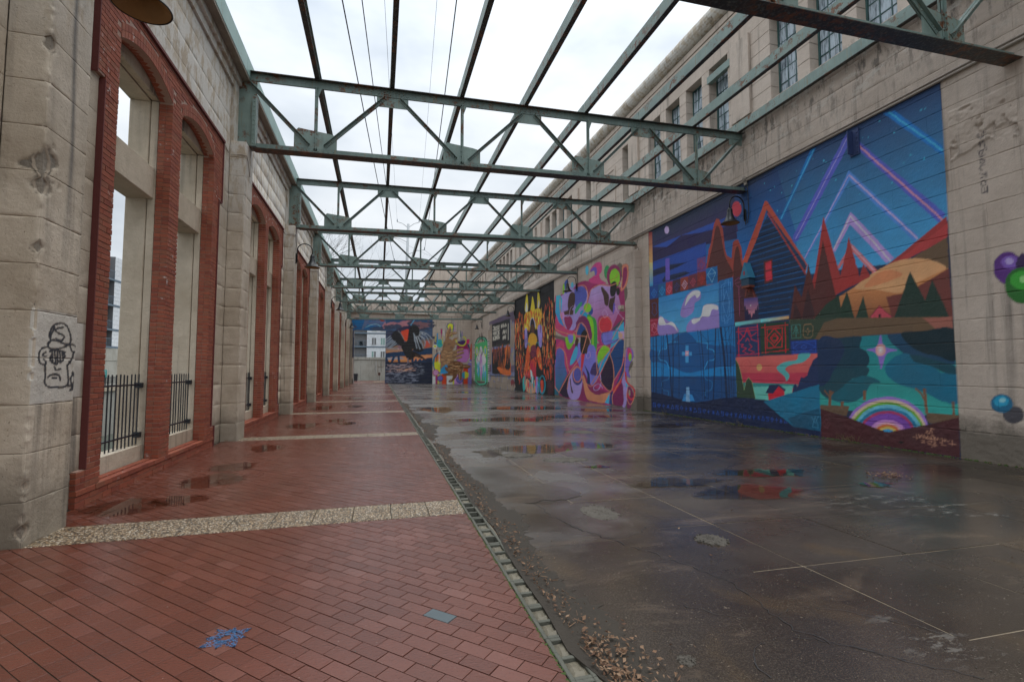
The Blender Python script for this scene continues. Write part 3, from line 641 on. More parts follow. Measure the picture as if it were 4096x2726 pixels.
s 95,85,76 0 2037 558 2022 526 2029 497 2055 481 2063 532
s 95,85,76 0 2997 389 2795 356 2770 322 2831 339 2978 367
s 95,85,76 0 1994 201 1981 186 2015 153 2025 124 2032 163
s 140,36,88 0 2993 623 3045 518 3032 447 2902 389 2728 358 2663 391 2429 384 2209 319 2061 344 2055 541 2083 555 2201 591 2320 611 2478 656 2595 658 2722 667 2898 636
s 156,42,98 0 3017 335 2902 356 2729 320 2431 304 2209 293 2082 237 2054 163 2184 -6 2439 -20 2640 -19 2837 -11 2927 11 3022 41 3065 101
s 176,58,100 0 2997 630 2973 648 2952 535 2864 459 2727 402 2485 358 2485 342 2728 359 2902 389 3016 446 3051 519
s 146,128,196 0 2898 616 2825 639 2722 667 2595 658 2493 617 2473 567 2510 508 2599 464 2678 398 2829 430 2878 494
g 58,164,204/42,112,176 0 2970 647 2898 643 2858 604 2878 527 2846 470 2829 430 2919 464 2985 539
s 74,82,160 0 2641 654 2521 628 2480 580 2523 533 2629 523 2659 588
g 156,134,204/160,64,112 0 2467 537 2424 600 2320 608 2202 586 2115 530 2086 456 2129 420 2185 364 2291 308 2353 311 2377 380 2483 423 2600 398 2647 389 2568 491
s 160,48,100 0 2324 441 2195 417 2220 314 2328 299 2351 377
s 140,42,92 0 2673 641 2610 667 2492 661 2403 631 2424 609 2472 599 2550 642
s 176,56,112 0 2457 658 2409 666 2363 675 2382 701 2435 706 2408 724 2362 736 2311 728 2287 704 2294 672 2319 661 2301 633 2236 602 2320 611 2410 633
s 90,74,160 0 2436 700 2395 718 2356 707 2350 678 2370 665 2382 695
p 74,160,200 0 2454 713 2456 705 2459 698 2464 693 2470 690 2477 690 2484 693 2490 698 2495 705 2498 713 2499 722 2498 730 2495 737 2489 742 2483 744 2476 744 2469 741 2463 736 2458 729 2455 721
p 39,128,74 0 2194 652 2196 641 2201 632 2209 625 2219 622 2229 622 2240 626 2250 633 2258 643 2262 654 2264 665 2262 676 2256 686 2248 692 2238 695 2228 695 2217 691 2207 683 2200 674 2196 663
p 122,32,80 0 2077 609 2082 592 2093 578 2110 568 2131 563 2155 564 2180 571 2202 583 2220 600 2231 619 2235 638 2230 656 2218 671 2199 680 2177 684 2152 682 2128 674 2107 661 2091 645 2081 627
p 118,176,34 0 2094 604 2097 590 2105 579 2117 572 2132 568 2149 568 2165 573 2181 582 2193 595 2200 609 2203 624 2200 638 2191 649 2179 657 2163 660 2146 659 2130 653 2115 644 2103 632 2096 618
l 200,96,72 2.1,2.12 2201 607 2145 612 2113 626
s 208,112,88 0 2070 658 2034 660 2012 646 2009 607 2027 561 2068 538 2089 546 2071 603
s 128,32,80 0 2058 641 2030 643 2023 609 2042 568 2073 551 2066 603
s 42,68,136 0 2824 698 2789 721 2755 705 2759 642 2816 644
s 120,176,34 0 2846 695 2821 697 2822 645 2852 643
p 74,160,200 0 2671 668 2672 663 2676 659 2680 656 2686 654 2693 654 2699 656 2705 660 2710 664 2713 670 2713 676 2712 681 2709 685 2704 688 2698 690 2692 690 2685 688 2680 684 2675 679 2672 674
s 24,18,20 0 2184 593 2151 597 2130 584 2131 553 2153 526 2192 531 2200 564
p 24,18,20 0 2096 538 2097 533 2100 528 2104 524 2110 522 2115 522 2121 524 2127 527 2131 532 2133 538 2134 544 2133 550 2130 555 2126 559 2120 561 2114 561 2109 559 2103 555 2099 550 2097 544
p 58,36,30 0 2203 517 2142 524 2157 485 2170 443 2205 465 2221 483
s 58,36,30 0 2302 586 2284 590 2220 544 2213 513 2227 486 2260 498 2273 538
s 90,74,160 0 2165 486 2151 489 2147 463 2172 435
s 60,38,32 0 2757 596 2731 624 2682 626 2650 600 2667 540 2741 517 2766 552
p 68,41,31 0 2836 527 2725 529 2673 516 2684 491 2831 503
s 192,120,176 0 2900 523 2836 522 2828 495 2873 480
s 128,32,80 0 2819 494 2725 484 2693 443 2760 405 2820 455
s 31,140,180 0 2583 487 2539 500 2448 454 2525 461
s 42,68,136 0 2447 500 2407 495 2407 467 2441 459 2461 476
p 118,176,34 0 2424 500 2427 492 2434 486 2445 481 2459 479 2475 480 2491 483 2505 488 2517 496 2524 504 2527 513 2524 521 2516 528 2504 532 2490 534 2474 533 2458 530 2444 524 2433 517 2426 509
s 47,144,96 0 2644 524 2560 550 2553 537 2613 502 2653 492
p 208,112,92 0 2180 383 2184 370 2195 358 2211 350 2233 345 2257 344 2281 348 2303 356 2320 368 2332 382 2335 397 2331 411 2319 423 2301 432 2278 436 2254 436 2230 431 2210 422 2193 411 2183 397
p 184,42,56 0 2187 384 2190 371 2200 360 2215 352 2235 348 2256 347 2278 351 2298 359 2314 370 2325 383 2328 396 2324 410 2313 421 2297 429 2276 433 2254 432 2233 428 2214 420 2199 409 2190 397
p 58,152,188 0 2210 262 2175 327 2114 388 2059 405 2062 305 2143 289
p 60,68,80 0 2174 368 2114 388 2059 408 2059 388 2114 371 2172 352
s 108,104,184 0 2296 351 2231 352 2118 351 2116 308 2198 290 2267 288 2303 314
p 58,152,188 0 2176 348 2118 349 2116 313 2181 302
m 24,48,92 2.6,2.19 2296 346 2272 352 2118 351 2113 313 2187 294 2267 288 2297 319 2296 346
p 176,144,192 0 2118 346 2059 343 2060 302 2116 313
s 224,144,122 0 2115 338 2079 335 2080 313 2111 315
p 15,60,112 0 2216 238 2116 303 2062 305 2070 236 2088 177 2175 104
s 36,16,46 0 2211 236 2176 183 2175 112 2202 60 2261 68 2326 109 2270 184
s 118,176,34 0 2358 190 2344 250 2279 285 2216 272 2220 246 2293 211
p 31,136,180 0 2343 193 2199 261 2246 210 2329 141 2363 152
s 47,138,60 0 2482 458 2414 451 2360 412 2356 300 2387 224 2427 180 2431 304
s 118,176,34 0 2483 452 2428 448 2396 404 2394 314 2393 258 2393 224 2434 186 2455 140 2475 180 2453 226 2425 270 2427 350 2449 397
s 106,31,80 0 2638 438 2569 467 2504 460 2449 420 2417 343 2458 329 2512 402 2570 431 2616 399
p 22,63,124 0 2635 369 2570 431 2512 399 2455 327 2571 349
s 108,104,184 0 2665 255 2617 314 2431 299 2379 274 2349 190 2332 136 2397 85 2491 83 2554 134 2605 193
s 18,16,16 0 2574 348 2553 376 2512 386 2482 368 2474 330 2500 296 2504 262 2541 244 2579 276
s 60,34,26 0 2502 349 2458 334 2447 308 2472 286 2494 250 2522 274
s 60,34,26 0 2648 346 2599 337 2614 311 2637 260 2655 292
s 118,176,34 0 2813 357 2783 297 2729 289 2651 347 2679 379 2696 331 2737 321 2770 361
s 108,104,184 0 2769 373 2692 374 2687 337 2737 321
s 176,58,100 0 2921 337 2848 341 2822 299 2764 220 2748 163 2799 132 2908 18 3022 41 3065 101 3035 212 2998 293
g 86,88,164/24,96,120 0 2964 292 2903 303 2835 277 2824 196 2782 138 2927 11 2992 48 3000 184
s 58,152,188 0 2730 220 2649 298 2618 278 2650 218 2731 188
p 20,90,112 0 3065 94 3002 41 2926 16 2945 -3 3022 0
s 122,31,80 0 2926 16 2748 145 2553 157 2436 78 2250 53 2210 54 2252 -10 2439 -20 2640 -19 2837 -11
p 36,16,46 0 2923 16 2749 135 2780 68 2760 -10 2845 -8
s 148,128,200 0 2787 43 2749 119 2651 179 2575 169 2547 128 2570 45 2624 -8 2735 -13
p 42,47,108 0 2550 125 2554 109 2564 94 2581 82 2602 74 2625 71 2649 73 2671 80 2688 91 2699 106 2703 123 2699 140 2687 155 2669 167 2647 175 2623 177 2600 174 2579 167 2563 155 2553 141
p 208,112,92 0 2558 134 2562 119 2571 106 2586 96 2604 89 2625 86 2646 88 2665 94 2680 104 2690 118 2693 132 2689 147 2679 161 2664 171 2644 178 2623 180 2603 178 2584 171 2570 161 2561 148
p 76,76,152 0 2570 134 2573 122 2581 110 2593 102 2608 96 2625 93 2642 95 2658 100 2670 109 2678 120 2680 133 2677 145 2669 156 2656 165 2640 171 2623 173 2606 171 2591 165 2580 157 2572 146
s 58,36,32 0 2741 94 2729 107 2720 70 2694 28 2715 26
p 184,42,56 0 2566 252 2515 250 2538 192 2568 140 2575 181
s 60,42,92 0 2448 146 2394 199 2349 185 2338 136 2396 132
p 24,36,84 0 2524 192 2455 140 2450 84 2491 83 2483 134
s 208,120,88 0 2539 134 2464 55 2360 29 2216 49 2263 -6 2399 -9 2493 2 2534 64
m 154,136,204 3.8,2.3 2320 136 2315 87 2346 59 2391 52 2404 68 2358 86 2321 82 2297 67
p 22,56,108 0 2226 -10 2205 44 2125 113 2063 202 2045 187 2091 89 2180 35 2189 -12
s 148,128,200 0 2064 148 2054 153 2036 76 2054 -7 2089 -9 2096 89
s 108,28,76 0 2184 -8 2180 35 2096 103 2075 50 2087 -9
p 184,42,56 0 2187 65 2095 118 2085 109 2177 40
p 58,152,188 0 2275 -7 2216 44 2226 -10
p 58,152,188 0 2055 124 2028 95 2051 75
s 108,88,168 0 2060 207 2043 264 1988 255 1975 219 2012 186 2023 153 2006 125 2040 134 2059 158
s 176,58,100 0 2031 259 1998 255 1989 215 2023 206
p 118,176,34 0 1994 219 1995 212 1997 207 2000 203 2004 200 2008 199 2012 200 2016 203 2018 207 2020 213 2021 219 2020 225 2018 231 2015 235 2011 238 2007 239 2003 238 1999 235 1996 230 1994 225
s 108,28,76 0 2044 -6 2037 71 2007 82 1982 45 2005 -8 2029 -17
m 184,42,56 7.1,2.01 2052 148 2041 105 1984 78 1971 50 1995 26 2023 34 2030 48
p 138,122,102 0 2008 56 2009 51 2010 47 2012 44 2015 42 2018 41 2021 41 2024 43 2026 46 2027 50 2027 55 2027 59 2025 63 2023 67 2020 69 2017 70 2014 69 2012 67 2010 64 2008 60
m 208,120,92 4.6,2.73 2993 623 3045 518 3016 446 2830 391 2485 345
m 208,120,92 4.6,2.74 2898 616 2899 556 2873 493 2812 422
m 208,120,92 4.1,2.43 2473 550 2495 506 2569 467
m 208,120,92 3.8,2.24 2473 550 2424 600 2320 608 2202 583 2082 585
m 208,120,92 4.1,2.44 2641 654 2521 640 2472 596 2473 550
m 208,120,92 4.2,2.47 2648 340 2615 411 2570 431 2505 402 2451 328
m 208,120,92 4.6,2.73 3018 294 2903 303 2814 260 2781 183 2748 151
m 208,120,92 4.3,2.58 2926 16 2732 151 2574 240 2485 354
m 208,120,92 3.8,2.28 2210 262 2293 211 2357 141 2436 84
m 208,120,92 3.6,2.2 2211 241 2176 183 2172 107 2204 57 2273 73 2332 114
m 208,120,92 4.7,2.86 2926 16 2983 42 3061 94
m 208,120,92 3.9,2.35 2569 134 2491 83 2397 85 2211 241
m 208,120,92 3.5,2.11 2062 305 2116 303 2211 238
m 208,120,92 3.5,2.11 2064 236 2088 177 2175 102 2187 63
m 208,120,92 3.9,2.35 2568 145 2540 87 2438 28 2310 18 2210 52
m 208,120,92 3.5,2.12 2184 -8 2188 35 2125 93 2054 163
m 208,120,92 3.4,2.04 2041 264 2052 216 2064 148
m 208,120,92 4.3,2.59 2787 43 2749 119 2651 179 2568 169
m 208,120,92 3.5,2.1 2186 312 2059 408
m 208,120,92 3.8,2.26 2357 147 2367 257 2279 287 2210 267
m 208,120,92 3.3,2.01 2037 71 2043 32 2015 1 1981 26 1966 60
m 176,144,192 1.6,2.63 2845 510 2759 487 2724 534 2675 541
m 176,144,192 1.3,2.22 2287 459 2263 467 2228 441 2264 429 2287 448
m 176,144,192 1.3,2.08 2149 474 2118 439 2057 398
m 176,144,192 1.4,2.41 2487 250 2452 260 2446 231 2488 226 2494 244
p 16,16,19 0 3005 -15 3982 -15 3982 762 3005 762
s 201,168,40 0 3681 640 3640 752 3607 748 3588 658 3614 612
s 201,168,40 0 3525 612 3502 675 3480 719 3441 667 3427 600
s 201,168,40 0 3368 620 3353 728 3325 723 3297 656 3326 611
s 216,216,176 0 3664 623 3640 684 3620 681 3601 621
s 216,216,176 0 3351 618 3334 670 3317 650 3323 610
s 196,72,31 0 3933 555 3895 588 3803 583 3732 586 3688 522 3699 444 3682 364 3689 267 3717 228 3758 269 3786 310 3822 270 3859 210 3915 190 3941 274 3914 356 3952 441 3979 506
s 184,60,28 0 3271 537 3230 586 3164 591 3127 556 3101 621 3057 619 3041 563 3030 495 2996 411 2997 321 3011 216 3035 176 3057 250 3105 301 3130 345 3168 304 3131 218 3145 143 3182 185 3247 255 3233 359 3193 408 3272 458
s 196,106,28 0 3698 493 3681 581 3582 604 3487 607 3397 606 3326 611 3271 555 3264 466 3370 466 3428 526 3488 560 3550 519 3615 477
s 216,160,42 0 3688 581 3647 616 3566 612 3472 610 3383 613 3298 598 3271 560 3369 580 3457 580 3550 581 3648 567
s 196,72,31 0 3616 342 3568 340 3537 263 3585 178 3650 111 3752 90 3683 189
s 196,72,31 0 3357 330 3301 301 3261 203 3262 159 3330 186 3386 277
s 196,72,31 0 3585 131 3521 225 3401 259 3387 205 3431 132 3492 76
f 16,16,19 50,0.4,1.3 3964 547 3821 590 3688 532 3683 267 3717 189 3934 170
f 16,16,19 65,0.4,1.3 3271 546 3164 595 3047 622 2996 411 3006 200 3234 220
f 168,58,26 34,0.24,0.9 3964 547 3821 590 3688 532 3683 267 3717 189 3934 170
f 168,58,26 44,0.24,0.9 3271 546 3164 595 3047 622 2996 411 3006 200 3234 220
f 216,89,42 60,0.2,0.8 3964 547 3821 590 3688 532 3683 267 3717 189 3934 170
f 216,89,42 78,0.2,0.8 3271 546 3164 595 3047 622 2996 411 3006 200 3234 220
f 232,116,60 46,0.12,0.5 3964 547 3821 590 3688 532 3683 267 3717 189 3934 170
f 232,116,60 59,0.12,0.5 3271 546 3164 595 3047 622 2996 411 3006 200 3234 220
f 122,36,22 36,0.06,0.5 3964 547 3821 590 3688 532 3683 267 3717 189 3934 170
f 122,36,22 46,0.06,0.5 3271 546 3164 595 3047 622 2996 411 3006 200 3234 220
f 16,16,19 70,0.13,1.0 3964 547 3821 590 3688 532 3683 267 3717 189 3934 170
f 16,16,19 91,0.13,1.0 3271 546 3164 595 3047 622 2996 411 3006 200 3234 220
f 235,160,90 36,0.05,0.35 3964 547 3821 590 3688 532 3683 267 3717 189 3934 170
f 235,160,90 46,0.05,0.35 3271 546 3164 595 3047 622 2996 411 3006 200 3234 220
f 196,72,31 40,0.2,0.6 3688 581 3271 582 3258 448 3682 472
f 224,138,42 60,0.15,0.5 3688 581 3271 582 3258 448 3682 472
f 236,192,64 50,0.08,0.4 3688 581 3271 582 3258 448 3682 472
f 138,48,24 40,0.05,0.4 3688 581 3271 582 3258 448 3682 472
f 16,16,19 30,0.2,0.6 3934 273 3683 228 3650 92 3859 48
f 84,57,60 50,0.12,0.45 3934 273 3683 228 3650 92 3859 48
f 184,67,31 40,0.08,0.5 3934 273 3683 228 3650 92 3859 48
f 42,28,32 30,0.05,0.3 3934 273 3683 228 3650 92 3859 48
f 16,16,19 30,0.2,0.6 3247 255 3022 216 3059 102 3209 99
f 84,57,60 50,0.12,0.45 3247 255 3022 216 3059 102 3209 99
f 184,67,31 40,0.08,0.5 3247 255 3022 216 3059 102 3209 99
f 42,28,32 30,0.05,0.3 3247 255 3022 216 3059 102 3209 99
f 216,89,42 40,0.1,0.4 3616 342 3520 337 3553 141 3735 85
f 138,44,22 26,0.05,0.35 3616 342 3520 337 3553 141 3735 85
f 235,160,90 16,0.04,0.25 3616 342 3520 337 3553 141 3735 85
f 216,89,42 40,0.1,0.4 3371 330 3301 310 3256 168 3330 186
f 138,44,22 26,0.05,0.35 3371 330 3301 310 3256 168 3330 186
f 235,160,90 16,0.04,0.25 3371 330 3301 310 3256 168 3330 186
s 138,122,192 0 3682 477 3622 477 3616 351 3676 345
s 138,122,192 0 3355 474 3264 470 3265 334 3329 342
b 16,16,19 26,0.05,0.4 3688 483 3258 474 3260 334 3682 345
s 22,19,28 0 3535 508 3503 548 3457 548 3422 507 3428 443 3520 450
m 154,154,192 4.7,3.26 3544 500 3519 545 3473 551 3428 517 3416 479
s 74,44,32 0 3513 497 3473 503 3434 485 3443 426 3495 425
s 201,138,34 0 3599 370 3583 407 3520 441 3414 424 3371 385 3400 350 3521 300 3568 330
s 106,36,54 0 3520 337 3415 342 3386 277 3475 252 3521 281
m 42,122,128 5.7,3.37 3632 352 3583 369 3552 348
m 42,122,128 5.4,3.16 3385 358 3342 361 3329 337
m 74,16,48 5.5,3.26 3552 282 3475 298 3415 282 3445 251 3401 223
b 168,32,58 40,0.1,0.3 3537 225 3416 223 3402 114 3553 112
s 168,184,200 0 3537 159 3491 141 3462 58 3492 39 3522 94
s 58,154,144 0 3735 2 3735 90 3650 111 3667 34 3684 -1
s 200,138,106 0 3651 -4 3634 92 3492 58 3402 96 3403 -3
s 138,122,192 0 3408 96 3359 101 3340 0 3403 -3
b 42,138,148 24,0.1,0.3 3735 110 3262 133 3237 4 3735 -8
b 176,48,64 24,0.1,0.3 3700 130 3236 116 3224 5 3701 -7
p 22,120,140 0 3184 57 3188 37 3198 18 3215 2 3235 -8 3258 -12 3282 -10 3303 -1 3320 13 3331 32 3334 53 3330 74 3319 94 3302 109 3280 119 3257 123 3234 120 3213 111 3197 96 3187 78
p 16,16,19 0 3210 61 3212 44 3219 29 3230 17 3243 9 3258 6 3273 8 3287 15 3297 27 3304 41 3307 58 3304 75 3297 90 3286 103 3272 111 3257 113 3242 111 3229 104 3219 92 3212 77
s 184,64,42 0 3295 80 3236 82 3237 21 3277 2
b 60,20,32 40,0.1,0.3 3158 100 3036 70 3037 5 3159 8
p 100,107,138 0 3982 -12 4970 -12 4970 600 3982 600
p 84,71,92 0 4979 669 3991 671 3986 565 4182 614 4970 631
p 138,122,108 0 5031 583 4852 569 4867 215 5014 217
b 133,120,108 40,0.5,0.35 4930 619 4871 614 4869 414 4928 408
b 133,120,108 60,0.5,0.3 4924 77 4000 91 4000 -1 4923 -1
b 133,120,108 26,0.25,0.5 4110 577 3999 581 4000 206 4109 207
p 23,23,26 0 4852 628 4138 617 4129 391 4842 391
p 40,48,31 0 4842 411 4129 404 4129 387 4842 391
l 42,42,44 2.4,4.11 4844 625 4135 618
l 168,164,152 7.7,4.37 4795 597 4739 595 4746 560 4783 559 4798 569
l 168,164,152 7.6,4.3 4710 591 4709 557 4666 557 4666 591
l 168,164,152 7.4,4.23 4589 591 4631 589 4624 577 4589 571 4588 556 4637 555
l 168,164,152 7.3,4.18 4568 589 4527 588
l 168,164,152 7.3,4.18 4547 589 4547 553
l 168,164,152 7.7,4.37 4783 539 4746 543 4738 517 4783 516 4790 538
l 168,164,152 7.6,4.32 4720 540 4720 512 4684 514 4684 540
l 168,164,152 7.5,4.28 4659 541 4658 512
l 168,164,152 7.4,4.23 4630 539 4568 538
l 168,164,152 7.4,4.21 4561 537 4561 508 4612 508
l 168,164,152 7.3,4.19 4527 539 4578 540 4578 513 4527 512
l 168,164,152 7.3,4.19 4574 526 4537 526
l 168,164,152 7.7,4.4 4794 497 4793 463
l 168,164,152 7.6,4.36 4738 499 4786 482 4730 461
l 168,164,152 7.6,4.33 4709 497 4708 463
l 168,164,152 7.5,4.28 4683 463 4683 495 4637 465 4637 497
l 168,164,152 7.4,4.22 4578 496 4616 496 4616 467 4574 466 4574 480
l 168,164,152 7.3,4.19 4533 496 4567 495 4560 482 4526 476 4533 464 4567 464
l 168,164,152 7.2,4.08 4454 561 4454 587 4415 564 4408 589
l 168,164,152 7.1,4.02 4379 561 4364 587 4338 562
l 168,164,152 7.1,4.02 4370 571 4345 571
l 168,164,152 7.0,3.96 4307 558 4295 585 4265 561
l 168,164,152 7.0,3.96 4301 570 4271 570
l 168,164,152 7.1,4.03 4395 501 4370 531 4344 502
l 168,164,152 7.1,4.03 4389 515 4351 513
l 168,164,152 7.0,3.99 4326 527 4326 501
l 168,164,152 7.0,3.97 4326 513 4277 512
l 168,164,152 6.9,3.95 4271 529 4270 498
l 168,164,152 7.1,4.04 4388 473 4388 447 4357 450 4357 475
l 168,164,152 7.0,4.0 4332 476 4332 450
l 168,164,152 7.0,3.99 4332 462 4295 463
l 168,164,152 6.9,3.96 4289 478 4289 449
l 168,164,152 6.8,3.88 4196 577 4196 434
g 138,60,28/160,72,28 0 4842 371 4135 367 4123 116 4831 121
b 192,96,42 60,0.25,0.5 4834 369 4135 363 4129 178 4832 181
b 74,42,60 60,0.08,0.7 4834 378 4135 363 4129 252 4833 249
p 20,17,15 0 4840 181 4810 283 4754 214 4718 289 4663 230 4611 262 4558 188 4627 180 4491 123 4124 178 4129 304 4166 223 4196 291 4225 208 4255 270 4294 209 4331 186 4123 112 4831 121
b 20,17,15 90,0.07,0.8 4834 335 4135 326 4129 178 4832 181
s 184,92,40 0 4620 180 4524 187 4331 167 4123 148 4123 115 4393 118 4524 147
l 40,48,31 11.0,4.1 4964 102 3987 102
p 84,71,92 0 4965 216 4886 220 4862 142 4964 139
p 84,71,92 0 4109 196 3986 206 3987 142 4109 137
b 106,42,48 10,0.15,0.2 4095 61 4000 63 4000 34 4095 32
m 74,168,136 24.9,4.92 5701 485 5599 519 5404 526 5222 510 5113 471
m 20,17,15 9.6,4.92 5727 486 5599 529 5405 534 5200 515 5092 470
m 20,17,15 7.6,4.9 5598 484 5500 508 5381 508 5266 494 5177 470
b 20,17,15 16,0.08,0.4 5501 552 5312 539 5311 501 5500 513
m 74,168,136 24.5,4.94 5716 24 5588 -2 5394 -6 5170 9 5106 33
m 20,17,15 9.4,4.94 5732 19 5563 -11 5394 -14 5170 0 5085 29
p 216,212,208 0 5861 473 4977 477 4963 37 5850 33
h 20,17,15 0.24,0.12 5861 473 5753 474 5743 34 5850 33
h 20,17,15 0.24,0.12 5071 476 4977 476 4963 37 5044 38
p 63,154,96 0 5769 473 5067 476 5040 38 5759 35
s 208,208,208 0 5412 431 5264 350 5131 272 5195 219 5398 183 5618 223 5696 284 5546 359
b 20,17,15 50,0.1,0.28 5412 421 5131 272 5398 192 5696 284
s 168,120,176 0 5420 345 5354 296 5324 183 5372 51 5419 55 5464 183 5457 298
p 201,184,58 0 5561 379 5565 364 5577 350 5595 339 5619 332 5646 331 5673 334 5698 342 5717 354 5730 369 5735 386 5731 402 5719 416 5699 427 5675 433 5648 434 5621 430 5597 422 5578 410 5566 395
p 136,160,176 0 5596 381 5598 369 5605 359 5616 351 5630 346 5646 345 5662 347 5676 353 5688 362 5696 373 5699 384 5696 396 5689 406 5678 414 5664 419 5648 420 5632 418 5618 412 5606 403 5599 392
p 201,184,58 0 5103 362 5106 345 5116 330 5132 318 5152 310 5175 308 5198 311 5219 320 5235 333 5246 350 5250 368 5247 385 5237 401 5220 413 5199 420 5177 422 5154 418 5133 409 5117 396 5107 380
p 74,144,168 0 5133 363 5135 351 5140 340 5150 331 5162 326 5175 325 5188 327 5201 333 5211 342 5217 354 5219 366 5217 379 5211 390 5202 399 5190 404 5176 405 5163 403 5151 396 5141 387 5135 376
b 74,154,184 30,0.15,0.5 5643 224 5494 222 5516 87 5640 95
b 74,154,184 30,0.15,0.5 5306 220 5130 200 5128 83 5304 99
b 216,212,208 16,0.12,0.3 5644 243 5131 236 5129 146 5642 144
@E
p 29,52,86 0 -295 -15 628 -15 628 778 -295 778
g 15,90,140/10,74,120 0 -321 762 116 774 118 634 -331 624
p 74,90,120 0 -172 764 -113 766 -157 682 -183 648 -215 626
b 74,88,120 40,0.5,0.12 -139 762 113 769 94 695 -105 694
m 106,156,172 7.6,0.96 -163 665 -105 694 -46 706 -6 689 41 642
b 44,60,84 40,0.35,0.1 -88 670 114 675 115 633 -87 629
b 168,112,124 30,0.3,0.1 40 701 113 748 128 675 61 674
p 140,48,24 0 -14 763 26 761 56 748 50 739 13 742
p 74,42,36 0 -294 689 -261 670 -267 661 -287 669
g 36,52,76/12,28,52 0 -329 624 -296 625 -294 304 -325 303
g 28,68,104/74,80,96 0 65 768 623 783 627 436 71 373
b 150,100,108 60,0.45,0.14 47 701 331 766 342 690 84 665
b 44,52,72 110,0.5,0.14 30 692 624 764 626 552 268 640 68 561
b 106,74,80 40,0.4,0.12 397 739 585 763 548 666 417 663
p 74,134,168 0 355 704 397 772 415 773 369 705
s 36,31,60 0 73 542 140 600 212 658 304 693 379 690 333 632 241 611 168 582 87 505
s 192,60,34 0 245 616 286 641 337 649 339 547 297 508 283 546
s 216,128,52 0 260 574 306 598 338 575 334 518 297 508
m 184,74,60 38.4,0.99 564 512 579 484 575 436
m 68,80,108 32.5,0.99 575 426 561 378 538 340 496 292
g 74,76,82/192,122,68 0 70 420 626 561 628 340 72 299
g 106,112,118/192,122,68 0 72 430 308 432 309 366 73 364
s 192,60,34 0 245 616 286 641 337 649 339 547 297 508 283 546
p 168,74,60 0 531 512 593 522 596 446 537 426
p 22,48,78 0 73 364 271 385 627 438 628 350 430 339 73 308
p 192,122,84 0 73 306 628 346 629 245 74 252
p 138,136,144 0 90 306 254 319 291 291 90 280
b 208,122,52 30,0.4,0.05 74 275 337 277 338 262 74 259
l 22,48,78 28.0,0.97 76 303 92 261
l 22,48,78 28.1,0.97 167 313 143 252
l 22,48,78 28.2,0.98 222 316 232 253
l 22,48,78 28.4,0.98 383 320 389 248
p 22,35,60 0 552 302 628 316 629 235 496 235
p 22,48,78 0 398 253 430 306 445 263 477 301 496 277 552 302 553 235
p 20,28,48 0 74 259 629 252 631 -23 78 -18
b 106,112,128 190,0.22,0.035 75 233 515 235 535 130 443 7 78 10
b 140,122,124 90,0.25,0.04 91 224 422 225 404 130 92 131
b 106,112,128 80,0.3,0.03 76 131 423 130 406 -2 78 10
b 20,28,48 90,0.2,0.04 75 224 534 225 537 -3 78 0
b 184,138,112 20,0.25,0.03 219 177 404 187 404 149 219 149
s 26,25,29 0 97 439 132 515 140 581 167 624 204 631 241 611 269 564 288 508 270 451 224 460 206 469 170 440 133 430
l 120,129,140 14.1,0.97 73 523 122 567
l 120,129,140 14.1,0.97 73 495 132 543
l 120,129,140 14.1,0.97 74 462 146 520
l 120,129,140 14.1,0.97 79 444 160 506
l 120,129,140 14.1,0.97 102 425 178 497
l 120,129,140 14.1,0.97 120 425 192 478
l 106,106,112 9.5,0.97 217 630 245 602 279 536
s 23,22,25 0 338 632 351 676 388 702 425 701 459 673 473 626 492 597 484 511 513 445 518 406 476 377 420 386 382 414 402 348 402 301 347 281 309 319 281 375 252 432 242 479 298 499 325 528
m 124,132,142 12.5,0.99 473 626 549 608 621 537
m 124,132,142 12.5,0.99 472 606 549 570 588 493
m 124,132,142 12.4,0.99 464 578 531 521 532 454
m 124,132,142 12.4,0.98 446 568 494 492 513 425
m 124,132,142 12.4,0.98 427 567 451 482 476 415
m 124,132,142 12.4,0.98 408 586 423 491 438 425
m 124,132,142 12.4,0.98 399 605 414 510
l 176,180,186 4.8,0.98 483 616 549 594
l 176,180,186 4.8,0.98 464 592 531 541
l 176,180,186 4.8,0.98 446 568 484 482
l 176,180,186 4.8,0.98 427 567 447 491
s 30,22,20 0 373 386 458 358 552 283 534 282 430 320 365 300
m 74,52,40 6.7,0.99 420 348 543 278
p 122,90,102 0 252 434 251 427 249 421 244 417 239 414 232 413 226 414 220 416 216 421 213 427 212 433 213 440 216 445 220 450 226 453 232 454 238 453 244 450 248 446 251 440
p 176,144,144 0 211 427 230 417 216 396
m 148,117,124 3.8,0.97 215 441 229 450 250 441 243 422
l 106,100,112 11.3,0.98 333 300 333 244 310 225
l 90,84,96 9.5,0.98 337 281 352 229
p 216,208,208 0 630 82 665 82 666 -15 631 -14
p 140,36,88 0 665 93 695 93 696 -15 666 -15
p 216,200,42 0 693 123 707 123 709 -15 694 -15
p 138,122,108 0 708 103 744 103 745 -15 709 -15
p 184,58,24 0 744 144 798 144 799 -18 746 -17
p 201,196,200 0 806 92 875 92 876 -18 807 -18
p 216,200,42 0 875 92 895 92 896 -19 876 -18
p 176,128,184 0 895 123 1000 123 1001 -19 896 -19
p 184,58,24 0 1012 227 1043 227 1045 -20 1013 -20
p 184,58,24 0 1042 185 1067 185 1068 -20 1043 -20
p 116,104,164 0 1070 248 1117 248 1119 -20 1071 -20
p 26,58,92 0 1094 405 1090 366 1078 330 1058 301 1034 283 1006 277 979 283 954 301 935 329 922 364 917 403 921 443 934 478 953 507 977 525 1005 532 1032 526 1057 508 1077 480 1090 445
g 140,28,76/168,106,168 0 926 476 1042 509 1085 416 1085 311 1043 248 928 268
p 168,106,168 0 1079 353 1075 323 1064 297 1048 276 1027 263 1003 258 980 263 959 276 942 296 931 322 927 351 931 380 941 407 958 428 979 441 1002 446 1026 442 1047 429 1064 408 1075 382
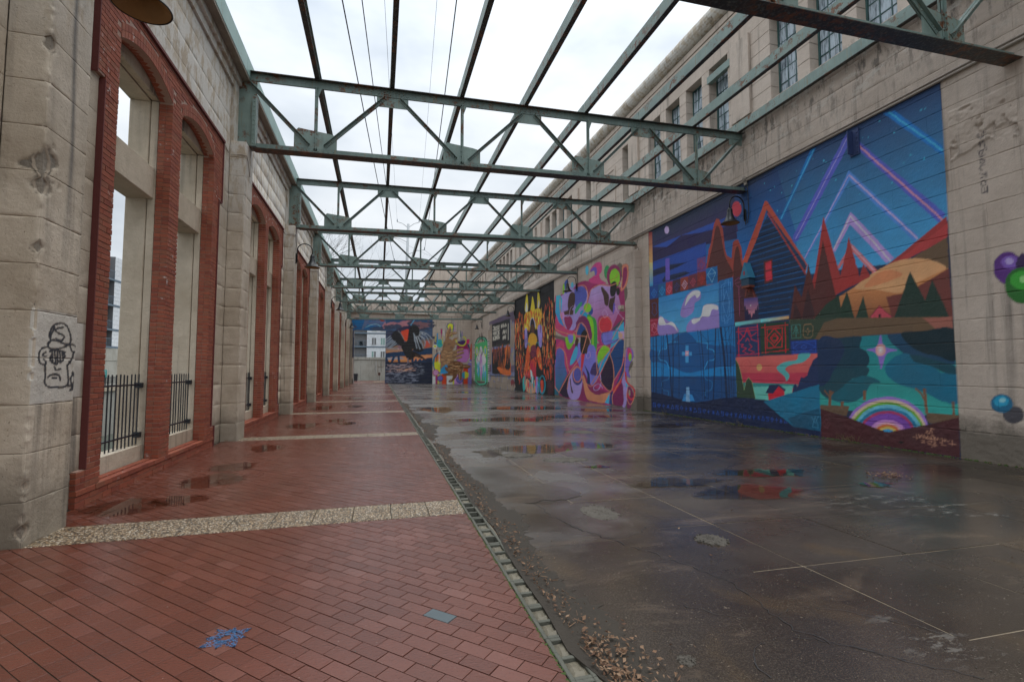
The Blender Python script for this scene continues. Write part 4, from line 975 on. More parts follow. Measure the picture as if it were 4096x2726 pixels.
p 140,28,76 0 937 466 1042 499 1074 426 937 414
p 60,28,84 0 1038 488 1035 477 1027 467 1013 459 997 454 979 452 961 454 944 458 931 466 923 476 920 487 923 498 931 508 944 516 960 521 978 523 997 522 1013 517 1026 509 1035 499
m 201,184,42 14.7,1.01 915 528 947 477 1010 467 1042 509 1031 562 999 572
p 20,96,124 0 791 247 787 207 776 171 758 143 736 124 712 118 687 124 664 143 647 171 635 207 631 246 634 286 645 322 662 350 685 369 709 375 734 369 757 351 775 323 786 287
p 28,28,92 0 729 489 727 476 721 465 712 455 701 449 688 447 675 449 664 455 655 464 649 475 647 488 649 501 654 512 663 522 675 528 687 530 700 528 712 522 721 513 727 502
p 39,144,140 0 752 486 751 470 745 456 737 444 726 437 714 434 702 437 691 444 682 455 676 469 674 485 676 501 682 516 690 527 701 535 713 538 725 535 736 528 745 517 750 502
g 184,52,24/216,200,42 0 649 226 659 308 699 360 725 350 727 133 691 144 655 185
p 216,200,42 0 647 246 690 267 726 247 727 133 691 139 660 175
p 18,80,108 0 890 699 888 686 881 673 871 663 858 657 843 654 829 656 816 662 805 672 799 684 796 697 798 711 805 723 815 733 828 739 843 742 857 740 870 734 881 725 888 713
p 216,200,42 0 884 699 882 687 877 677 869 668 858 663 846 661 835 662 824 667 816 675 811 686 809 697 810 709 816 720 824 728 834 734 846 736 858 734 868 729 876 721 882 711
p 208,200,204 0 684 449 683 441 679 433 673 427 666 424 658 422 649 423 642 427 636 433 632 440 631 449 632 457 636 464 641 470 649 474 657 476 665 475 673 471 679 465 683 458
p 216,200,42 0 672 450 671 445 669 440 665 437 660 434 655 433 650 434 646 436 642 440 640 445 639 450 640 455 642 459 646 463 650 466 655 466 660 466 665 463 668 460 671 455
s 42,128,176 0 727 123 742 185 783 226 840 216 840 175 814 123 763 113
p 140,36,88 0 709 128 708 116 702 105 694 97 683 91 671 90 659 91 648 97 639 106 634 116 632 128 634 140 639 151 647 160 658 165 670 167 682 165 693 160 702 151 707 140
p 176,128,168 0 702 128 701 119 696 110 689 103 681 98 671 97 661 98 652 103 645 110 641 119 639 128 640 138 645 147 652 154 660 159 670 160 680 159 689 154 696 147 701 138
p 18,48,92 0 761 56 760 45 754 35 746 27 736 21 725 20 713 21 703 27 695 35 689 45 688 57 689 68 694 78 702 86 713 92 724 93 735 92 746 86 754 78 759 68
p 106,92,164 0 754 56 753 47 749 39 742 32 734 28 725 27 715 28 707 33 701 39 696 47 695 57 696 66 700 74 707 81 715 85 724 86 733 85 742 81 748 74 753 66
p 18,48,92 0 1010 40 1008 26 1002 14 992 5 980 -2 966 -4 952 -1 940 5 930 15 924 27 922 40 924 54 930 66 940 75 952 81 965 83 979 81 991 75 1001 65 1008 53
p 106,92,164 0 1002 40 1001 28 996 18 987 10 977 5 966 4 955 5 944 11 936 19 931 29 929 40 931 51 936 61 944 69 954 74 966 76 977 74 987 69 995 61 1001 51
p 176,58,36 0 1079 97 1077 81 1070 67 1058 56 1044 49 1029 47 1013 49 999 56 988 68 981 81 978 97 980 112 987 126 998 137 1012 144 1028 147 1044 144 1058 137 1069 126 1076 112
p 39,128,156 0 1072 97 1070 83 1064 72 1054 62 1042 56 1029 54 1015 56 1003 62 994 72 987 84 985 97 987 110 993 122 1003 131 1015 137 1028 139 1042 137 1054 131 1063 122 1069 110
p 216,208,208 0 1132 283 1131 274 1127 267 1121 261 1113 257 1105 255 1096 257 1088 261 1082 266 1078 274 1077 282 1078 291 1082 298 1088 305 1096 308 1104 310 1113 309 1121 305 1127 299 1131 291
p 106,92,164 0 1125 283 1124 277 1121 271 1116 267 1111 264 1105 263 1098 264 1093 266 1088 271 1085 276 1084 282 1085 289 1088 294 1093 299 1098 301 1104 303 1111 302 1116 299 1121 294 1124 289
p 216,200,42 0 1028 144 1076 123 1076 71 1029 50
p 201,196,200 0 758 702 768 703 771 568 761 598
p 140,36,88 0 722 665 746 671 739 536 726 619
p 58,128,168 0 676 607 695 618 694 463 679 494
p 201,184,42 0 744 567 753 567 752 474 745 495
p 20,96,124 0 877 789 882 789 885 632 879 643
p 176,128,184 0 895 748 901 748 910 633 898 643
p 20,96,124 0 969 644 978 655 984 509 972 519
p 116,104,164 0 988 645 999 645 997 540 989 551
p 201,196,200 0 952 639 961 644 966 540 957 540
p 201,184,42 0 661 566 668 566 671 493 663 504
p 201,184,42 0 860 684 872 684 869 569 859 580
p 201,196,200 0 704 401 714 401 715 226 706 267
p 74,28,76 0 673 411 684 411 685 246 676 267
p 184,58,24 0 1100 468 1116 500 1119 290 1096 290
p 192,28,92 0 1047 539 1089 544 1084 500 1068 478 1047 499
s 138,102,72 0 785 568 790 609 805 651 836 704 849 689 843 652 831 600 827 537 796 516
s 138,102,72 0 826 574 836 621 873 632 925 628 925 612 873 595 847 574
s 138,102,72 0 868 517 894 554 936 565 936 548 910 528 905 497 884 465
s 138,102,72 0 858 475 895 497 937 499 942 485 905 466 869 434
s 138,102,72 0 750 401 755 474 780 526 832 548 874 517 900 466 880 413 833 361 792 371
s 138,102,72 0 730 350 740 401 802 423 874 403 927 393 917 320 875 268 813 242 762 206 731 185
s 138,102,72 0 901 398 979 433 1013 427 1011 410 937 383
s 138,102,72 0 901 351 985 388 1016 386 1013 368 927 331
s 138,102,72 0 901 310 969 336 995 331 990 315 927 289
s 106,68,40 0 814 226 865 268 928 273 980 258 1007 227 1002 164 981 123 939 102 877 92 825 113
s 106,68,40 0 996 227 1043 227 1096 215 1102 196 1075 183 1002 185
s 106,68,40 0 783 195 814 185 850 144 840 123 793 154
s 106,68,40 0 763 111 814 123 866 113 866 92 794 90 763 97
s 106,68,40 0 877 102 918 123 929 81 867 9 831 10 836 35 877 61
s 106,68,40 0 949 133 991 133 987 40 966 30 948 61
b 160,124,88 60,0.2,0.07 740 391 916 393 875 268 742 195
b 112,84,64 50,0.16,0.05 739 463 895 518 917 320 741 226
b 143,102,68 50,0.2,0.08 824 247 991 248 981 123 835 102
b 85,54,31 40,0.16,0.05 824 247 991 248 981 123 835 102
m 184,152,112 5.2,1.0 790 558 808 641 838 694
m 184,152,112 5.2,1.0 831 600 873 616 920 620
m 184,152,112 5.2,1.0 781 391 833 371 875 392
m 184,152,112 5.2,1.01 906 388 979 423 1011 420
m 184,152,112 5.2,1.01 906 343 985 378
m 184,152,112 5.2,1.01 907 299 985 326
m 184,152,112 5.2,1.01 845 226 939 206 991 216
m 184,152,112 5.2,1.01 855 185 939 164
m 184,152,112 5.2,1.01 882 82 851 20
m 184,152,112 5.2,1.01 965 123 966 40
m 184,152,112 5.2,1.01 1012 206 1091 201
m 53,36,26 4.2,1.0 806 553 826 589 849 678
m 53,36,26 4.2,1.0 847 585 920 610
m 53,36,26 4.1,1.0 750 391 780 495
m 53,36,26 4.2,1.01 911 380 1011 406
m 53,36,26 4.2,1.01 912 332 1013 366
m 53,36,26 4.2,1.01 912 289 990 312
m 53,36,26 4.1,1.0 794 90 866 92
m 53,36,26 4.1,1.01 846 8 929 79
m 53,36,26 4.2,1.01 1004 183 1075 182
@L
m 25,27,34 1.9,1.58 568 186 570 189 568 194 572 202 580 206 591 206 598 200 602 191 597 186 583 188 573 189 567 186 568 182 574 180 587 182 602 186 610 185 614 182 611 179 604 180 601 185
m 25,27,34 1.9,1.53 569 191 575 202
m 25,27,34 1.9,1.57 578 191 586 189 590 194 580 197 577 200 588 203
m 25,27,34 1.8,1.49 568 182 560 181 555 176 555 170 558 166 564 165 565 167
m 25,27,34 1.8,1.5 564 177 560 174 565 173
m 25,27,34 1.8,1.5 562 170 565 168
m 25,27,34 1.9,1.56 564 165 565 155 565 148 570 144 581 143 595 143 601 147 600 155 598 165
m 25,27,34 2.0,1.63 599 165 605 171 607 178 605 179
m 25,27,34 2.0,1.62 601 169 602 167
m 25,27,34 1.9,1.56 570 178 575 179 587 179 593 178
m 25,27,34 1.9,1.54 572 174 571 170 575 167 582 166 581 178
m 25,27,34 1.9,1.58 581 178 582 170 588 168 593 173 592 177
m 25,27,34 1.9,1.54 573 179 575 167
m 25,27,34 1.9,1.55 577 179 579 167
m 25,27,34 1.9,1.57 585 178 587 169
m 25,27,34 1.9,1.59 589 178 591 170
m 25,27,34 1.9,1.56 578 163 581 160 587 161
m 25,27,34 1.9,1.55 569 153 573 155 580 156 586 154 588 150
m 25,27,34 1.9,1.55 576 152 582 152
m 25,27,34 2.0,1.64 609 157 605 151 608 144 612 151 607 157
m 25,27,34 2.0,1.67 614 159 617 159
m 25,27,34 2.0,1.66 611 143 615 153 614 143 619 150
m 25,27,34 2.0,1.68 618 141 621 150 620 139 624 151
m 25,27,34 2.0,1.64 601 144 609 143 605 139 613 140 618 134
p 31,90,56 0 544 47 545 47 546 37 545 36
"""
GAIN = 1.75
def srgb_lin(x): return x / 12.92 if x <= .04045 else ((x + .055) / 1.055) ** 2.4
class Canvas:
    def __init__(s, u0, u1, v0, v1, r):
        s.u0, s.v0, s.r = u0, v0, r; s.w = int((u1 - u0) / r) + 1; s.h = int((v1 - v0) / r) + 1
        s.a = np.zeros((s.h, s.w, 4), np.float32)
    def poly(s, P, fill, alpha=1.):
        P = np.asarray(P, float)
        x = (P[:, 0] - s.u0) / s.r; y = (P[:, 1] - s.v0) / s.r
        x0 = max(0, int(x.min())); x1 = min(s.w, int(x.max()) + 2); y0 = max(0, int(y.min())); y1 = min(s.h, int(y.max()) + 2)
        if x1 <= x0 or y1 <= y0: return None
        gx = np.arange(x0, x1) + .5; gy = np.arange(y0, y1) + .5; m = np.zeros((y1 - y0, x1 - x0), bool)
        for i in range(len(x)):
            xa, ya, xb, yb = x[i], y[i], x[(i + 1) % len(x)], y[(i + 1) % len(x)]
            if ya == yb: continue
            rows = (gy >= min(ya, yb)) & (gy < max(ya, yb))
            if not rows.any(): continue
            xc = xa + (gy[rows] - ya) * (xb - xa) / (yb - ya); m[rows] ^= gx[None, :] >= xc[:, None]
        if fill is None: return m, gx, gy, x0, y0
        v = s.a[y0:y1, x0:x1]
        if callable(fill): c = fill(gx * s.r + s.u0, gy * s.r + s.v0); v[m] = c[m]
        else: v[m] = (*fill, alpha)
def cr(P, closed, k=5):
    P = np.asarray(P, float); n = len(P)
    if n < 3: return P
    o = []
    for i in range(n if closed else n - 1):
        g = (lambda j: P[j % n]) if closed else (lambda j: P[min(max(j, 0), n - 1)])
        a, b, c, d = g(i - 1), g(i), g(i + 1), g(i + 2)
        for t_ in np.arange(k) / k: o.append(.5 * (2 * b + (c - a) * t_ + (2 * a - 5 * b + 4 * c - d) * t_ ** 2 + (3 * b - a - 3 * c + d) * t_ ** 3))
    if not closed: o.append(P[-1])
    return np.array(o)
def stroke(cv, P, w, c, r=1.):
    P = P / np.array([r, 1.]); S = np.array([r, 1.])
    for a, b in zip(P, P[1:]):
        d = b - a; l = math.hypot(*d)
        if l < 1e-6: continue
        n = np.array((-d[1], d[0])) / l * w / 2; e_ = d / l * w / 2
        cv.poly([(a - n - e_) * S, (a + n - e_) * S, (b + n + e_) * S, (b - n + e_) * S], c)
def paint(key, cvs):
    rg = np.random.RandomState(5); on = False
    for ln in ART.strip().split('\n'):
        if ln[0] == '@': on = ln[1] == key; continue
        if not on: continue
        f = ln.split(' '); k, cs, ar = f[0], f[1], [float(q) for q in f[2].split(',')]
        P = np.array([int(q) for q in f[3:]], float).reshape(-1, 2) / 100
        C = [tuple(min(.85, srgb_lin(int(q) / 255) * GAIN) for q in one.split(',')) for one in cs.split('/')] if ',' in cs else [(0, 0, 0)]
        for cv in cvs:
            if P[:, 0].max() < cv.u0 or P[:, 0].min() > cv.u0 + cv.w * cv.r: continue
            if k == 'c':
                r_ = cv.poly(P, None)
                if r_: cv.a[r_[4]:r_[4] + r_[0].shape[0], r_[3]:r_[3] + r_[0].shape[1]][r_[0]] = 0
            elif k in 'ps': cv.poly(P if k == 'p' else cr(P, True), C[0])
            elif k in 'lm': stroke(cv, P if k == 'l' else cr(P, False), max(ar[0] * .01, cv.r), C[0], ar[1])
            elif k in 'gG':
                i = 1 if k == 'g' else 0; lo, hi = P[:, i].min(), P[:, i].max()
                def fl(u, v, C=C, lo=lo, hi=hi, i=i):
                    t_ = ((v if i else u) - lo) / max(hi - lo, 1e-6); t_ = np.clip(t_, 0, 1)
                    g = (np.array(C[1])[None, :] * (1 - t_)[:, None] + np.array(C[0])[None, :] * t_[:, None])
                    g = np.concatenate([g, np.ones((len(g), 1))], 1)
                    return np.broadcast_to(g[:, None, :], (len(v), len(u), 4)) if i else np.broadcast_to(g[None], (len(v), len(u), 4))
                cv.poly(P, fl)
            elif k == 'h':
                st, wd = ar
                r_ = cv.poly(P, None)
                if r_ is None: continue
                m, gx, gy, x0, y0 = r_; vv = gy * cv.r + cv.v0; m &= ((vv % st) < max(wd, cv.r))[:, None]; cv.a[y0:y0 + m.shape[0], x0:x0 + m.shape[1]][m] = (*C[0], 1)
            elif k == 'f':   # flame licks
                n, w_, h_ = int(ar[0]), ar[1], ar[2]; r_ = cv.poly(P, None)
                if r_ is None: continue
                m = r_[0]; lo, hi = P.min(0), P.max(0)
                for _ in range(n):
                    q = lo + (hi - lo) * rg.rand(2); i = int((q[1] - cv.v0) / cv.r) - r_[4]; j = int((q[0] - cv.u0) / cv.r) - r_[3]
                    if not (0 <= i < m.shape[0] and 0 <= j < m.shape[1] and m[i, j]): continue
                    s_ = .5 + rg.rand() * .8; tt = np.linspace(0, 1, 10); bend = (rg.rand() - .5) * w_ * 2.2; ph = rg.rand() * 6
                    cx = q[0] + bend * tt ** 1.5 + np.sin(tt * 7 + ph) * w_ * .22; wd = w_ * s_ * np.sin(np.pi * (tt * .82 + .18)) ** .8 * (1 - tt * .35); cy = q[1] + (tt - .3) * h_ * s_
                    b_ = .72 + .56 * rg.rand(); cv.poly(np.concatenate([np.stack([cx - wd, cy], 1), np.stack([cx + wd, cy], 1)[::-1]]), tuple(min(1, z * b_) for z in C[0]))
            elif k == 'b':
                n, rx, ry = int(ar[0]), ar[1], ar[2]; lo, hi = P.min(0), P.max(0)
                for _ in range(n):
                    q = lo + (hi - lo) * rg.rand(2); ins = False; j = len(P) - 1
                    for i in range(len(P)):
                        if (P[i, 1] > q[1]) != (P[j, 1] > q[1]) and q[0] < (P[j, 0] - P[i, 0]) * (q[1] - P[i, 1]) / (P[j, 1] - P[i, 1]) + P[i, 0]: ins = not ins
                        j = i
                    if not ins: continue
                    s_ = .4 + rg.rand(); a = np.linspace(0, 2 * np.pi, 9)[:-1]; ph = rg.rand() * 6
                    wob = 1 + .25 * np.sin(3 * a + ph); sk = (rg.rand() - .5) * .5
                    X = np.cos(a) * rx * s_ * wob + np.sin(a) * ry * s_ * sk * (ry > rx * 1.5); Y = np.sin(a) * ry * s_ * wob
                    b_ = .8 + .4 * rg.rand(); cv.poly(np.stack([q[0] + X, q[1] + Y], 1), tuple(min(1, z * b_) for z in C[0]))
cvR = [Canvas(4.9, 20.6, -.25, 7.8, .011), Canvas(20.6, 40.2, -.25, 7.8, .022), Canvas(40.2, 60, -.25, 7.8, .035)]
for c_ in cvR: c_.wall = 'R'
cvE = [Canvas(-3.6, 11.3, -.25, 8.2, .03)]; cvE[0].wall = 'E'; cvL = [Canvas(5.3, 6.4, 1.2, 2.3, .006)]; cvL[0].wall = 'L'
paint('R', cvR); paint('E', cvE); paint('L', cvL)
def sample(cvs, u, v):
    out_ = np.zeros(u.shape + (4,), np.float32)
    for cv in cvs:
        q = cv.r
        acc = np.zeros(u.shape + (4,), np.float32); hit = (u >= cv.u0) & (u < cv.u0 + cv.w * cv.r)
        if not hit.any(): continue
        for du, dv in ((-.5, -.5), (.5, -.5), (-.5, .5), (.5, .5)):
            i = ((u + du * q - cv.u0) / cv.r).astype(int); j = ((v + dv * q - cv.v0) / cv.r).astype(int)
            ok = (i >= 0) & (i < cv.w) & (j >= 0) & (j < cv.h)
            s_ = cv.a[np.clip(j, 0, cv.h - 1), np.clip(i, 0, cv.w - 1)] * ok[..., None]; acc += s_ * np.array([1, 1, 1, 1]) * s_[..., 3:4]
        al = acc[..., 3:4] / 4; rgb = np.where(acc[..., 3:4] > 0, acc[..., :3] / np.maximum(acc[..., 3:4], 1e-6), 0)
        o = np.concatenate([rgb, al], -1); out_ = np.where(hit[..., None], o, out_)
    return out_
def panel(name, org, du, dv, nrm, W, H, cell, mat, parent, var, art=None, amp=.004, groove=.007, depth=.06, rough=None, gv=None):
    gu = groove if gv is None else gv
    """One wall block: a gridded front with rounded, recessed edges, fine relief, returns at the sides; art(u,v world pts)->rgba"""
    nu = max(2, int(round(W / cell))); nv = max(2, int(round(H / cell)))
    U = np.concatenate([[0, gu * .6], np.linspace(gu * 1.6, W - gu * 1.6, nu - 1), [W - gu * .6, W]]); Vv = np.concatenate([[0, groove * .6], np.linspace(groove * 1.6, H - groove * 1.6, nv - 1), [H - groove * .6, H]])
    u, v = np.meshgrid(U, Vv); org = np.array(org, float); du = np.array(du, float); dv = np.array(dv, float); nrm = np.array(nrm, float)
    P = org + u[..., None] * du + v[..., None] * dv
    a, b = P[..., 0] + P[..., 1], P[..., 2]
    d = (fbm(a * 6, b * 6) - .47) * amp * 1.1 + (fbm(a * 22, b * 22, 2) - .37) * amp
    rr_ = rough(P) if rough is not None else 0
    d = d + rr_
    ed = np.zeros(u.shape); ed[1, :] = ed[-2, :] = ed[:, 1] = ed[:, -2] = -groove * .12
    wob = (vn(a * 9, b * 9) > .62) * -.004
    ed[1, :] += wob[1, :]; ed[-2, :] += wob[-2, :]
    d = d + ed; rr_ = rr_ + np.zeros(d.shape); D_ = np.minimum(rr_, 0) - depth; d[0, :] = D_[0, :]; d[-1, :] = D_[-1, :]; d[:, 0] = D_[:, 0]; d[:, -1] = D_[:, -1]
    P = P + d[..., None] * nrm; n1, n2 = u.shape
    idx = np.arange(n1 * n2).reshape(n1, n2); F = np.stack([idx[:-1, :-1], idx[:-1, 1:], idx[1:, 1:], idx[1:, :-1]], -1).reshape(-1, 4)
    pc = art(P) if art else None
    if pc is not None and pc[..., 3].max() <= 0: pc = None
    return P.reshape(-1, 3), F, var, pc.reshape(-1, 4) if pc is not None else None
def join_panels(L_):
    V = []; F = []; va = []; pc = []; n = 0
    for P, f, v, c in L_:
        V.append(P); F.append(f + n); n += len(P); va.append(np.full(len(P), v)); pc.append(c if c is not None else np.zeros((len(P), 4)))
    return np.concatenate(V), np.concatenate(F), np.concatenate(va), np.concatenate(pc)

# ---------------------------------------------------------------- constants of the place (metres)
BAY = 6.8; P0 = 5.46; NB = 8; YE = 59.8; XR = 11.15; XW = -3.42; XP = -3.08; XB = -3.36
ZC = lambda k: -.035 + .4375 * k         # course joints of the block walls
def zfl(x): return -.015 * max(0, x - 1.165)
def cut(P, a, b, c):                      # clip polygon to a*x+b*y<=c
    o = []
    for i in range(len(P)):
        p, q = P[i], P[(i + 1) % len(P)]; dp, dq = a * p[0] + b * p[1] - c, a * q[0] + b * q[1] - c
        if dp <= 0: o.append(p)
        if dp * dq < 0: t_ = dp / (dp - dq); o.append((p[0] + (q[0] - p[0]) * t_, p[1] + (q[1] - p[1]) * t_))
    return o
def clip(P, x0, x1, y0, y1):
    for a in ((-1, 0, -x0), (1, 0, x1), (0, -1, -y0), (0, 1, y1)):
        P = cut(P, *a)
        if len(P) < 3: return []
    return P
# ---------------------------------------------------------------- ground
def sheet(name, x0, x1, y0, y1, z, mat, kind='structure'):
    return tag(mesh(name, [(x0, y0, z), (x1, y0, z), (x1, y1, z), (x0, y1, z)], [(0, 1, 2, 3)], mat), kind=kind)
sheet('ground', -600, 600, -300, 900, -5.2, M['ground'])
mb = MB(); mb.box(-4.35, 1.1, -30, 98, -5.19, -.045); mb.box(1.1, 40, -30, 98, -5.19, -.35); tag(mb.build('terrace', M['soil']), kind='structure')
sheet('canal_water', -24, -4.36, -60, 300, -4.35, M['water'])
mb = MB(); mb.box(-200, -24, -60, 300, -5.18, -.15); tag(mb.build('far_bank', M['far']), kind='structure')
walk = tag(bpy.data.objects.new('brick_walk', None), kind='structure'); col.objects.link(walk)
mb = MB(); mb.box(-3.6, .972, -2, YE + 17.2, -.04, -.007); mb.build('joint_bed', M['bed'], walk)
# pavers: 0.20 x 0.10, courses at 45 degrees, clipped between the aggregate strips
full = []; cutp = []
S2 = math.sqrt(.5); px, py = .2035, .1035
e1 = np.array((S2, -S2)); e2 = np.array((S2, S2)); org = np.array((-1.3, 3.0))
def prism_xy(P, zt, var, mb, dz=.016, dr=.0007):
    n = len(mb.V); k = len(P); cx = sum(p[0] for p in P) / k; cy = sum(p[1] for p in P) / k
    for q, z in ((0, zt), (1, zt - dr), (1, -dz)):
        for x, y in P:
            d = math.hypot(x - cx, y - cy) or 1; s_ = (1 if q else 1 - dr / d * 1.2)
            mb.V.append((cx + (x - cx) * s_, cy + (y - cy) * s_, z)); mb.c.append(var)
    mb.F.append(tuple(range(n, n + k)))
    for r_ in (0, 1):
        for i in range(k): a = n + r_ * k + i; b = n + r_ * k + (i + 1) % k; mb.F.append((a, a + k, b + k, b))
for bay in range(-1, 8):
    y0, y1 = P0 + .61 + BAY * bay, P0 + BAY * (bay + 1)
    if bay == 7: y1 = YE + 16
    if bay == -1: y0 = -.2
    far = y0 > 26
    x0, x1 = -3.38, .968
    c0 = np.array(((x0 + x1) / 2, (y0 + y1) / 2)); rad = math.hypot(x1 - x0, y1 - y0) / 2 + .2
    j0 = int(((c0 - org) @ e2 - rad) / py); j1 = int(((c0 - org) @ e2 + rad) / py) + 1; i0 = int(((c0 - org) @ e1 - rad) / px) - 1; i1 = int(((c0 - org) @ e1 + rad) / px) + 1
    for j in range(j0, j1):
        for i in range(i0, i1):
            o = org + e1 * (i * px + (j % 2) * px / 2) + e2 * j * py; g = .0028
            Q = [o + e1 * g + e2 * g, o + e1 * (px - g) + e2 * g, o + e1 * (px - g) + e2 * (py - g), o + e1 * g + e2 * (py - g)]
            c = sum(Q) / 4
            if not (x0 - .15 < c[0] < x1 + .15 and y0 - .15 < c[1] < y1 + .15): continue
            T = clip([tuple(q) for q in Q], x0, x1, y0 + .003, y1 - .003)
            if len(T) < 3: continue
            whole = len(T) == 4 and abs(T[0][0] - Q[0][0]) < 1e-6 and abs(T[2][0] - Q[2][0]) < 1e-6
            (full if whole else cutp).append((c, T, rnd.random(), rnd.gauss(0, .0007)))
vis = lambda c: c[1] > 2.2 and -1.12 * c[1] - .3 < c[0] and math.hypot(c[0], c[1]) < 30
full.sort(key=lambda f: math.hypot(*f[0]) if vis(f[0]) else 1e3 + f[0][1])
pm = MB(); prism_xy([(-px/2+.0028, -py/2+.0028), (px/2-.0028, -py/2+.0028), (px/2-.0028, py/2-.0028), (-px/2+.0028, py/2-.0028)], 0, 0, pm)
tmp = pm.build('paver', M['paver'], walk); pme = tmp.data; bpy.data.objects.remove(tmp)
special = min(range(300), key=lambda i: math.hypot(full[i][0][0] - .45, full[i][0][1] - 3.22))
for k, (c, T, v, dz) in enumerate(full[:300]):
    if k == special:
        b_ = MB(); prism_xy(T, .001, 0, b_); b_.build('metal_plate', M['plate'], walk); continue
    o = link('paver', pme, (c[0], c[1], dz), walk, (rnd.gauss(0, .0012), rnd.gauss(0, .0012), R(-45) + rnd.gauss(0, .004)))
b_ = MB()
for c, T, v, dz in full[300:] + cutp: prism_xy(T, dz, v, b_)
tag(b_.build('paver', M['paver'], walk), kind='stuff')
# aggregate strips
am = None
for bay in range(0, 8):
    ya = P0 + .02 + BAY * bay
    for i in range(11):
        xa = .968 - .4075 * (i + 1)
        if xa < -3.5: continue
        if am is None:
            b_ = MB(); b_.box(.004, .4035, 0, .585, -.03, 0, 0, .003); am = b_.build('aggregate_slab', M['agg'], walk); am.location = (xa, ya, 0); am = am.data
        else: link('aggregate_slab', am, (xa, ya, rnd.gauss(0, .0006)), walk)
# chalk star on the pavers
b_ = MB(); ca, sa = math.cos(-.35), math.sin(-.35)
for k in range(8):
    a = k * math.pi / 4 + .15; L_ = .115 if k % 2 else .085
    for _ in range(150):
        t_ = rnd.random(); u = rnd.uniform(-1, 1); r_ = .028 + L_ * t_; wd = .034 * math.sin(math.pi * min(1, .12 + t_ * .9)) ; q = u * wd
        x = r_ * math.cos(a) - q * math.sin(a); y = r_ * math.sin(a) + q * math.cos(a); s_ = rnd.uniform(.0018, .0042)
        if vn(x * 90, y * 90) > .72: continue
        n = len(b_.V); X, Y = -.86 + x * ca - y * sa, 3.34 + x * sa + y * ca; b_.V += [(X - s_, Y - s_, .0035), (X + s_, Y - s_ * .4, .0035), (X + s_ * .6, Y + s_, .0035), (X - s_ * .7, Y + s_ * .8, .0035)]; b_.c += [0] * 4; b_.F.append((n, n + 1, n + 2, n + 3))
star = b_.build('chalk_star', M['chalk']); tag(star, 'blue chalk star scribbled across the red pavers', 'chalk drawing')
# ---------------------------------------------------------------- court of cast slabs on the right
court_o = tag(bpy.data.objects.new('concrete_court', None), kind='structure'); col.objects.link(court_o)
def tilt(V): return [(x, y, z + zfl(x)) for x, y, z in V]
b_ = MB(); b_.V = tilt([(1.128, -2, -.0045), (XR + .1, -2, -.0045), (XR + .1, YE, -.0045), (1.128, YE, -.0045)]); b_.F = [(0, 1, 2, 3)]; b_.c = [0] * 4; b_.build('joint_bed', M['bed2'], court_o)
slabs = []
gx = [1.132, 2.3] + [3.45 + 1.16 * k for k in range(6)] + [XR + .02]; gy = [-.2, 1.05, 2.2, 3.36, 4.5, 5.65, 6.8] + [6.8 + 1.16 * k for k in range(1, 46)]; gy = [g for g in gy if g < YE - .3] + [YE]
for i in range(len(gx) - 1):
    for j in range(len(gy) - 1): slabs.append((gx[i], gx[i+1], gy[j], gy[j+1]))
slabs.sort(key=lambda s: math.hypot(s[0], s[2]) if s[2] > 1 else 900)
b_ = MB()
def slab(mb, x0, x1, y0, y1, g=.0065):
    n = len(mb.V); v = rnd.random(); zz = rnd.gauss(0, .0012); m = 5
    xs = np.linspace(x0 + g, x1 - g, m); ys = np.linspace(y0 + g, y1 - g, m)
    for a, x in enumerate(xs):
        for b, y in enumerate(ys): mb.V.append((x + (rnd.gauss(0, .0015) if 0 < b < m - 1 else 0), y + (rnd.gauss(0, .0015) if 0 < a < m - 1 else 0), zfl(x) + zz - (.002 if a in (0, m-1) or b in (0, m-1) else 0))); mb.c.append(v)
    for a in range(m - 1):
        for b in range(m - 1): q = n + a * m + b; mb.F.append((q, q + m, q + m + 1, q + 1))
    ring = [n + a * m for a in range(m)] + [n + (m-1) * m + b for b in range(1, m)] + [n + a * m + m - 1 for a in range(m - 2, -1, -1)] + [n + b for b in range(m - 2, 0, -1)]
    k = len(mb.V)
    for r_ in ring: x, y, z = mb.V[r_]; mb.V.append((x, y, z - .03)); mb.c.append(v)
    for i in range(len(ring)): j = (i + 1) % len(ring); mb.F.append((ring[i], k + i, k + j, ring[j]))
for k, s_ in enumerate(slabs):
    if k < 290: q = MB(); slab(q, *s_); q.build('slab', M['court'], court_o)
    else: slab(b_, *s_, .007)
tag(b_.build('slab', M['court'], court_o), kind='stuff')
# worn asphalt patch over the slabs, ragged edge
def blob(name, pts, z, mat, parent, th=.006, k=6, jit=.02, kind=None, rise=0):
    P = cr(pts, True, k); P = np.array([(x + rnd.gauss(0, jit), y + rnd.gauss(0, jit)) for x, y in P]); n = len(P)
    if not rise:
        V = [(x, y, z + zfl(x)) for x, y in P] + [(x, y, z - th + zfl(x)) for x, y in P]; o = mesh(name, V, [tuple(range(n))] + [(i, (i + 1) % n, n + (i + 1) % n, n + i) for i in range(n)], mat, parent); fixn(o)
        if kind: o['kind'] = kind
        return o
    c = P.mean(0); V = [(c[0], c[1], z + rise + zfl(c[0]))]; F = []
    RG = [(q / 9, rise * (1 - (q / 9) ** 3) * .85) for q in range(1, 9)] + [(1, -th)]
    for s_, dz in RG:
        for x, y in P: X, Y = c[0] + (x - c[0]) * s_, c[1] + (y - c[1]) * s_; V.append((X, Y, z + dz + zfl(X) + rnd.gauss(0, rise * .16)))
    for i in range(n): F.append((0, 1 + i, 1 + (i + 1) % n))
    for r_ in range(len(RG) - 1):
        for i in range(n): a = 1 + r_ * n + i; b = 1 + r_ * n + (i + 1) % n; F.append((a, a + n, b + n, b))
    o = mesh(name, V, F, mat, parent); fixn(o)
    if kind: o['kind'] = kind
    return o
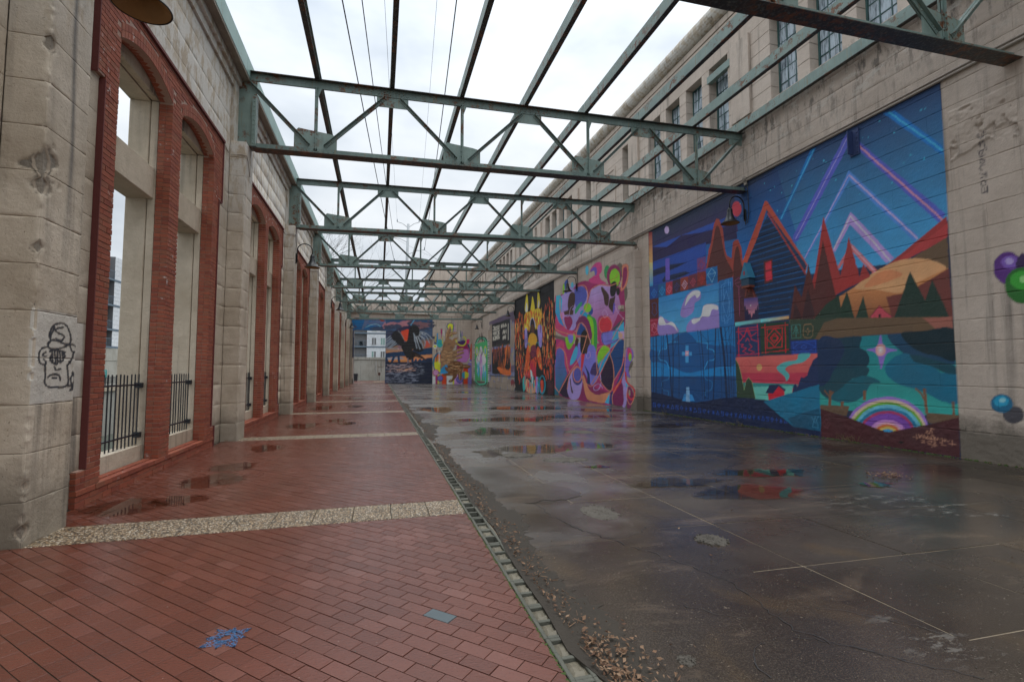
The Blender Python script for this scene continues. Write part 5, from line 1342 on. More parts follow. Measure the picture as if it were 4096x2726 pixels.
blob('asphalt_patch', [(1.2, -1), (2.6, -1), (3.6, 1.2), (3.45, 2.2), (3.0, 3.0), (2.95, 3.7), (2.78, 4.45), (2.82, 5.0), (2.62, 5.45), (1.9, 5.6), (1.25, 5.62), (1.2, 3)], .005, M['asphalt'], court_o, jit=.012)
blob('asphalt_patch', [(1.25, 5.75), (2.0, 5.72), (2.5, 5.9), (2.55, 6.3), (2.1, 6.9), (1.85, 7.7), (1.5, 8.0), (1.28, 7.6)], .0045, M['asphalt'], court_o, jit=.03)
blob('soil_patch', [(1.14, 2.0), (1.40, 2.2), (1.46, 3.0), (1.33, 3.6), (1.38, 4.4), (1.55, 5.2), (1.42, 5.7), (1.45, 6.4), (1.35, 7.5), (1.3, 9), (1.4, 10), (1.14, 10.2)], .0075, M['soil'], court_o, jit=.022, th=.01, k=16)
blob('soil_patch', [(1.14, 12), (1.45, 12.6), (1.6, 14), (1.3, 15), (1.45, 17), (1.25, 19), (1.3, 22), (1.14, 24)], .006, M['soil'], court_o, jit=.06)
# cracks, as thin dark gashes
def crack(pts, w_=.0032):
    P = cr(pts, False, 14); mbk = MB(); prev = None
    for i, (x, y) in enumerate(P):
        x += rnd.gauss(0, .016); y += rnd.gauss(0, .010); w2 = w_ * (.5 + rnd.random()); q = (x - w2, x + w2, y)
        if prev:
            n = len(mbk.V); mbk.V += [(prev[0], prev[2], .0095 + zfl(prev[0])), (prev[1], prev[2], .0095 + zfl(prev[1])), (q[1], q[2], .0095 + zfl(q[1])), (q[0], q[2], .0095 + zfl(q[0]))]; mbk.c += [0] * 4; mbk.F.append((n, n + 1, n + 2, n + 3))
        prev = q
    mbk.build('crack', M['dk'], court_o)
crack([(2.75, 4.6), (2.2, 4.3), (1.9, 4.9), (1.85, 5.6)]); crack([(1.9, 4.8), (2.3, 4.0), (2.6, 3.2), (2.55, 2.5), (3.1, 1.9)]); crack([(2.0, 3.0), (2.4, 2.7), (2.9, 2.75), (3.5, 2.2)]); crack([(1.9, 2.0), (2.1, 2.4), (2.5, 2.45), (2.9, 2.1)]); crack([(2.6, 7.0), (2.2, 8.2), (2.5, 9.3), (2.1, 10.2)]); crack([(5.8, 9.2), (4.9, 10), (4.5, 11.4), (5, 12.5)])
crack([(8.6, 1.2), (7.2, 2.6), (6.8, 2.7), (5.9, 3.3)])
# puddles
def puddle(pts, z=.0035, k=5, jit=.03, fl=True):
    P = cr(pts, True, k); P = np.array([(x + rnd.gauss(0, jit), y + rnd.gauss(0, jit)) for x, y in P]); n = len(P)
    if sum(P[i][0] * P[(i + 1) % n][1] - P[(i + 1) % n][0] * P[i][1] for i in range(n)) < 0: P = P[::-1]
    c = P.mean(0); V = [(c[0], c[1])]; wv = [1.]
    for s_, q in ((.45, 1.), (.75, .62), (1., .25), (1.2, 0.)):
        V += [tuple(c + (p - c) * s_) for p in P]; wv += [q] * n
    F = [(0, 1 + i, 1 + (i + 1) % n) for i in range(n)]
    for r_ in range(3):
        for i in range(n): a = 1 + r_ * n + i; b = 1 + r_ * n + (i + 1) % n; F.append((a, a + n, b + n, b))
    o = mesh('puddle', [(x, y, z + (zfl(x) if fl else 0)) for x, y in V], F, M['puddle'], None, wv); o['kind'] = 'structure'
for c, rx, ry in (((-2.85, 6.75), .42, .5), ((-2.35, 6.95), .35, .3), ((-2.25, 8.0), .42, .55), ((-2.3, 9.0), .35, .5), ((-2.2, 11), .3, .6), ((-2.1, 15.1), .5, .9), ((-.9, 15.4), .3, .5), ((-1.3, 16.4), .35, .5), ((-2.3, 22), .5, 1.3), ((-1.0, 22.6), .4, .8), ((-1.4, 29), .6, 1.2)):
    puddle([(c[0] + rx * math.cos(a) * (.75 + .5 * rnd.random()), c[1] + ry * math.sin(a) * (.75 + .5 * rnd.random())) for a in np.linspace(0, 2 * math.pi, 10)[:-1]], fl=False, z=.0025)
for cx, cy, rx, ry in ((4.9, 5.6, .9, .42), (4.3, 6.3, .8, .3), (6.2, 6.6, .9, .35), (3.1, 9.6, .9, .6), (4.4, 9.9, .7, .45), (4.2, 15.6, 1.9, .9), (7.2, 16.4, 1.6, .8), (6.6, 20.5, 2.4, 1.3), (9.1, 19.2, 1.6, 1.0), (5.2, 27.5, 1.8, .8), (8.4, 28.5, 1.6, 1.0), (6.5, 36, 2, 1), (5.5, 46, 2, 1.2), (2.9, 12.6, .9, .9), (2.4, 20, .8, 1.6), (3.6, 7.6, .28, .14), (7.1, 5.6, .35, .18), (9.9, 17.0, 1.0, .45), (8.9, 13.2, 1.1, .5), (2.1, 9.3, .35, .5)):
    puddle([(cx + rx * math.cos(a) * (.6 + .7 * rnd.random()), cy + ry * math.sin(a) * (.6 + .7 * rnd.random())) for a in np.linspace(0, 2 * math.pi, 13)[:-1]], z=.0055)
# rubble crusts on the slabs
for i, (c, rx, ry, lb) in enumerate((((3.1, 4.07), .15, .15, 'flat grey rubble crust by the joint nearest the viewer'), ((3.3, 8.35), .42, .22, 'long pale rubble crust between two puddles'), ((2.45, 5.15), .2, .28, 'low grey crust of crushed stone on the asphalt patch'), ((2.55, 8.95), .3, .25, 'rubble crust beside the cinder block kerb'), ((1.66, 2.42), .05, .045, 'small round stone clod low on the asphalt'), ((5.2, 12.2), .4, .3, 'far rubble crust out in the court'))):
    o = blob('rubble_crust', [(c[0] + rx * math.cos(a) * (.8 + .4 * rnd.random()), c[1] + ry * math.sin(a) * (.8 + .4 * rnd.random())) for a in np.linspace(0, 2 * math.pi, 9)[:-1]], .006, M['stone'], None, jit=.012, rise=.016)
    tag(o, lb, 'rubble', 'rubble crusts on the court'); g_ = MB()
    for q in range(150 if rx > .1 else 30):
        a = rnd.random() * 6.28; r_ = math.sqrt(rnd.random()) * 1.05; X, Y = c[0] + rx * r_ * math.cos(a), c[1] + ry * r_ * math.sin(a); s_ = rnd.uniform(.004, .013); z_ = zfl(X) + .006 + .012 * max(0, 1 - r_)
        g_.lathe((X, Y, z_), [(s_, -.004), (s_ * .9, s_ * .5), (.001, s_ * .8)], 5, rnd.random())
    tag(g_.build('pebbles', M['stone'], o), kind='stuff')
# ---------------------------------------------------------------- cinder block kerb
kerb = empty('cinder_block_kerb', (1.07, 3, 0), 'mossy cinder block kerb sunk between the red pavers and the dark court', 'kerb')
def cmu(kind, seed):
    mb = MB(); W_, L_ = .152, .402; t_ = .027
    ys = [0, t_, L_ / 2 - t_ / 2, L_ / 2 + t_ / 2, L_ - t_, L_]
    for a, b in ((0, t_), (W_ - t_, W_)): mb.box(a, b, 0, L_, -.12, .004, 0, .004)
    for a, b in ((ys[0], ys[1]), (ys[2], ys[3]), (ys[4], ys[5])): mb.box(t_, W_ - t_, a, b, -.12, .002, 0, .003)
    return mb
vars_ = {}
for kind in ('open', 'fill', 'half'):
    vars_[kind] = tmpl(cmu(kind, 0), 'cinder_block', M['cmu'])
fm = MB(); n_ = 5
for a in range(n_):
    for b in range(n_): fm.V.append((.0275 + .097 * a / (n_ - 1), .157 * b / (n_ - 1), rnd.gauss(-.013, .006) + (.009 if 0 < a < 4 and 0 < b < 4 else -.004))); fm.c.append(0)
for a in range(n_ - 1):
    for b in range(n_ - 1): q = a * n_ + b; fm.F.append((q, q + n_, q + n_ + 1, q + 1))
fme = tmpl(fm, 'mortar_fill', M['fill']); sme = tmpl(fm, 'soil_fill', M['soil'])
y = 1.2; k = 0
while y < YE - 1:
    o = link('cinder_block', vars_['open'], (.975 + rnd.gauss(0, .003), y, rnd.gauss(0, .002)), kerb, (0, 0, rnd.gauss(0, .004)))
    if k < 90:
        for c_ in (0, 1):
            filled = y < 4.1 or rnd.random() < .22
            link('mortar_fill' if filled else 'soil_fill', fme if filled else sme, (0, 0, 0), o).location = (0, .0275 + c_ * .1875, -.002 if filled else -.065)
    y += .4065; k += 1
b_ = MB()
for i in range(700):   # moss along the joint
    yy = 1.6 + abs(rnd.gauss(0, 3.2)); xx = .968 + rnd.gauss(0, .006) + (.2 if rnd.random() < .25 else 0); s_ = rnd.uniform(.004, .011)
    b_.lathe((xx, yy, -.004), [(s_, 0), (s_ * .8, s_ * .5), (.0005, s_ * .8)], 5)
tag(b_.build('moss', M['moss']), kind='stuff')
# leaf litter, grit, stalks
b_ = MB()
def litter(x, y, s_, v):
    a = rnd.random() * 6.3; n = len(b_.V); z = zfl(x) + .012 + rnd.random() * .015; cs, sn = math.cos(a), math.sin(a); l, w_ = s_ * rnd.uniform(.8, 1.6), s_ * rnd.uniform(.25, .7); h = [rnd.uniform(0, .018) for _ in range(4)]
    for (p, q), hh in zip(((-l, 0), (0, -w_), (l, 0), (0, w_)), h): b_.V.append((x + p * cs - q * sn, y + p * sn + q * cs, z + hh)); b_.c.append(v)
    b_.F += [(n, n + 1, n + 2), (n, n + 2, n + 3)]
for i in range(1900):
    t_ = rnd.random() ** 1.6; yy = 1.7 + t_ * 22; xx = 1.13 + abs(rnd.gauss(0, .07 + .08 * math.sin(yy * 1.7) ** 2)); litter(xx, yy, rnd.uniform(.005, .016), rnd.random())
for i in range(520): litter(1.16 + abs(rnd.gauss(0, .16)), rnd.uniform(1.7, 2.75), rnd.uniform(.006, .018), rnd.random() * .6)
for i in range(260): litter(rnd.uniform(1.3, 11), rnd.uniform(2.2, 24), rnd.uniform(.006, .016), rnd.random())
for i in range(420): litter(XR - abs(rnd.gauss(0, .05)) - .02, rnd.uniform(4.5, 19), rnd.uniform(.008, .02), rnd.random())
for i in range(140): litter(7.9 + rnd.gauss(0, .18), 6.0 + rnd.gauss(0, .12), rnd.uniform(.012, .024), rnd.random())
for i in range(300): litter(-3.33 + abs(rnd.gauss(0, .06)), rnd.uniform(6.8, 24), rnd.uniform(.004, .009), rnd.random() * .3)
for i in range(150):
    yy = 1.7 + rnd.random() ** 1.8 * 9; x = 1.14 + abs(rnd.gauss(0, .12)); a = rnd.random() * 6.28; l_ = rnd.uniform(.02, .07); p = Vector((x, yy, zfl(x) + .014)); q = p + Vector((math.cos(a) * l_, math.sin(a) * l_, rnd.uniform(-.004, .012))); b_.tube([p, q], rnd.uniform(.0012, .0028), 4, var=rnd.random() * .5)
tag(b_.build('leaf_litter', M['leaf']), kind='stuff')
b_ = MB()
for i in range(900):
    x, y = rnd.uniform(1.3, 4.2), 1.9 + rnd.random() ** 1.3 * 9; s_ = rnd.uniform(.001, .003); z = zfl(x) + .006; b_.box(x - s_, x + s_, y - s_, y + s_ * rnd.uniform(.5, 1.4), z, z + s_, rnd.random())
for i in range(160):
    x, y = rnd.uniform(-3, .9), 2 + rnd.random() ** 1.4 * 9; s_ = rnd.uniform(.0015, .0035); b_.box(x - s_, x + s_, y - s_, y + s_, .001, .001 + s_, rnd.random())
tag(b_.build('grit', M['stone']), kind='stuff')
b_ = MB()
for i in range(60):
    x = XR - .03 - rnd.random() * .06; y = rnd.choice((9.2, 9.4, 13.1, 17.2)) + rnd.gauss(0, .12); p = Vector((x, y, zfl(x))); q = p + Vector((rnd.gauss(-.05, .04), rnd.gauss(0, .07), rnd.uniform(.06, .2))); b_.tube([p, (p + q) / 2 + Vector((0, 0, .02)), q], .0025, 4)
tag(b_.build('weeds', simple('dry weeds', (.22, .18, .08), .9)), kind='stuff')
b_ = MB()
for i in range(500):
    yy = rnd.uniform(5, 19); s_ = rnd.uniform(.01, .028); b_.lathe((XR - .01 - rnd.random() * .02, yy, zfl(XR) - .004), [(s_, 0), (s_ * .7, s_ * .6), (.001, s_)], 5)
tag(b_.build('moss', M['moss']), kind='stuff')

# ---------------------------------------------------------------- left wall: piers, brick surrounds with paired arches
AW = empty('arcade_wall', (XW, P0, 0), 'long weathered concrete block wall with piers and red brick paired arches along the canal', 'wall')
gx_ = Vector((1, 0, 0))
def artL(P): return sample(cvL, P[..., 1], P[..., 2])
def lightpatch(P):
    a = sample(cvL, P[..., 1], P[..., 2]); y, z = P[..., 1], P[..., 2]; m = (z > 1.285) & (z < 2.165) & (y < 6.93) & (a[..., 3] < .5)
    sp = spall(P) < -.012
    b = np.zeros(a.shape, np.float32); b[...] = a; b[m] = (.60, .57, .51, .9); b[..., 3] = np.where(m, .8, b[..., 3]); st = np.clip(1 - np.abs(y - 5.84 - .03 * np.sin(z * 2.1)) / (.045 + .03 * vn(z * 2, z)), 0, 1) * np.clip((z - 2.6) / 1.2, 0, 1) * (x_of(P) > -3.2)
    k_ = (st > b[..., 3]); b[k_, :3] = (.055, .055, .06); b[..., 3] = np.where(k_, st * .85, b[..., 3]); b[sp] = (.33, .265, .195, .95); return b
x_of = lambda P: P[..., 0]
def spall(P):   # broken corner scars of the first pier
    x, y, z = P[..., 0], P[..., 1], P[..., 2]; d = 0
    for (cy, cz, r_, dp) in ((5.50, 3.55, .16, .07), (5.49, 3.36, .10, .05), (5.47, .14, .08, .05), (5.47, 2.75, .06, .04), (5.47, 4.75, .09, .06), (5.47, .55, .04, .03), (5.47, 2.2, .035, .02)):
        q = np.sqrt((y - cy) ** 2 + (z - cz) ** 2 + (x - XP) ** 2) / r_ * (.25 + 1.7 * fbm(y * 13 + x * 11 + cz * 5, z * 13, 5)); d = d - dp * np.clip(1 - q ** 2, 0, 1) * (.55 + .9 * fbm(y * 22 + x * 13, z * 22))
    ed_ = np.maximum(np.abs(y - P0), np.abs(x - XP)); return d + (np.clip(.035 - ed_, 0, .035) * -.5) * (vn(z * 17, z * 3 + 2) > .5)
def lightpatch2(P):
    b = np.zeros(P.shape[:-1] + (4,), np.float32); b[spall(P) < -.012] = (.33, .265, .195, .95); z = P[..., 2]; lo = (z < .9) & (b[..., 3] == 0); b[lo] = (.10, .085, .06, .45); b[..., 3] = np.where(lo, .5 * np.clip(1 - z, 0, 1), b[..., 3]); return b
core = MB()
piers = []
lim = {}
for n in range(NB + 1):
    y0 = P0 + BAY * n; y1 = y0 + .65
    if n == NB: y1 = YE
    pr = MB(); pr.box(XW, XP - .015, y0 + .015, y1 - .015, 0, 6.9); po = pr.build('pier', M['spall'], AW)
    zs = [ZC(k) for k in range(0, 16)] + [6.92]; zs[0] = -.01
    if n < 3:
        cell = .022 if n == 0 else .05
        for a, b in zip(zs, zs[1:]):
            cg = .010 if (n == 0 and 1.2 < a < 2.1) else cell
            v = rnd.random(); rf = spall if n == 0 else (lambda P: (np.clip(.04 - np.maximum(np.abs(P[..., 1] - y0), np.abs(P[..., 0] - XP)), 0, .04)) * -.5 * (vn(P[..., 2] * 13, P[..., 2] * 2 + n) > .6))
            pa = panel('concrete_block', (XP, y0, a), (0, 1, 0), (0, 0, 1), (1, 0, 0), y1 - y0, b - a, cg, None, None, v, lightpatch if n == 0 else None, rough=rf, depth=.016, groove=.0055)
            pb = panel('concrete_block', (XW, y0, a), (1, 0, 0), (0, 0, 1), (0, -1, 0), XP - XW, b - a, cell, None, None, v, lightpatch2 if n == 0 else None, rough=rf, depth=.016, groove=.0055)
            if n == 0 and b < 1.3 and a > .3: pass
            pc = panel('concrete_block', (XW, y1, a), (1, 0, 0), (0, 0, 1), (0, 1, 0), XP - XW, b - a, .15, None, None, v, None, depth=.05)
            L_ = [pa, pb, (pc[0], pc[1][:, ::-1], pc[2], pc[3])]
            if b == zs[-1]: L_.append((np.array([(XW, y0 + .01, 6.92), (XP - .01, y0 + .01, 6.92), (XP - .01, y1 - .01, 6.92), (XW, y1 - .01, 6.92)]), np.array([[0, 1, 2, 3]]), v, None))
            V, F, va, pcx = join_panels(L_); mesh('concrete_block', V, F, M['conc'], po, va, pcx)
    else:
        for a, b in zip(zs, zs[1:]):
            q = MB(); q.box(XW, XP + rnd.gauss(0, .002), y0, y1, a + .004, b - .004, rnd.random(), .01); q.build('concrete_block', M['conc'], po)
    # tall pilaster behind the truss bearing
    core.box(XW - .05, XW + .06, y0 + .02, y1 - .02, 6.93, 8.5)
# blocks of the flat wall between piers and brick
blocks = []
def flat(y0, y1, z0, z1, cell): blocks.append((math.hypot(3.4, y0), y0, y1, z0, z1, cell))
for n in range(-1, NB):
    b0 = P0 + BAY * n; s0, s1, s2, s3 = b0 + .655, b0 + 1.52, b0 + 5.94, b0 + BAY - .005
    zs = [ZC(k) for k in range(0, 15)] + [6.57]; zs[0] = -.01
    for a, b in zip(zs, zs[1:]): flat(s0, s1, a, b, 0); flat(s2, s3, a, b, 0)
    up = [6.57, 7.0, 7.4375, 7.875, 8.22]
    for k, (a, b) in enumerate(zip(up, up[1:])):
        off = .55 if k % 2 else 0; ys = [s0] + [s0 + off + 1.25 * q for q in range(0 if off else 1, 5)] + [s3]
        for p, q in zip(ys, ys[1:]): flat(p, q, a, b, 1)
blocks.sort(key=lambda b: b[0] + (0 if b[2] > 5.4 else 500)); rest = []
for k, (d, y0, y1, z0, z1, c_) in enumerate(blocks):
    cell = .06 if d < 14 else .2
    pa = panel('wall_block', (XW, y0, z0), (0, 1, 0), (0, 0, 1), (1, 0, 0), y1 - y0, z1 - z0, cell, None, None, rnd.random(), lightpatch if (y0 < 6.2 and z0 > 1 and z1 < 2.4) else None, amp=.005, groove=.0055, depth=.016)
    if k < 285: V, F, va, pc = join_panels([pa]); mesh('wall_block', V, F, M['conc'], AW, va, pc)
    else: rest.append(pa)
V, F, va, pc = join_panels(rest); tag(mesh('wall_block', V, F, M['conc'], AW, va, pc), kind='stuff')
for n in range(-1, NB):
    b0 = P0 + BAY * n; s0, s1, s2, s3 = b0 + .655, b0 + 1.50, b0 + 5.96, b0 + BAY
    core.box(-3.98, XW - .02, b0 - .01 if n >= 0 else -2, s1, -.3, 8.5); core.box(-3.98, XW - .02, s2, s3, -.3, 8.5); core.box(-3.98, XW - .02, s1, s2, 6.57, 8.5)
core.box(-3.98, XW - .02, P0 + BAY * NB, YE + .5, -.3, 8.5)
core.build('wall_core', M['conc'], AW)
# outer concrete frames, transoms, sills
for n in range(-1, NB):
    b0 = P0 + BAY * n; fr = MB()
    o1, o2 = (b0 + 1.86, b0 + 3.50), (b0 + 3.90, b0 + 5.58); s1, s2 = b0 + 1.50, b0 + 5.96
    for a, b in ((s1, o1[0] - .03), (o1[1] + .02, o2[0] - .02), (o2[1] + .02, s2)):
        fr.box(-3.67, -3.565, a, b, -.3, 6.0); fr.box(-3.98, -3.685, a, b, -.3, 6.0, 0, .012)
    fr.box(-3.98, -3.685, s1, s2, 6.0, 6.57); fr.box(-3.67, -3.565, s1, s2, 6.02, 6.57)
    fr.build('outer_frame', M['cream'], AW)
    for (a, b) in (o1, o2):
        q = MB(); q.box(-3.985, -3.59, a - .06, b + .06, 4.37, 4.88, 0, .012); q.build('transom', M['cream'], AW)
        q = MB(); q.quadv([(-3.985, a - .06, -.3), (-3.58, a - .06, -.3), (-3.58, b + .06, -.3), (-3.985, b + .06, -.3), (-3.985, a - .06, .38), (-3.58, a - .06, .43), (-3.58, b + .06, .43), (-3.985, b + .06, .38)]); q.build('sill', M['cream'], AW)
    if n == 2 or n == 3:   # openings here are walled up behind the brick
        q = MB(); q.box(-3.9, -3.6, s1, s2, .43, 5.2 if n == 2 else 3.1); q.build('infill', M['cream'], AW)
# brick surrounds
CH = .0695
def arcz(y, a, b): c = (a + b) / 2; h = (b - a) / 2; t_ = min(1, abs(y - c) / h); return 6.0 + .22 * (1 - t_ * t_)
def surround(n):
    b0 = P0 + BAY * n; o1, o2 = (b0 + 1.84, b0 + 3.51), (b0 + 3.90, b0 + 5.59); L0, R0 = b0 + 1.52, b0 + 5.94
    Wd0, Wd1 = b0 + 1.34, b0 + 6.13
    m_ = MB(); x1, x0 = XB - .008, -3.555
    m_.box(x0, x1, L0 + .01, o1[0] - .008, .2, 6.0); m_.box(x0, x1, o1[1] + .008, o2[0] - .008, .2, 6.0); m_.box(x0, x1, o2[1] + .008, R0 - .01, .2, 6.0)
    m_.box(x0, x1, Wd0 + .01, Wd1 - .01, -.02, .188); m_.box(XW, x1, Wd0 + .01, L0, .2, .42); m_.box(XW, x1, R0, Wd1 - .01, .2, .42); m_.box(XW, x1, Wd0 + .01, L0, 5.25, 6.55); m_.box(XW, x1, R0, Wd1 - .01, 5.25, 6.55)
    for a, b in ((L0, o1[0]), (o1[1], o2[0]), (o2[1], R0)): m_.box(x0, x1, a, b, 6.0, 6.55)
    for a, b in (o1, o2):
        K = 16
        for i in range(K):
            y0, y1 = a + (b - a) * i / K, a + (b - a) * (i + 1) / K; z0, z1 = arcz(y0, a, b), arcz(y1, a, b)
            m_.quadv([(x0, y0, z0), (x1, y0, z0), (x1, y1, z1), (x0, y1, z1), (x0, y0, 6.55), (x1, y0, 6.55), (x1, y1, 6.55), (x0, y1, 6.55)])
    so = m_.build('brick_surround', M['mortar'], AW)
    B = []   # brick boxes: x0,x1,y0,y1,z0,z1
    g = .0065
    def course(a, b, z, k, left_rev=True, right_rev=True, xb=XB):
        y = a; first = True
        while y < b - .03:
            L_ = .1 if (first and k % 2) else .2
            e_ = min(y + L_, b)
            if b - e_ < .05: e_ = b
            B.append((xb - .095, xb, y + (0 if first else g / 2), e_ - (0 if e_ == b else g / 2), z, z + CH - g * 1.6)); first = False; y = e_
    for k in range(3, 86):
        z = k * CH
        for a, b, lr, rr in ((L0, o1[0], 0, 1), (o1[1], o2[0], 1, 1), (o2[1], R0, 1, 0)):
            course(a, b, z, k)
            for yy, on in ((a, lr), (b, rr)):
                if not on: continue
                s_ = 1 if yy == a else -1
                B.append((-3.555, XB - .10, min(yy, yy + s_ * .095), max(yy, yy + s_ * .095), z, z + CH - g * 1.6))
        if z < .40 or z > 5.25:
            course(Wd0, L0 - .004, z, k + 1); course(R0 + .004, Wd1, z, k)
    for k in range(0, 3): course(Wd0, Wd1, k * CH, k, xb=XB + (.012 if k == 2 else .0))
    for a, b in ((L0, o1[0]), (o1[1], o2[0]), (o2[1], R0)):   # header course on the step
        pass
    for a, b in (o1, o2):
        y = a
        while y < b - .05: B.append((-3.555, XB - .10, y + g / 2, min(y + .2, b) - g / 2, 2 * CH + .004, 3 * CH)); y += .2
    for k in range(86, 94):
        z = k * CH
        y = Wd0; first = True
        while y < Wd1 - .03:
            L_ = .1 if (first and k % 2) else .2; e_ = min(y + L_, Wd1); c = (y + e_) / 2; ok = z + CH < 6.54
            for a, b in (o1, o2):
                if a - .04 < c < b + .04 and z < arcz(min(max(c, a + .01), b - .01), a, b) + .215: ok = False
            if ok: B.append((XB - .09, XB - .001, y + g / 2, e_ - g / 2, z, z + CH - g * 1.6))
            first = False; y = e_
    Q = []   # voussoirs
    for a, b in (o1, o2):
        K = 20
        for i in range(K):
            ya, yb = a + (b - a) * (i + .04) / K, a + (b - a) * (i + .96) / K
            f = lambda y: arcz(min(max(y, a + .004), b - .004), a, b)
            for hh0, hh1 in ((0.002, .098), (.104, .205)):
                Q.append([(-3.55, ya, f(ya) + hh0 - (.0 if hh0 > .01 else .004)), (XB + .001, ya, f(ya) + hh0), (XB + .001, yb, f(yb) + hh0), (-3.55, yb, f(yb) + hh0 - (.0 if hh0 > .01 else .004)), (-3.55, ya, f(ya) + hh1), (XB + .001, ya, f(ya) + hh1), (XB + .001, yb, f(yb) + hh1), (-3.55, yb, f(yb) + hh1)])
    h = MB(); h.box(XW, XB + .035, Wd0 - .02, Wd1 + .03, 6.55, 6.60); h.box(XW, XB + .02, Wd1, Wd1 + .03, 5.22, 6.55); h.box(XW, XB + .02, R0 + .002, R0 + .03, .43, 5.22); h.box(XW, XB + .02, Wd1, Wd1 + .03, 0, .43); h.box(XW, XB + .02, R0 + .03, Wd1, 5.19, 5.22); h.box(XW, XB + .012, Wd0 - .02, Wd0 - .002, 5.22, 6.55); h.box(XW, XB + .012, L0 - .02, L0 - .002, .43, 5.22)
    h.build('hood_mould', M['hood'], so)
    return so, B, Q
bm_cache = {}
for n in range(0, NB):
    so, B, Q = surround(n); rest = MB(); cnt = 0
    if n == 0:
        # nearest 300 bricks, seen best: pillar, jamb and step below eye height and above
        key = lambda b: abs((b[4] + b[5]) / 2 - 1.6) + .18 * (b[2] - 7) + (2 if b[1] < XB - .05 and b[2] < 7.4 else 0)
        idx = sorted(range(len(B)), key=lambda i: key(B[i])); near = set(idx[:298])
    else: near = set()
    for i, b in enumerate(B):
        if i in near:
            dims = tuple(round(b[j+1] - b[j], 3) for j in (0, 2, 4))
            if dims not in bm_cache:
                q = MB(); q.box(0, dims[0], 0, dims[1], 0, dims[2], 0, .003); bm_cache[dims] = tmpl(q, 'brick', M['brick'])
            link('brick', bm_cache[dims], (b[0] + rnd.gauss(0, .0012), b[2], b[4]), so)
        else:
            j = rnd.gauss(0, .0015); rest.box(b[0] + j, b[1] + j, *b[2:], rnd.random())
    for q in Q: rest.quadv([(x + 0, y, z) for x, y, z in q], rnd.random())
    tag(rest.build('brick', M['brick'], so), kind='stuff')
# cornice, soffit, copper fascia
c_ = MB(); c_.box(-3.98, XW + .05, P0 - 8, YE, 8.23, 8.42); c_.box(-3.98, XW + .12, P0 - 8, YE, 8.42, 8.56); c_.build('cornice', M['conc'], AW)
c_ = MB(); c_.box(-4.1, -3.13, P0 - 8, YE, 8.565, 8.66); c_.build('soffit', M['spall'], AW)
for n in range(-1, NB):
    c_ = MB(); c_.quadv([(-4.12, P0 + BAY * n + .01, 8.662), (-3.12, P0 + BAY * n + .01, 8.62), (-3.12, P0 + BAY * (n + 1), 8.62), (-4.12, P0 + BAY * (n + 1), 8.662), (-4.12, P0 + BAY * n + .01, 9.0), (-3.1, P0 + BAY * n + .01, 9.0), (-3.1, P0 + BAY * (n + 1), 9.0), (-4.12, P0 + BAY * (n + 1), 9.0)]); c_.build('fascia', M['flash'], AW)
# thin conduit elbows on the piers
for n in (1, 2, 3, 4, 5):
    y0 = P0 + BAY * n; q = MB(); q.tube([(XW + .02, y0 - .55, 6.62), (XW + .02, y0 - .1, 6.55), (XP - .1, y0 - .015, 6.6), (XP + .02, y0 - .012, 6.58), (XP + .022, y0 + .1, 6.5), (XP + .022, y0 + .32, 6.2)], .011, 6); o = q.build('conduit_elbow', M['pipe'])
    tag(o, ['', 'thin beige conduit wrapping the top of the second pier', 'thin beige conduit wrapping the top of the third pier', 'thin beige conduit bent round the fourth pier top', 'thin beige conduit bent round the fifth pier top', 'farthest thin conduit bent round a pier top'][n], 'conduit', 'conduits on the pier tops')
# iron railings in the openings
def railing(a, b, first):
    yc = (a + b) / 2; r_ = empty('window_railing', (-3.65, yc, .42), '', 'railing', 'black railings in the arched openings')
    for z in (.60, 1.37):
        q = MB(); q.box(-3.662, -3.638, a - .01, b + .01, z - .012, z + .012); q.build('rail', M['rail'], r_)
    q = MB(); q.box(-3.6575, -3.6425, a + .028 - .0075, a + .028 + .0075, .44, 1.53); o = q.build('bar', M['rail'], r_); me = o.data; K = int((b - a - .05) / .112)
    for i in range(1, K + 1):
        c2 = link('bar', me, (-3.65, yc, .42), r_); c2.location = (rnd.gauss(0, .002), i * .112, 0); c2.rotation_euler = (rnd.gauss(0, .006), 0, 0)
    for z in (.60, 1.37):
        for yy in (a + .03, b - .03): q = MB(); q.box(-3.70, -3.60, yy - .035, yy + .035, z - .05, z + .03); q.build('bracket', M['rail'], r_)
    return r_
nm = ['first', 'second', 'third', 'fourth', 'fifth', 'sixth', 'seventh', 'eighth']
for n in range(0, NB):
    if n in (2, 3): continue
    b0 = P0 + BAY * n
    for k, (a, b) in enumerate(((b0 + 1.86, b0 + 3.50), (b0 + 3.92, b0 + 5.57))):
        r_ = railing(a, b, 0); r_['label'] = f"black iron bar railing in the {'nearer' if k == 0 else 'farther'} opening of the {nm[n]} brick bay"

# ---------------------------------------------------------------- right building with the painted wall
MW = empty('mural_building', (XR, 12, 0), 'tall beige block building whose long lower wall carries bright painted murals', 'building')
def artR(P):
    k = XR / P[..., 0]; return sample(cvR, P[..., 1] * k, 1.6 + (P[..., 2] - 1.6) * k)
def plaster(P):
    y, z = P[..., 1], P[..., 2]; m = (y > 5.72) & (y < 6.9) & (z > 5.75 + .25 * vn(y * 3, z)) & (z < 6.85)
    d = m * (.02 + .045 * (fbm(y * 7, z * 9, 4) - .45)) + m * -.03 * (fbm(y * 5 + 9, z * 5) > .60)
    q = ((y > 4.9) & (y < 5.75) & (z > 2.9) & (z < 4.6)) * .012 * (fbm(y * 6, z * 8) - .4); s2 = ((z < .75) * .02 * (fbm(y * 9, z * 12) - .5))
    sp = ((z > 8.35) & (z < 9.35) & (y > 13)) * np.clip(fbm(y * 1.3, z * 2.2) - .50, 0, 1) * -.45 * (.4 + fbm(y * 14, z * 14))
    return d + q + s2 + sp
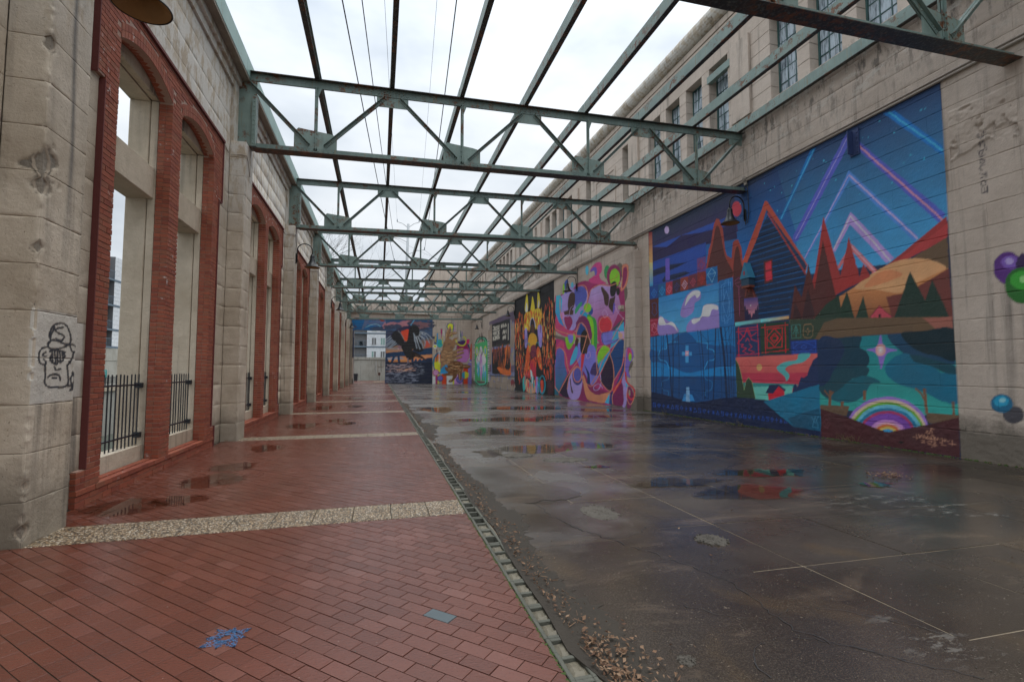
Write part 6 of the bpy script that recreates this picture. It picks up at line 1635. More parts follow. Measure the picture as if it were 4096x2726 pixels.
rb = []; zs = [-.2] + [ZC(k) for k in range(1, 22)] + [9.36]
for n in range(-1, 8):
    ya = 5.8 + BAY * n; yb = ya + BAY
    if n == -1: ya = 1.0
    if n == 7: yb = YE
    for k, (a, b) in enumerate(zip(zs, zs[1:])):
        off = (0, 1.1, .55, 1.5)[k % 4]; ys = [ya] + [y for y in (ya + off + 2.27 * q for q in range(0, 4)) if ya + .5 < y < yb - .5] + [yb]
        # the pilaster hides a strip behind truss one bay on
        for p, q in zip(ys, ys[1:]): rb.append((p, q, a, b))
rb.sort(key=lambda b: b[0]); rest = []
for k, (p, q, a, b) in enumerate(rb):
    painted = b < 7.9 and p > 4.9
    cell = (.022 if p < 18.5 else .036 if p < 39 else .06) if painted else (.06 if p < 20 else .2)
    pa = panel('wall_block', (XR, q, a), (0, -1, 0), (0, 0, 1), (-1, 0, 0), q - p, b - a, cell, None, None, rnd.random(), artR if painted else None, amp=.0035, groove=.006 if k % 3 else .008, gv=.003, depth=.03, rough=plaster)
    if k < 292: V, F, va, pc = join_panels([pa]); mesh('wall_block', V, F, M['wallR'], MW, va, pc)
    else: rest.append(pa)
V, F, va, pc = join_panels(rest); tag(mesh('wall_block', V, F, M['wallR'], MW, va, pc), kind='stuff')
c_ = MB(); c_.box(XR + .022, XR + 22, -3, YE + 6, -.5, 9.36); c_.box(XR + .6, XR + 22, -3, YE + 6, 9.36, 14.0); c_.build('building_core', M['wallR'], MW)
# one projecting pilaster with sloping top beside the big mural, and flat ones above
pl = MB(); pl.box(10.815, XR + .05, 18.965, 19.885, -.3, 6.75); po = pl.build('pilaster', M['spall'], MW)
for a, b in zip(zs[:16], zs[1:17]):
    b = min(b, 6.88); v = rnd.random()
    pa = panel('pilaster_block', (10.80, 19.90, a), (0, -1, 0), (0, 0, 1), (-1, 0, 0), .95, b - a, .035, None, None, v, artR, depth=.04)
    pb = panel('pilaster_block', (10.80, 18.95, a), (1, 0, 0), (0, 0, 1), (0, -1, 0), XR - 10.80, b - a, .05, None, None, v, None, depth=.04)
    V, F, va, pc = join_panels([pa, pb]); mesh('pilaster_block', V, F, M['wallR'], po, va, pc)
q = MB(); q.quadv([(10.80, 18.95, 6.88), (XR, 18.95, 6.88), (XR, 19.9, 6.88), (10.80, 19.9, 6.88), (10.9, 18.97, 6.90), (XR, 18.97, 7.05), (XR, 19.88, 7.05), (10.9, 19.88, 6.90)]); q.build('pilaster_cap', M['wallR'], po)
q = MB(); q.box(10.62, 10.83, 19.9, 20.18, 4.38, 4.56, 0, .01); q.box(10.72, 11.0, 19.92, 20.16, 4.3, 4.4); q.build('bracket_stone', M['wallR'], po)
# sill band
q = MB(); q.box(XR - .05, XR + .6, -1, YE, 9.362, 9.62, 0, .012); q.build('sill_band', M['wallR'], MW)
# upper storey: piers between windows, head band, cornice
wins = []; blind = []
for n in range(-1, 8):
    Y0 = 5.8 + BAY * n
    if n in (-1, 0, 1, 3, 5, 7): wins += [(Y0 + c - .47, Y0 + c + .47) for c in (1.1, 2.45, 3.8, 5.15)]
    else: wins += [(Y0 + .45, Y0 + 1.15), (Y0 + 4.75, Y0 + 5.4)]; blind.append((Y0 + 1.85, Y0 + 4.15))
wins = [w_ for w_ in wins if w_[1] < YE - .3]
edges = [-1.0] + [x for w_ in wins for x in w_] + [YE]
up = []
for a, b in zip(edges[::2], edges[1::2]):
    zz = [9.62 + .4375 * k for k in range(7)]; zz[-1] = 12.25
    for z0, z1 in zip(zz, zz[1:]):
        m_ = MB(); up.append((a, b, z0, z1))
for k, (a, b, z0, z1) in enumerate(up):
    pass
q = MB()
for a, b, z0, z1 in up: q.box(XR, XR + .6, a, b, z0 + .004, z1 - .004, rnd.random(), .008); q.box(XR + .012, XR + .59, a + .008, b - .008, z0 - .005, z1 + .005)
tag(q.build('window_pier', M['wallR'], MW), kind='stuff')
q = MB(); q.box(XR, XR + .6, -1, YE, 12.252, 13.38, 0, .01); q.box(XR - .03, XR + .6, -1, YE, 13.40, 13.62, 0, .01); q.build('head_band', M['wallR'], MW)
prof = [(XR + .6, 13.622)] + [(XR - .02 - .30 * math.sin(a), 13.66 + .30 * (1 - math.cos(a)) * 1.0) for a in np.linspace(0, math.pi * .95, 9)] + [(XR + .6, 14.3)]
q = MB(); q.prism([(x, z) for x, z in prof], -1, YE); fixn(q.build('cornice', M['conc'], MW))
for n in range(0, 8):
    Y0 = 5.8 + BAY * n; q = MB(); q.box(XR - .10, XR, Y0 - .42, Y0 + .42, 9.622, 12.25, 0, .01); q.build('flat_pilaster', M['wallR'], MW)
for a, b in blind:
    q = MB(); q.box(XR - .035, XR, a, a + .12, 9.8, 11.7); q.box(XR - .035, XR, b - .12, b, 9.8, 11.7); q.box(XR - .035, XR, a + .12, b - .12, 11.58, 11.7); q.build('blind_panel', M['wallR'], MW)
def window(W_, H_, nc, nr):
    f = MB(); f.box(0, .06, 0, .045, 0, H_); f.box(0, .06, W_ - .045, W_, 0, H_); f.box(0, .06, .045, W_ - .045, 0, .05); f.box(0, .06, .045, W_ - .045, H_ - .05, H_)
    iw, ih = (W_ - .09) / nc, (H_ - .1) / nr
    for i in range(1, nc): f.box(.01, .05, .045 + i * iw - .012, .045 + i * iw + .012, .05, H_ - .05)
    for j in range(1, nr):
        for i in range(nc): f.box(.01, .05, .045 + i * iw + .012, .045 + (i + 1) * iw - .012, .05 + j * ih - .012, .05 + j * ih + .012)
    return f, iw, ih
wc = {}
for k, (a, b) in enumerate(wins):
    W_ = round(b - a, 2); nc = 3 if W_ > .8 else 2
    if W_ not in wc:
        f, iw, ih = window(W_, 2.6, nc, 6); g_ = MB(); g_.box(.025, .032, .014, iw - .014, .014, ih - .014); wc[W_] = (tmpl(f, 'window', M['frame']), tmpl(g_, 'pane', M['glass']), iw, ih)
    me, pm_, iw, ih = wc[W_]; wo = link('window', me, (XR + .30, a, 9.64), MW)
    if a < 34:
        for i in range(nc):
            for j in range(6): p_ = link('pane', pm_, (0, 0, 0), wo); p_.location = (rnd.gauss(0, .003), .045 + i * iw, .05 + j * ih); p_.rotation_euler = (0, rnd.gauss(0, .012), rnd.gauss(0, .012))
    else:
        g_ = MB(); g_.box(XR + .325, XR + .332, a + .05, b - .05, 9.7, 12.18); g_.build('pane', M['glass'], wo)
q = MB(); q.box(XR - .06, XR + .12, 13.05, 14.22, 11.72, 11.98, 0, .01); o = q.build('lintel_channel', M['steel2'], MW)
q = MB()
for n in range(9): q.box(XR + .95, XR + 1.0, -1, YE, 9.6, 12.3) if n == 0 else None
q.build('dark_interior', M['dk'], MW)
q = MB(); q.lathe((0, 0, 0), [(0, 0)], 4)
# old bolted bracket over the big mural, little painted nesting box, drain hole
br = empty('bolted_bracket', (XR, 8.9, 6.85), 'blue painted riveted angle bracket left on the mural at the triangle peaks', 'bracket')
nb = simple('mural navy paint', (.035, .06, .17), .6)
q = MB(); q.box(XR - .03, XR - .004, 8.78, 9.02, 6.83, 7.47); q.build('back_plate', nb, br); q = MB(); q.box(XR - .19, XR - .031, 8.93, 8.95, 6.86, 7.44); q.build('web', nb, br); q = MB()
for z in (6.9, 7.02, 7.14, 7.26, 7.38):
    for y in (8.82, 8.99): q.lathe((XR - .035, y, z), [(.018, -.016), (.016, .016), (.002, .02)], 6)
tag(q.build('rivets', nb, br), kind='stuff')
hb = empty('nesting_box', (XR, 12.46, 4.3), 'small blue gabled nesting box fixed on the painted house mural', 'nesting box')
hy, hz = 12.46, 4.22
q = MB(); q.box(XR - .22, XR - .002, hy - .16, hy + .16, hz, hz + .22); q.build('box_body', simple('box navy', (.03, .08, .14), .6), hb)
q = MB(); q.prism([(hy - .2, hz + .22), (hy + .2, hz + .22), (hy, hz + .72)], XR - .24, XR - .002, 'x'); fixn(q.build('gable_roof', simple('box blue', (.04, .22, .36), .6), hb))
q = MB(); q.box(XR - .246, XR - .241, hy - .025, hy + .025, hz + .32, hz + .45); q.build('door', simple('box red', (.4, .04, .05), .6), hb)
q = MB(); q.box(XR - .22, XR - .002, hy - .158, hy + .158, hz - .07, hz - .002); q.build('box_base', simple('box rust', (.25, .07, .04), .6), hb)
# two painted conduits with junction boxes along the wall
for k, (z, r_, lb) in enumerate(((7.66, .024, 'thin beige conduit running along the whole painted wall, upper of the pair'), (7.585, .03, 'beige conduit running just above the murals, lower of the pair'))):
    ob = empty('conduit', (XR - .035, 5, z), lb, 'conduit', 'conduits along the painted wall')
    for a in range(8):
        y = 4.0 + a * 7; q = MB(); q.tube([(XR - .035, y, z + rnd.gauss(0, .004)), (XR - .035, y + 3.5, z - .006), (XR - .035, y + 6.98, z + rnd.gauss(0, .004))], r_, 7); q.build('pipe', M['pipe'], ob, True)
# ---------------------------------------------------------------- end wall with doorway, parapet and tower
EW = empty('end_wall', (3, YE, 0), 'beige end wall with a tall doorway, vulture and hands murals and a stair tower', 'building')
def artE(P): return sample(cvE, P[..., 0], P[..., 2])
DX0, DX1, DZ = -2.91, .68, 6.30; eb = []
zs2 = [-.2] + [ZC(k) for k in range(1, 19)]
for k, (a, b) in enumerate(zip(zs2, zs2[1:])):
    xs = [-3.5, DX0, DX1] + [DX1 + q for q in ((1.9, 4.0), (1.1, 3.1))[k % 2]] + [6.24] + [6.24 + q for q in ((1.6, 3.4), (.9, 2.6))[k % 2]] + [XR]
    for p, q in zip(xs, xs[1:]):
        if p == DX0:
            if b <= DZ: continue
            z0 = max(a, DZ)
        else: z0 = a
        eb.append((p, q, z0, b))
for p, q, a, b in eb:
    pa = panel('wall_block', (p, YE, a), (1, 0, 0), (0, 0, 1), (0, -1, 0), q - p, b - a, .065, None, None, rnd.random(), artE, amp=.006, groove=.012, depth=.04)
    V, F, va, pc = join_panels([pa]); mesh('wall_block', V, F, M['wallR'], EW, va, pc)
c_ = MB(); T = .45
c_.box(-4.2, DX0, YE + .03, YE + T, -.3, DZ); c_.box(DX1, XR, YE + .03, YE + T, -.3, DZ); c_.box(-4.2, 6.2, YE + .03, YE + T, DZ, 9.9); c_.box(6.2, XR, YE + .03, YE + T, DZ, 8.2)
for k in range(5): z0 = ZC(18) + k * .42; c_.box(-4.2, 6.0, YE, YE + T, z0 + .006, min(z0 + .412, 9.9), rnd.random(), .012)
c_.build('parapet_wall', M['wallR'], EW)
q = MB(); q.box(-4.2, 6.0, YE - .28, YE - .001, 8.37, 8.56, 0, .02); q.build('ledge', M['conc'], EW); q = MB(); q.box(-4.2, 6.0, YE - .08, YE + T, 9.902, 10.0, 0, .02); q.build('coping', M['conc'], EW)
q = MB(); q.box(6.15, XR + 4, YE - .002, YE + 6, 8.2, 14.1, 0, .03); q.box(5.75, 6.148, YE + .1, YE + 6, 9.95, 14.05, .5, .03)
q.build('stair_tower', M['wallR'], EW)
for k in range(6): q = MB(); q.box(8.45, 9.35, YE - .05, YE - .004, 10.62 + k * .11, 10.68 + k * .11); q.build('louvre_slat', M['spall'], EW)
# moss and ferns in the ledge
b_ = MB()
for i in range(260):
    x = rnd.uniform(-4, 6); z = 8.56; h_ = abs(rnd.gauss(0, .12)) + .03; s_ = rnd.uniform(.03, .09); b_.lathe((x, YE - .14 + rnd.gauss(0, .05), z - .03), [(s_, 0), (s_ * .8, h_ * .6), (.005, h_)], 5)
tag(b_.build('ledge_weeds', simple('dark ledge growth', (.05, .045, .025), .9)), kind='stuff')

# ---------------------------------------------------------------- riveted trusses (one master, copied down the court)
TS = .024
def zt(x): return TS * (x + 3.1)
def truss_master():
    Y = 0; r_ = empty('roof_truss', (0, 0, 0), '', 'truss', 'riveted green roof trusses over the court')
    def pz(x, z): return (x, z + zt(x))
    def chord(nm, zlo, zhi, flat_z0, flat_z1, x0, x1):
        q = MB(); a, b = pz(x0, 0)[1], pz(x1, 0)[1]
        for ya, yb in ((-.021, -.009), (.009, .021)): q.quadv([(x0, ya, zlo + a), (x1, ya, zlo + b), (x1, yb, zlo + b), (x0, yb, zlo + a), (x0, ya, zhi + a), (x1, ya, zhi + b), (x1, yb, zhi + b), (x0, yb, zhi + a)])
        for ya, yb in ((-.12, -.0215), (.0215, .12)): q.quadv([(x0, ya, flat_z0 + a), (x1, ya, flat_z0 + b), (x1, yb, flat_z0 + b), (x0, yb, flat_z0 + a), (x0, ya, flat_z1 + a), (x1, ya, flat_z1 + b), (x1, yb, flat_z1 + b), (x0, yb, flat_z1 + a)])
        return q.build(nm, M['steel'], r_)
    tc_ = chord('top_chord', 8.60, 8.80, 8.788, 8.802, -3.3, 11.12); tc_.data.materials.append(M['flange_dark'])
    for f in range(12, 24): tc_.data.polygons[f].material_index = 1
    chord('bottom_chord', 6.91, 7.06, 6.908, 6.922, -3.0, 11.14)
    q = MB(); q.quadv([(-3.0, -.15, 6.893 + .002), (11.14, -.15, 6.893 + .344), (11.14, .15, 6.893 + .344), (-3.0, .15, 6.897), (-3.0, -.15, 6.907), (11.14, -.15, 6.905 + .344), (11.14, .15, 6.905 + .344), (-3.0, .15, 6.907)]); q.build('flange_plate', M['flange_dark'], r_)
    bg = [-1.62, 2.06, 5.75, 9.40]; tg = [.23, 3.92, 7.56]; riv = MB()
    def rivet(x, z, y=-.024):
        z += zt(x); s_ = .0165; n = len(riv.V); riv.V += [(x - s_, y, z - s_), (x + s_, y, z - s_), (x + s_, y, z + s_), (x - s_, y, z + s_), (x - s_ * .5, y - .012, z - s_ * .5), (x + s_ * .5, y - .012, z - s_ * .5), (x + s_ * .5, y - .012, z + s_ * .5), (x - s_ * .5, y - .012, z + s_ * .5)]; riv.c += [0] * 8
        riv.F += [(n+4, n+5, n+6, n+7), (n, n+1, n+5, n+4), (n+1, n+2, n+6, n+5), (n+2, n+3, n+7, n+6), (n+3, n, n+4, n+7)]
    def plate(nm, P, th=.008, y=0, mat='steel2'):
        q = MB(); q.prism([pz(x, z) for x, z in P], y - th, y + th); return fixn(q.build(nm, M[mat], r_))
    for c in bg:
        w0 = .50; plate('gusset_plate', [(c - w0, 6.93), (c + w0, 6.93), (c + w0, 7.42), (c + .3, 7.47), (c - .28, 7.54), (c - w0 + .1, 7.56), (c - w0, 7.45)])
        for k in range(8): rivet(c - .44 + k * .125, 7.0)
    for c in tg:
        plate('gusset_plate', [(c - .40, 8.33), (c + .40, 8.33), (c + .40, 8.78), (c - .40, 8.78)])
        for k in range(6): rivet(c - .36 + k * .145, 8.66); rivet(c - .30 + k * .12, 8.73)
    plate('gusset_plate', [(10.62, 8.42), (11.1, 8.42), (11.1, 8.78), (10.62, 8.78)])
    plate('end_plate', [(-3.36, 6.95), (-2.97, 6.95), (-2.97, 8.6), (-2.6, 8.6), (-2.6, 8.78), (-3.36, 8.78)], .01)
    q = MB(); q.box(-3.04, -2.96, -.10, -.012, 6.95, 8.2); q.box(-3.02, -2.96, .012, .1, 6.95, 8.2); q.build('end_angle', M['steel2'], r_)
    q = MB(); q.box(-3.40, -2.92, -.16, .16, 6.925, 6.945); q.build('bearing_plate', M['steel'], r_)
    for k in range(11): rivet(-3.0, 7.02 + k * .115, -.102)
    for k in range(5): rivet(-3.3 + k * .08, 6.99, -.014)
    def member(nm, a, b, w_=.085):
        a = pz(*a); b = pz(*b); A = Vector((a[0], 0, a[1])); B_ = Vector((b[0], 0, b[1])); d = (B_ - A).normalized(); nrm = Vector((-d.z, 0, d.x)); q = MB()
        if nrm.z < 0: nrm = -nrm
        for s_ in (-1, 1):   # pair of angles: a leg on the plate, an outstanding leg
            q.bar(A + Vector((0, s_ * .015, 0)), B_ + Vector((0, s_ * .015, 0)), .012, w_, up=nrm)
            e_ = Vector((0, s_ * .051, 0)) + nrm * (w_ / 2 - .006); q.bar(A + e_, B_ + e_, .06, .012, up=nrm)
        q.build(nm, M['steel'], r_); L_ = (B_ - A).length
        for t_ in [.05 + .055 * k for k in range(4)] + [L_ - .05 - .055 * k for k in range(4)] + [L_ * .5, L_ * .25, L_ * .75]:
            p = A + d * t_; rivet(p.x + .015, p.z - zt(p.x) - .015, -.022)
    member('diagonal', (-3.15, 8.55), (-1.78, 7.12)); member('diagonal', (-1.40, 7.12), (.06, 8.58))
    member('diagonal', (.40, 8.58), (1.90, 7.12), .075); member('diagonal', (2.24, 7.12), (3.75, 8.58), .075); member('diagonal', (4.09, 8.58), (5.58, 7.12), .075); member('diagonal', (5.92, 7.12), (7.38, 8.58), .075); member('diagonal', (7.73, 8.58), (9.23, 7.12)); member('diagonal', (9.57, 7.12), (11.0, 8.6))
    for x in bg:
        z0, z1 = 7.0 + zt(x), 8.62 + zt(x); q = MB()
        for s_ in (-1, 1): q.box(x - .04, x + .04, s_ * .015 - .006, s_ * .015 + .006, z0, z1); q.box(x - .006, x + .006, s_ * .045 - .022, s_ * .045 + .022, z0, z1)
        q.build('post', M['steel2'], r_); plate('seat_clip', [(x + .04, 8.6), (x + .12, 8.6), (x + .04, 8.38)], .005, -.018)
        for k in range(4): rivet(x - .022, 7.07 + k * .14, -.022)
        rivet(x - .022, 7.9, -.022); rivet(x - .022, 8.5, -.022); rivet(x - .022, 8.4, -.022)
    for k in range(18): rivet(-2.7 + k * .8, 8.70)
    tag(riv.build('rivets', M['steel2'], r_), kind='stuff'); return r_
tm = truss_master(); tm.location = (0, 5.82, 0)
tl = ['nearest truss, its lower chord cutting across the top corner above the big mural', 'first whole green truss, spanning from the second pier to the red painted moon', 'second whole truss back, ending above the small plant on the pilaster', 'third whole truss back over the lamp of the pink mural', 'green truss ending above the black fire mural', 'small distant truss, three before the end wall', 'small distant truss, second before the end wall', 'last truss, close before the end wall mural']
tr_ = [tm] + [copy_tree(tm) for _ in range(7)]
for n, o in enumerate(tr_):
    o.location = (0, 5.82 + BAY * n, 0); o['label'] = tl[n]
# ---------------------------------------------------------------- purlins: rolled beams laid along the trusses
pxs = [-1.61, .21, 2.04, 3.85, 5.66, 7.46, 9.27, 10.93]
pl_ = ['roof purlin nearest the arcade wall, dark from below', 'second roof purlin out from the arcade wall, straight above the brick walk', 'third purlin from the arcade wall over the kerb side of the court', 'fourth purlin out, halfway over the court', 'fifth purlin out, pale green web turned to the walk', 'sixth purlin out, crossing before the cornice of the mural building', 'seventh purlin out, rust streaked, in front of the upper windows', 'last purlin, hard against the mural building under its windows']
for k, x in enumerate(pxs):
    z0 = 8.806 + zt(x); po = empty('roof_purlin', (x, 5.8, z0), pl_[k], 'purlin', 'steel purlins across the trusses'); D = .29
    seg = MB(); y0, y1 = .006, BAY - .006
    seg.box(-.058, .058, y0, y1, 0, .013); seg.box(-.058, .058, y0, y1, D - .013, D); seg.box(-.058, -.047, y0, y1, .0135, D - .0135)
    o = seg.build('beam', M['steel2'], None); me = o.data; bpy.data.objects.remove(o); me.materials.append(M['flange_dark'])
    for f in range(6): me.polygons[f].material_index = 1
    for n in range(-2, 8):
        b_ = link('beam', me, (0, 0, 0), po); b_.location = (rnd.gauss(0, .006), BAY * n, 0)
        if n == 7: b_.scale = (1, .98, 1)
# ---------------------------------------------------------------- gooseneck lamps
def lamp(name_lb, x, y, z, s_, grp):
    """z: rim height; s_: +1 reaches to +x, -1 to -x; x: wall face"""
    r_ = empty('gooseneck_lamp', (x, y, z), name_lb, 'wall lamp', grp); cx = x + s_ * .58
    q = MB(); q.box(min(x, x + s_ * .03), max(x, x + s_ * .03), y - .05, y + .05, z + .12, z + .50, 0, .008); q.build('wall_plate', M['lamp'], r_)
    P = [(x + s_ * .045, y, z + .16), (x + s_ * .045, y, z + .60)] + [(x + s_ * (.045 + .2675 - .2675 * math.cos(a)), y, z + .62 + .2675 * math.sin(a)) for a in np.linspace(0.15, math.pi, 12)] + [(cx, y, z + .50)]
    q = MB(); q.tube(P, .019, 10); q.build('arm', M['lamp'], r_, True)
    q = MB(); q.lathe((cx, y, z), [(.001, .50), (.045, .50), (.05, .47), (.078, .44), (.085, .40), (.085, .31), (.095, .30)], 20); q.build('socket', M['lamp'], r_, True)
    q = MB(); q.lathe((cx, y, z), [(.09, .305), (.105, .25), (.135, .17), (.185, .09), (.24, .035), (.275, .012), (.278, 0), (.268, -.002)], 32); q.build('shade', M['lamp'], r_, True)
    q = MB(); q.lathe((cx, y, z), [(.262, .004), (.225, .035), (.17, .09), (.12, .17), (.085, .25), (.001, .29)], 32); fixn(q.build('shade_lining', M['lampin'], r_, True))
    return r_
for n, lb in ((0, 'black gooseneck lamp overhead, only its rusty shade rim in view'), (2, 'black gooseneck lamp on the third pier of the arcade wall'), (4, 'black gooseneck lamp on the fifth pier of the arcade wall'), (6, 'black gooseneck lamp on the last but one arcade pier, beside the doorway'), (7, 'tiny gooseneck lamp seen against the flats through the doorway')):
    y = P0 + .33 + BAY * n; z = 5.45
    if n == 7: continue
    lamp(lb, XP, y, z, 1, 'gooseneck lamps on the arcade piers')
for k, (n, lb) in enumerate(((1, 'black gooseneck lamp in front of the red painted moon'), (3, 'black gooseneck lamp over the pink mural'), (5, 'black gooseneck lamp between fire mural and purple panel'), (7, 'distant gooseneck lamp above the striped green panel'))):
    y = 5.82 + BAY * n - .05; o = lamp(lb, XR - .035, y, 6.18, -1, 'gooseneck lamps on the mural building')
    q = MB(); q.tube([(XR - .03, y - .12, 7.55), (XR - .04, y - .14, 7.0), (XR - .03, y - .15, 6.5), (XR - .05, y - .10, 6.22), (XR - .04, y, 6.2), (XR - .03, y, 6.34)], .012, 6); q.build('feed_cable', M['lamp'], o)
    q = MB(); q.lathe((XR - .09, y - .05, 7.55), [(.001, .16), (.05, .15), (.06, .1), (.05, .05), (.03, 0), (.001, 0)], 10); q.box(XR - .06, XR - .0, y - .1, y, 7.45, 7.6); q.build('junction_box', M['pipe'], o)

# ---------------------------------------------------------------- beyond the doorway: retaining wall and flats
RW = empty('retaining_wall', (-1, 77, 0), 'stained concrete retaining wall seen through the doorway', 'wall')
for i in range(6):
    x = -7.2 + i * 2.24; q = MB(); q.box(x + .012, x + 2.228, 77, 77.4, -.5, 3.15, rnd.random(), .01); q.build('wall_panel', M['far'], RW)
q = MB(); q.box(-8, 7, 76.92, 77.5, 3.152, 3.55, 0, .02); q.build('coping', M['far'], RW)
q = MB(); q.box(-.32, -.27, 76.95, 76.998, 2.1, 3.3); q.box(.6, .65, 76.95, 76.998, 2.1, 3.3); q.box(-.27, .6, 76.95, 76.998, 3.25, 3.3); q.box(-.27, .6, 76.95, 76.998, 2.1, 2.15); q.tube([(-.22, 76.95, 2.1), (-.22, 76.95, -.2)], .03, 6); q.build('pipe_frame', M['pipe'], RW)
o = empty('wheelie_bin', (-3.3, 74, 0), 'dark grey bin by the doorway', 'bin'); q = MB(); q.quadv([(-3.5, 73.7, 0), (-3.05, 73.7, 0), (-3.05, 74.3, 0), (-3.5, 74.3, 0), (-3.55, 73.65, 1.05), (-3.0, 73.65, 1.05), (-3.0, 74.35, 1.05), (-3.55, 74.35, 1.05)]); q.build('body', M['rail'], o); q = MB(); q.box(-3.58, -2.97, 73.6, 74.4, 1.052, 1.12, 0, .02); q.build('lid', M['greyp'], o)
o = empty('sign_post', (.03, 70, 0), 'small brown sign on a thin post beyond the doorway', 'sign'); q = MB(); q.tube([(.03, 70, 0), (.03, 70, 1.2)], .03, 6); q.build('post', M['bark'], o); q = MB(); q.box(-.13, .17, 69.93, 69.96, .85, 1.25); q.build('board', M['brown'], o)
q = MB()
for i, (x, y, s_) in enumerate(((-.4, 63, .25), (.1, 64, .3), (.4, 63.4, .22))): q.box(x - s_, x + s_, y - .2, y + .2, 0, .14, 0, .03)
tag(q.build('kerb_stones', M['cream']), 'pale stone blocks lying on the path past the doorway', 'stones')
FL = empty('apartment_block', (-2, 100, 0), 'white clad flats with pale green blinds and brown balconies behind the doorway', 'building')
FX0, FX1 = -2.46, 6.0
floors = [3.35 + 2.70 * k for k in range(-1, 4)]
for k, z in enumerate(floors):
    q = MB(); q.box(FX0, FX1, 99.96, 100.3, z + .24, z + 2.70); nq = int(2.46 / .35)
    for j in range(7): q.box(FX0, FX1, 99.93, 99.958, z + .24 + j * .352, z + .24 + j * .352 + .33, rnd.random(), .01)
    w_ = q.build('white_wall', M['white'], FL); q = MB(); q.box(FX0, FX1, 99.88, 100.3, z, z + .238); q.build('floor_beam', M['slate'], FL)
    for i, x in enumerate((-1.55, .15, 1.95, 3.7)):
        wf = MB(); W_, H_ = .92, 1.46; zb = z + .52
        for a, b, c, d in ((x, x + W_, zb, zb + .06), (x, x + W_, zb + H_ - .06, zb + H_), (x, x + .07, zb, zb + H_), (x + W_ - .07, x + W_, zb, zb + H_), (x + W_ / 2 - .05, x + W_ / 2 + .05, zb, zb + H_)): wf.box(a, b, 99.86, 99.925, c, d)
        fo = wf.build('window', M['white'], FL)
        for h_, mt in ((0, 'curtain' if (i + k) % 2 else 'greyp'), (1, 'greyp' if (i + k) % 3 else 'curtain')):
            p_ = MB(); x0 = x + .07 + h_ * (W_ / 2 - .02); p_.box(x0, x0 + W_ / 2 - .12, 99.90, 99.92, zb + .06, zb + H_ - .06); p_.build('pane', M[mt], fo)
    # recessed balcony
    q = MB(); q.box(-9, FX0, 102, 102.2, z, z + 2.7); q.box(FX0 - .06, FX0, 100.0, 102, z + .24, z + 2.7); q.build('balcony_wall', M['brown'] if k % 2 else M['brown'], FL)
    q = MB(); q.box(-3.9, FX0 - .06, 101.2, 101.96, z + .24, z + 2.7); q.build('grey_panel', M['greyp'], FL)
    q = MB(); q.box(-9, FX0, 99.9, 102, z, z + .30); q.build('balcony_slab', M['slate'], FL)
    q = MB()
    for j in range(9): q.box(-9, FX0 - .05, 99.95, 99.965, z + .42 + j * .1, z + .432 + j * .1)
    q.box(-9, FX0, 99.93, 99.97, z + 1.30, z + 1.36)
    for x in (-5.6, -5.0, -4.2, -3.9, -3.15): q.box(x, x + .05, 99.92, 99.97, z + .3, z + 1.3)
    q.build('railing', M['slate'], FL)
q = MB(); q.box(-9, FX1, 100.3, 112, -1, 14.1); q.build('core', M['greyp'], FL)
q = MB(); q.quadv([(-3.9, 100.3, 6.5), (-3.2, 100.3, 6.5), (-3.2, 100.5, 6.5), (-3.9, 100.5, 6.5), (-4.0, 100.3, 7.3), (-3.3, 100.3, 7.3), (-3.4, 100.5, 7.3), (-3.9, 100.5, 7.3)]); tag(q.build('hanging_towel', M['cream']), 'pale towel hung over the balcony rail of the flats', 'towel')
# ---------------------------------------------------------------- across the canal: quay, fence, signs, flats
CW = empty('canal_wall', (-24.2, 60, -4), 'dark weathered quay wall across the canal', 'wall')
for i in range(14): q = MB(); y = 20 + i * 6; q.box(-24.6, -24.0 + rnd.gauss(0, .01), y + .02, y + 5.98, -5, -.35, rnd.random(), .02); q.build('wall_panel', M['quay'], CW)
q = MB(); q.box(-24.7, -23.85, 20, 104, -.348, .02, 0, .02); q.build('coping', M['cream'], CW)
QF = empty('quay_fence', (-24.5, 60, 0), 'thin dark picket fence along the quay across the canal', 'fence')
for z in (.15, .85): q = MB(); q.box(-24.52, -24.48, 30, 90, z, z + .04); q.build('rail', M['rail'], QF)
q = MB()
for i in range(400): q.box(-24.51, -24.49, 30 + i * .15, 30.02 + i * .15, .05, .98)
tag(q.build('pickets', M['rail'], QF), kind='stuff')
RT = empty('upper_retaining_wall', (-34, 70, 0), 'tall grey concrete retaining wall under the flats across the canal', 'wall')
for i in range(14): q = MB(); y = 20 + i * 6; q.box(-34.6, -34.0, y + .02, y + 5.98, -.14, 2.78, rnd.random(), .02); q.build('wall_panel', M['far'], RT); q = MB(); q.box(-34.6, -33.95, y + .02, y + 5.98, 2.80, 4.46, rnd.random(), .02); q.build('wall_panel', M['far'], RT)
for k, (y0, y1, tx, lb) in enumerate(((53.0, 54.7, ('CANAL', 'WALK'), 'teal information board with white lettering behind the quay fence'), (50.0, 52.2, ('CANAL', 'WALK'), 'teal board behind the quay fence, half hidden by the brick jamb'))):
    o = empty('notice_board', (-25, y0, .2), lb, 'sign', 'teal boards across the canal'); q = MB(); q.box(-25.05, -25.0, y0, y1, .85, 1.62); q.build('board', M['teal'], o)
    q = MB(); q.box(-25.04, -25.0, y0 + .1, y0 + .18, -.15, .85); q.box(-25.04, -25.0, y1 - .18, y1 - .1, -.15, .85); q.build('legs', M['rail'], o)
    q = MB()
    for r_, z in enumerate((1.44, 1.32, 1.2, 1.04, .94)):   # rows of white print too small to read
        y = y0 + .3 + .1 * (r_ % 2)
        while y < y1 - .35: l_ = rnd.uniform(.05, .12); q.box(-24.998, -24.994, y, y + l_, z, z + (.06 if r_ < 2 else .035)); y += l_ + .035
    q.build('print', M['print'], o)
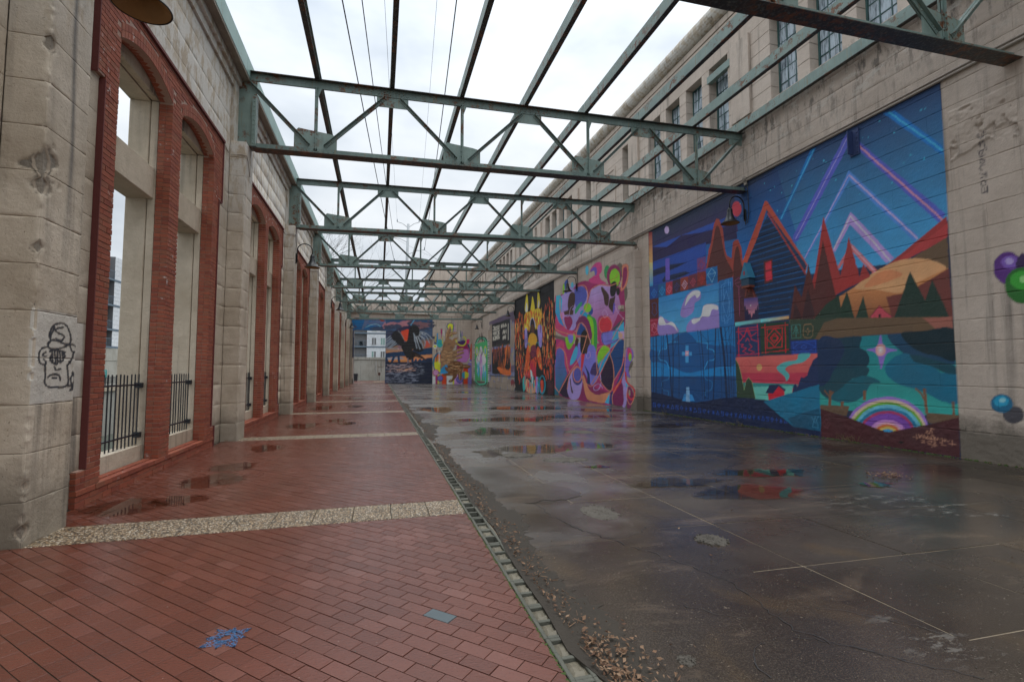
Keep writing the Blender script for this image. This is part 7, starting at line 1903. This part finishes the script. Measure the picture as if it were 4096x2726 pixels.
A2 = empty('canal_flats', (-34, 75, 4.5), 'white and grey flats with stacked balconies above the canal', 'building')
fz = [4.46, 6.76, 9.97, 13.33, 16.6]
q = MB(); q.box(-46, -36.2, 60, 75.2, 4.47, 16.5); q.box(-46, -34.05, 75.2, 96, 4.47, 16.6); q.build('core', M['greyp'], A2)
for a, b in zip(fz, fz[1:]):
    nn = int((b - a) / .55)
    for j in range(nn): h_ = (b - a - .25) / nn; q = MB(); q.box(-34.05, -34.0, 75.2, 84, a + .25 + j * h_ + .01, a + .25 + (j + 1) * h_ - .01, 0, .012); q.build('cladding_panel', M['white'], A2)
    q = MB(); q.box(-36.2, -33.9, 66, 75.3, a, a + .22); q.build('balcony_slab', M['slate'], A2); q = MB(); q.box(-34.04, -33.95, 75.3, 96, a, a + .24); q.build('floor_beam', M['slate'], A2)
    q = MB()
    for j in range(9): q.box(-33.96, -33.94, 66, 75.1, a + .3 + j * .1, a + .315 + j * .1)
    for j in range(8): q.box(-33.97, -33.93, 66 + j * 1.28, 66.05 + j * 1.28, a + .2, a + 1.25)
    q.box(-33.98, -33.92, 66, 75.1, a + 1.22, a + 1.28); q.build('railing', M['slate'], A2)
q = MB(); q.box(-47, -35.5, 60, 96, 16.62, 17.0); q.build('roof_edge', M['roof'], A2)
q = MB()
for i in range(8): q.lathe((-34.6, 67 + i * 1.05, 10.2), [(.12, 0), (.16, .3), (.14, .32)], 8)
tag(q.build('flower_pots', M['roof']), 'terracotta pots lined up on the second balcony across the canal', 'flower pots')
# ---------------------------------------------------------------- utility pole and overhead wires
UP = empty('utility_pole', (4.1, 76, 0), 'tall silver utility pole with curved arms rising behind the end wall', 'utility pole')
k_ = 76 / 130; zz = lambda z: 1.6 + (z - 1.6) * k_; xx = lambda x: x * k_
q = MB(); q.tube([(xx(6.45), 76, -1), (xx(6.55), 76, zz(25)), (xx(6.9), 76, zz(40.5))], [.26, .22, .19], 12); q.build('pole', M['wood'], UP, True)
arms = []
for (bx, bz, ex, ez) in ((6.7, 39.6, 4.0, 40.9), (7.0, 39.6, 9.72, 41.2), (6.5, 35.6, 3.2, 36.5), (7.1, 32.4, 11.24, 33.8), (6.4, 28.9, 3.4, 30.3)):
    a = Vector((xx(bx), 76, zz(bz))); b = Vector((xx(ex), 76, zz(ez))); c = (a + b) / 2 + Vector((0, 0, .18)); q = MB(); q.tube([a, c, b], .045, 8); q.build('arm', M['wood'], UP); arms.append(b)
    q = MB(); q.lathe(tuple(b), [(.06, 0), (.07, .1), (.06, .3), (.02, .45)], 8); q.build('insulator', M['slate'], UP)
C0 = Vector((0, 0, 1.6)); f_, ya_, pi_ = 1934, R(15.33), R(3.43)
def wire(p, q_, r_, lb, sag=1.0):
    P = [p.lerp(q_, t_) - Vector((0, 0, sag * 4 * t_ * (1 - t_))) for t_ in np.linspace(0, 1, 14)]; m_ = MB(); m_.tube(P, r_, 5); tag(m_.build('overhead_wire', M['wire']), lb, 'wire', 'overhead wires running to the utility pole')
ws = [(arms[4], (-2.9, 2, 16.8), .030, 'leftmost dark overhead wire above the first purlin'), (arms[2], (-2.0, 2, 17.0), .026, 'dark overhead wire next to the leftmost one'), (arms[0], (-.95, 2, 17.6), .010, 'hair thin overhead wire left of the straight purlin'), (arms[1], (1.15, 2, 18), .010, 'hair thin overhead wire right of the straight purlin'), (arms[3], (1.85, 2, 17.4), .030, 'dark overhead wire between the second and third purlins')]
for p, q_, r_, lb in ws: wire(p, Vector(q_), r_, lb, .6)
wire(arms[3], Vector((26, 110, 20)), .016, 'wire leaving the pole towards the tower'); wire(arms[2], Vector((26, 104, 22)), .014, 'upper wire leaving the pole behind the tower')
# ---------------------------------------------------------------- bare trees
def tree(name, base, h_, seed, lb, spread=.5, thick=.16, depth=6, grp=None, lean=(0, 0)):
    rr = random.Random(seed); o = empty(name, base, lb, 'tree', grp); tr, cw = MB(), MB()
    def grow(p, d, L_, r_, lv):
        m_ = tr if lv == 0 else cw; n = 3; P = [p]; q = p
        for i in range(n): d = (d + Vector((rr.gauss(0, .12), rr.gauss(0, .12), rr.gauss(.03, .08)))).normalized(); q = q + d * L_ / n; P.append(q)
        m_.tube(P, [r_ * (1 - .12 * i) for i in range(n + 1)], 7 if lv < 2 else 4, cap=False)
        if lv >= depth: return
        for i in range(rr.choice((2, 3, 3))):
            a = rr.uniform(0, 6.28); s_ = rr.uniform(.3, 1) * spread * 1.3; d2 = (d + Vector((math.cos(a) * s_, math.sin(a) * s_, rr.uniform(-.1, .35)))).normalized(); k = rr.choice((1, 2, 3)); grow(P[k] if i else P[-1], d2, L_ * rr.uniform(.62, .82), r_ * .55, lv + 1)
    grow(Vector(base), Vector((lean[0], lean[1], 1)).normalized(), h_ * .3, thick, 0)
    tr.build('trunk', M['bark'], o); cw.build('branches', M['bark'], o)
tree('bare_tree', (-7.6, 50, -.5), 24, 4, 'bare tree rising behind the arcade wall near the third truss', .55, .15, 6, 'bare trees', (.10, .05))
tree('bare_tree', (-7.2, 38, -.5), 15, 9, 'bare tree with drooping twigs behind the far piers', .8, .13, 6, 'bare trees', (.14, 0))
tree('bare_tree', (-40, 78, 4), 22, 12, 'large bare tree above the roof of the flats across the canal', .6, .3, 7, 'bare trees')
tree('dry_sapling', (-3.15, 52.4, 6.9), 3.4, 21, 'twiggy dry sapling rooted on top of a far pier', .9, .02, 5, 'self-sown saplings', (.3, 0))
tree('dry_sapling', (-3.1, 46.3, 8.6), 1.5, 22, 'small dry sapling on the wall top above the sixth bay', .9, .012, 5, 'self-sown saplings', (.2, 0))
tree('dry_sapling', (11.0, 18.9, 6.9), .95, 25, 'little leafless plant growing on the pilaster by the big mural', .5, .009, 4, 'self-sown saplings', (-.1, 0))
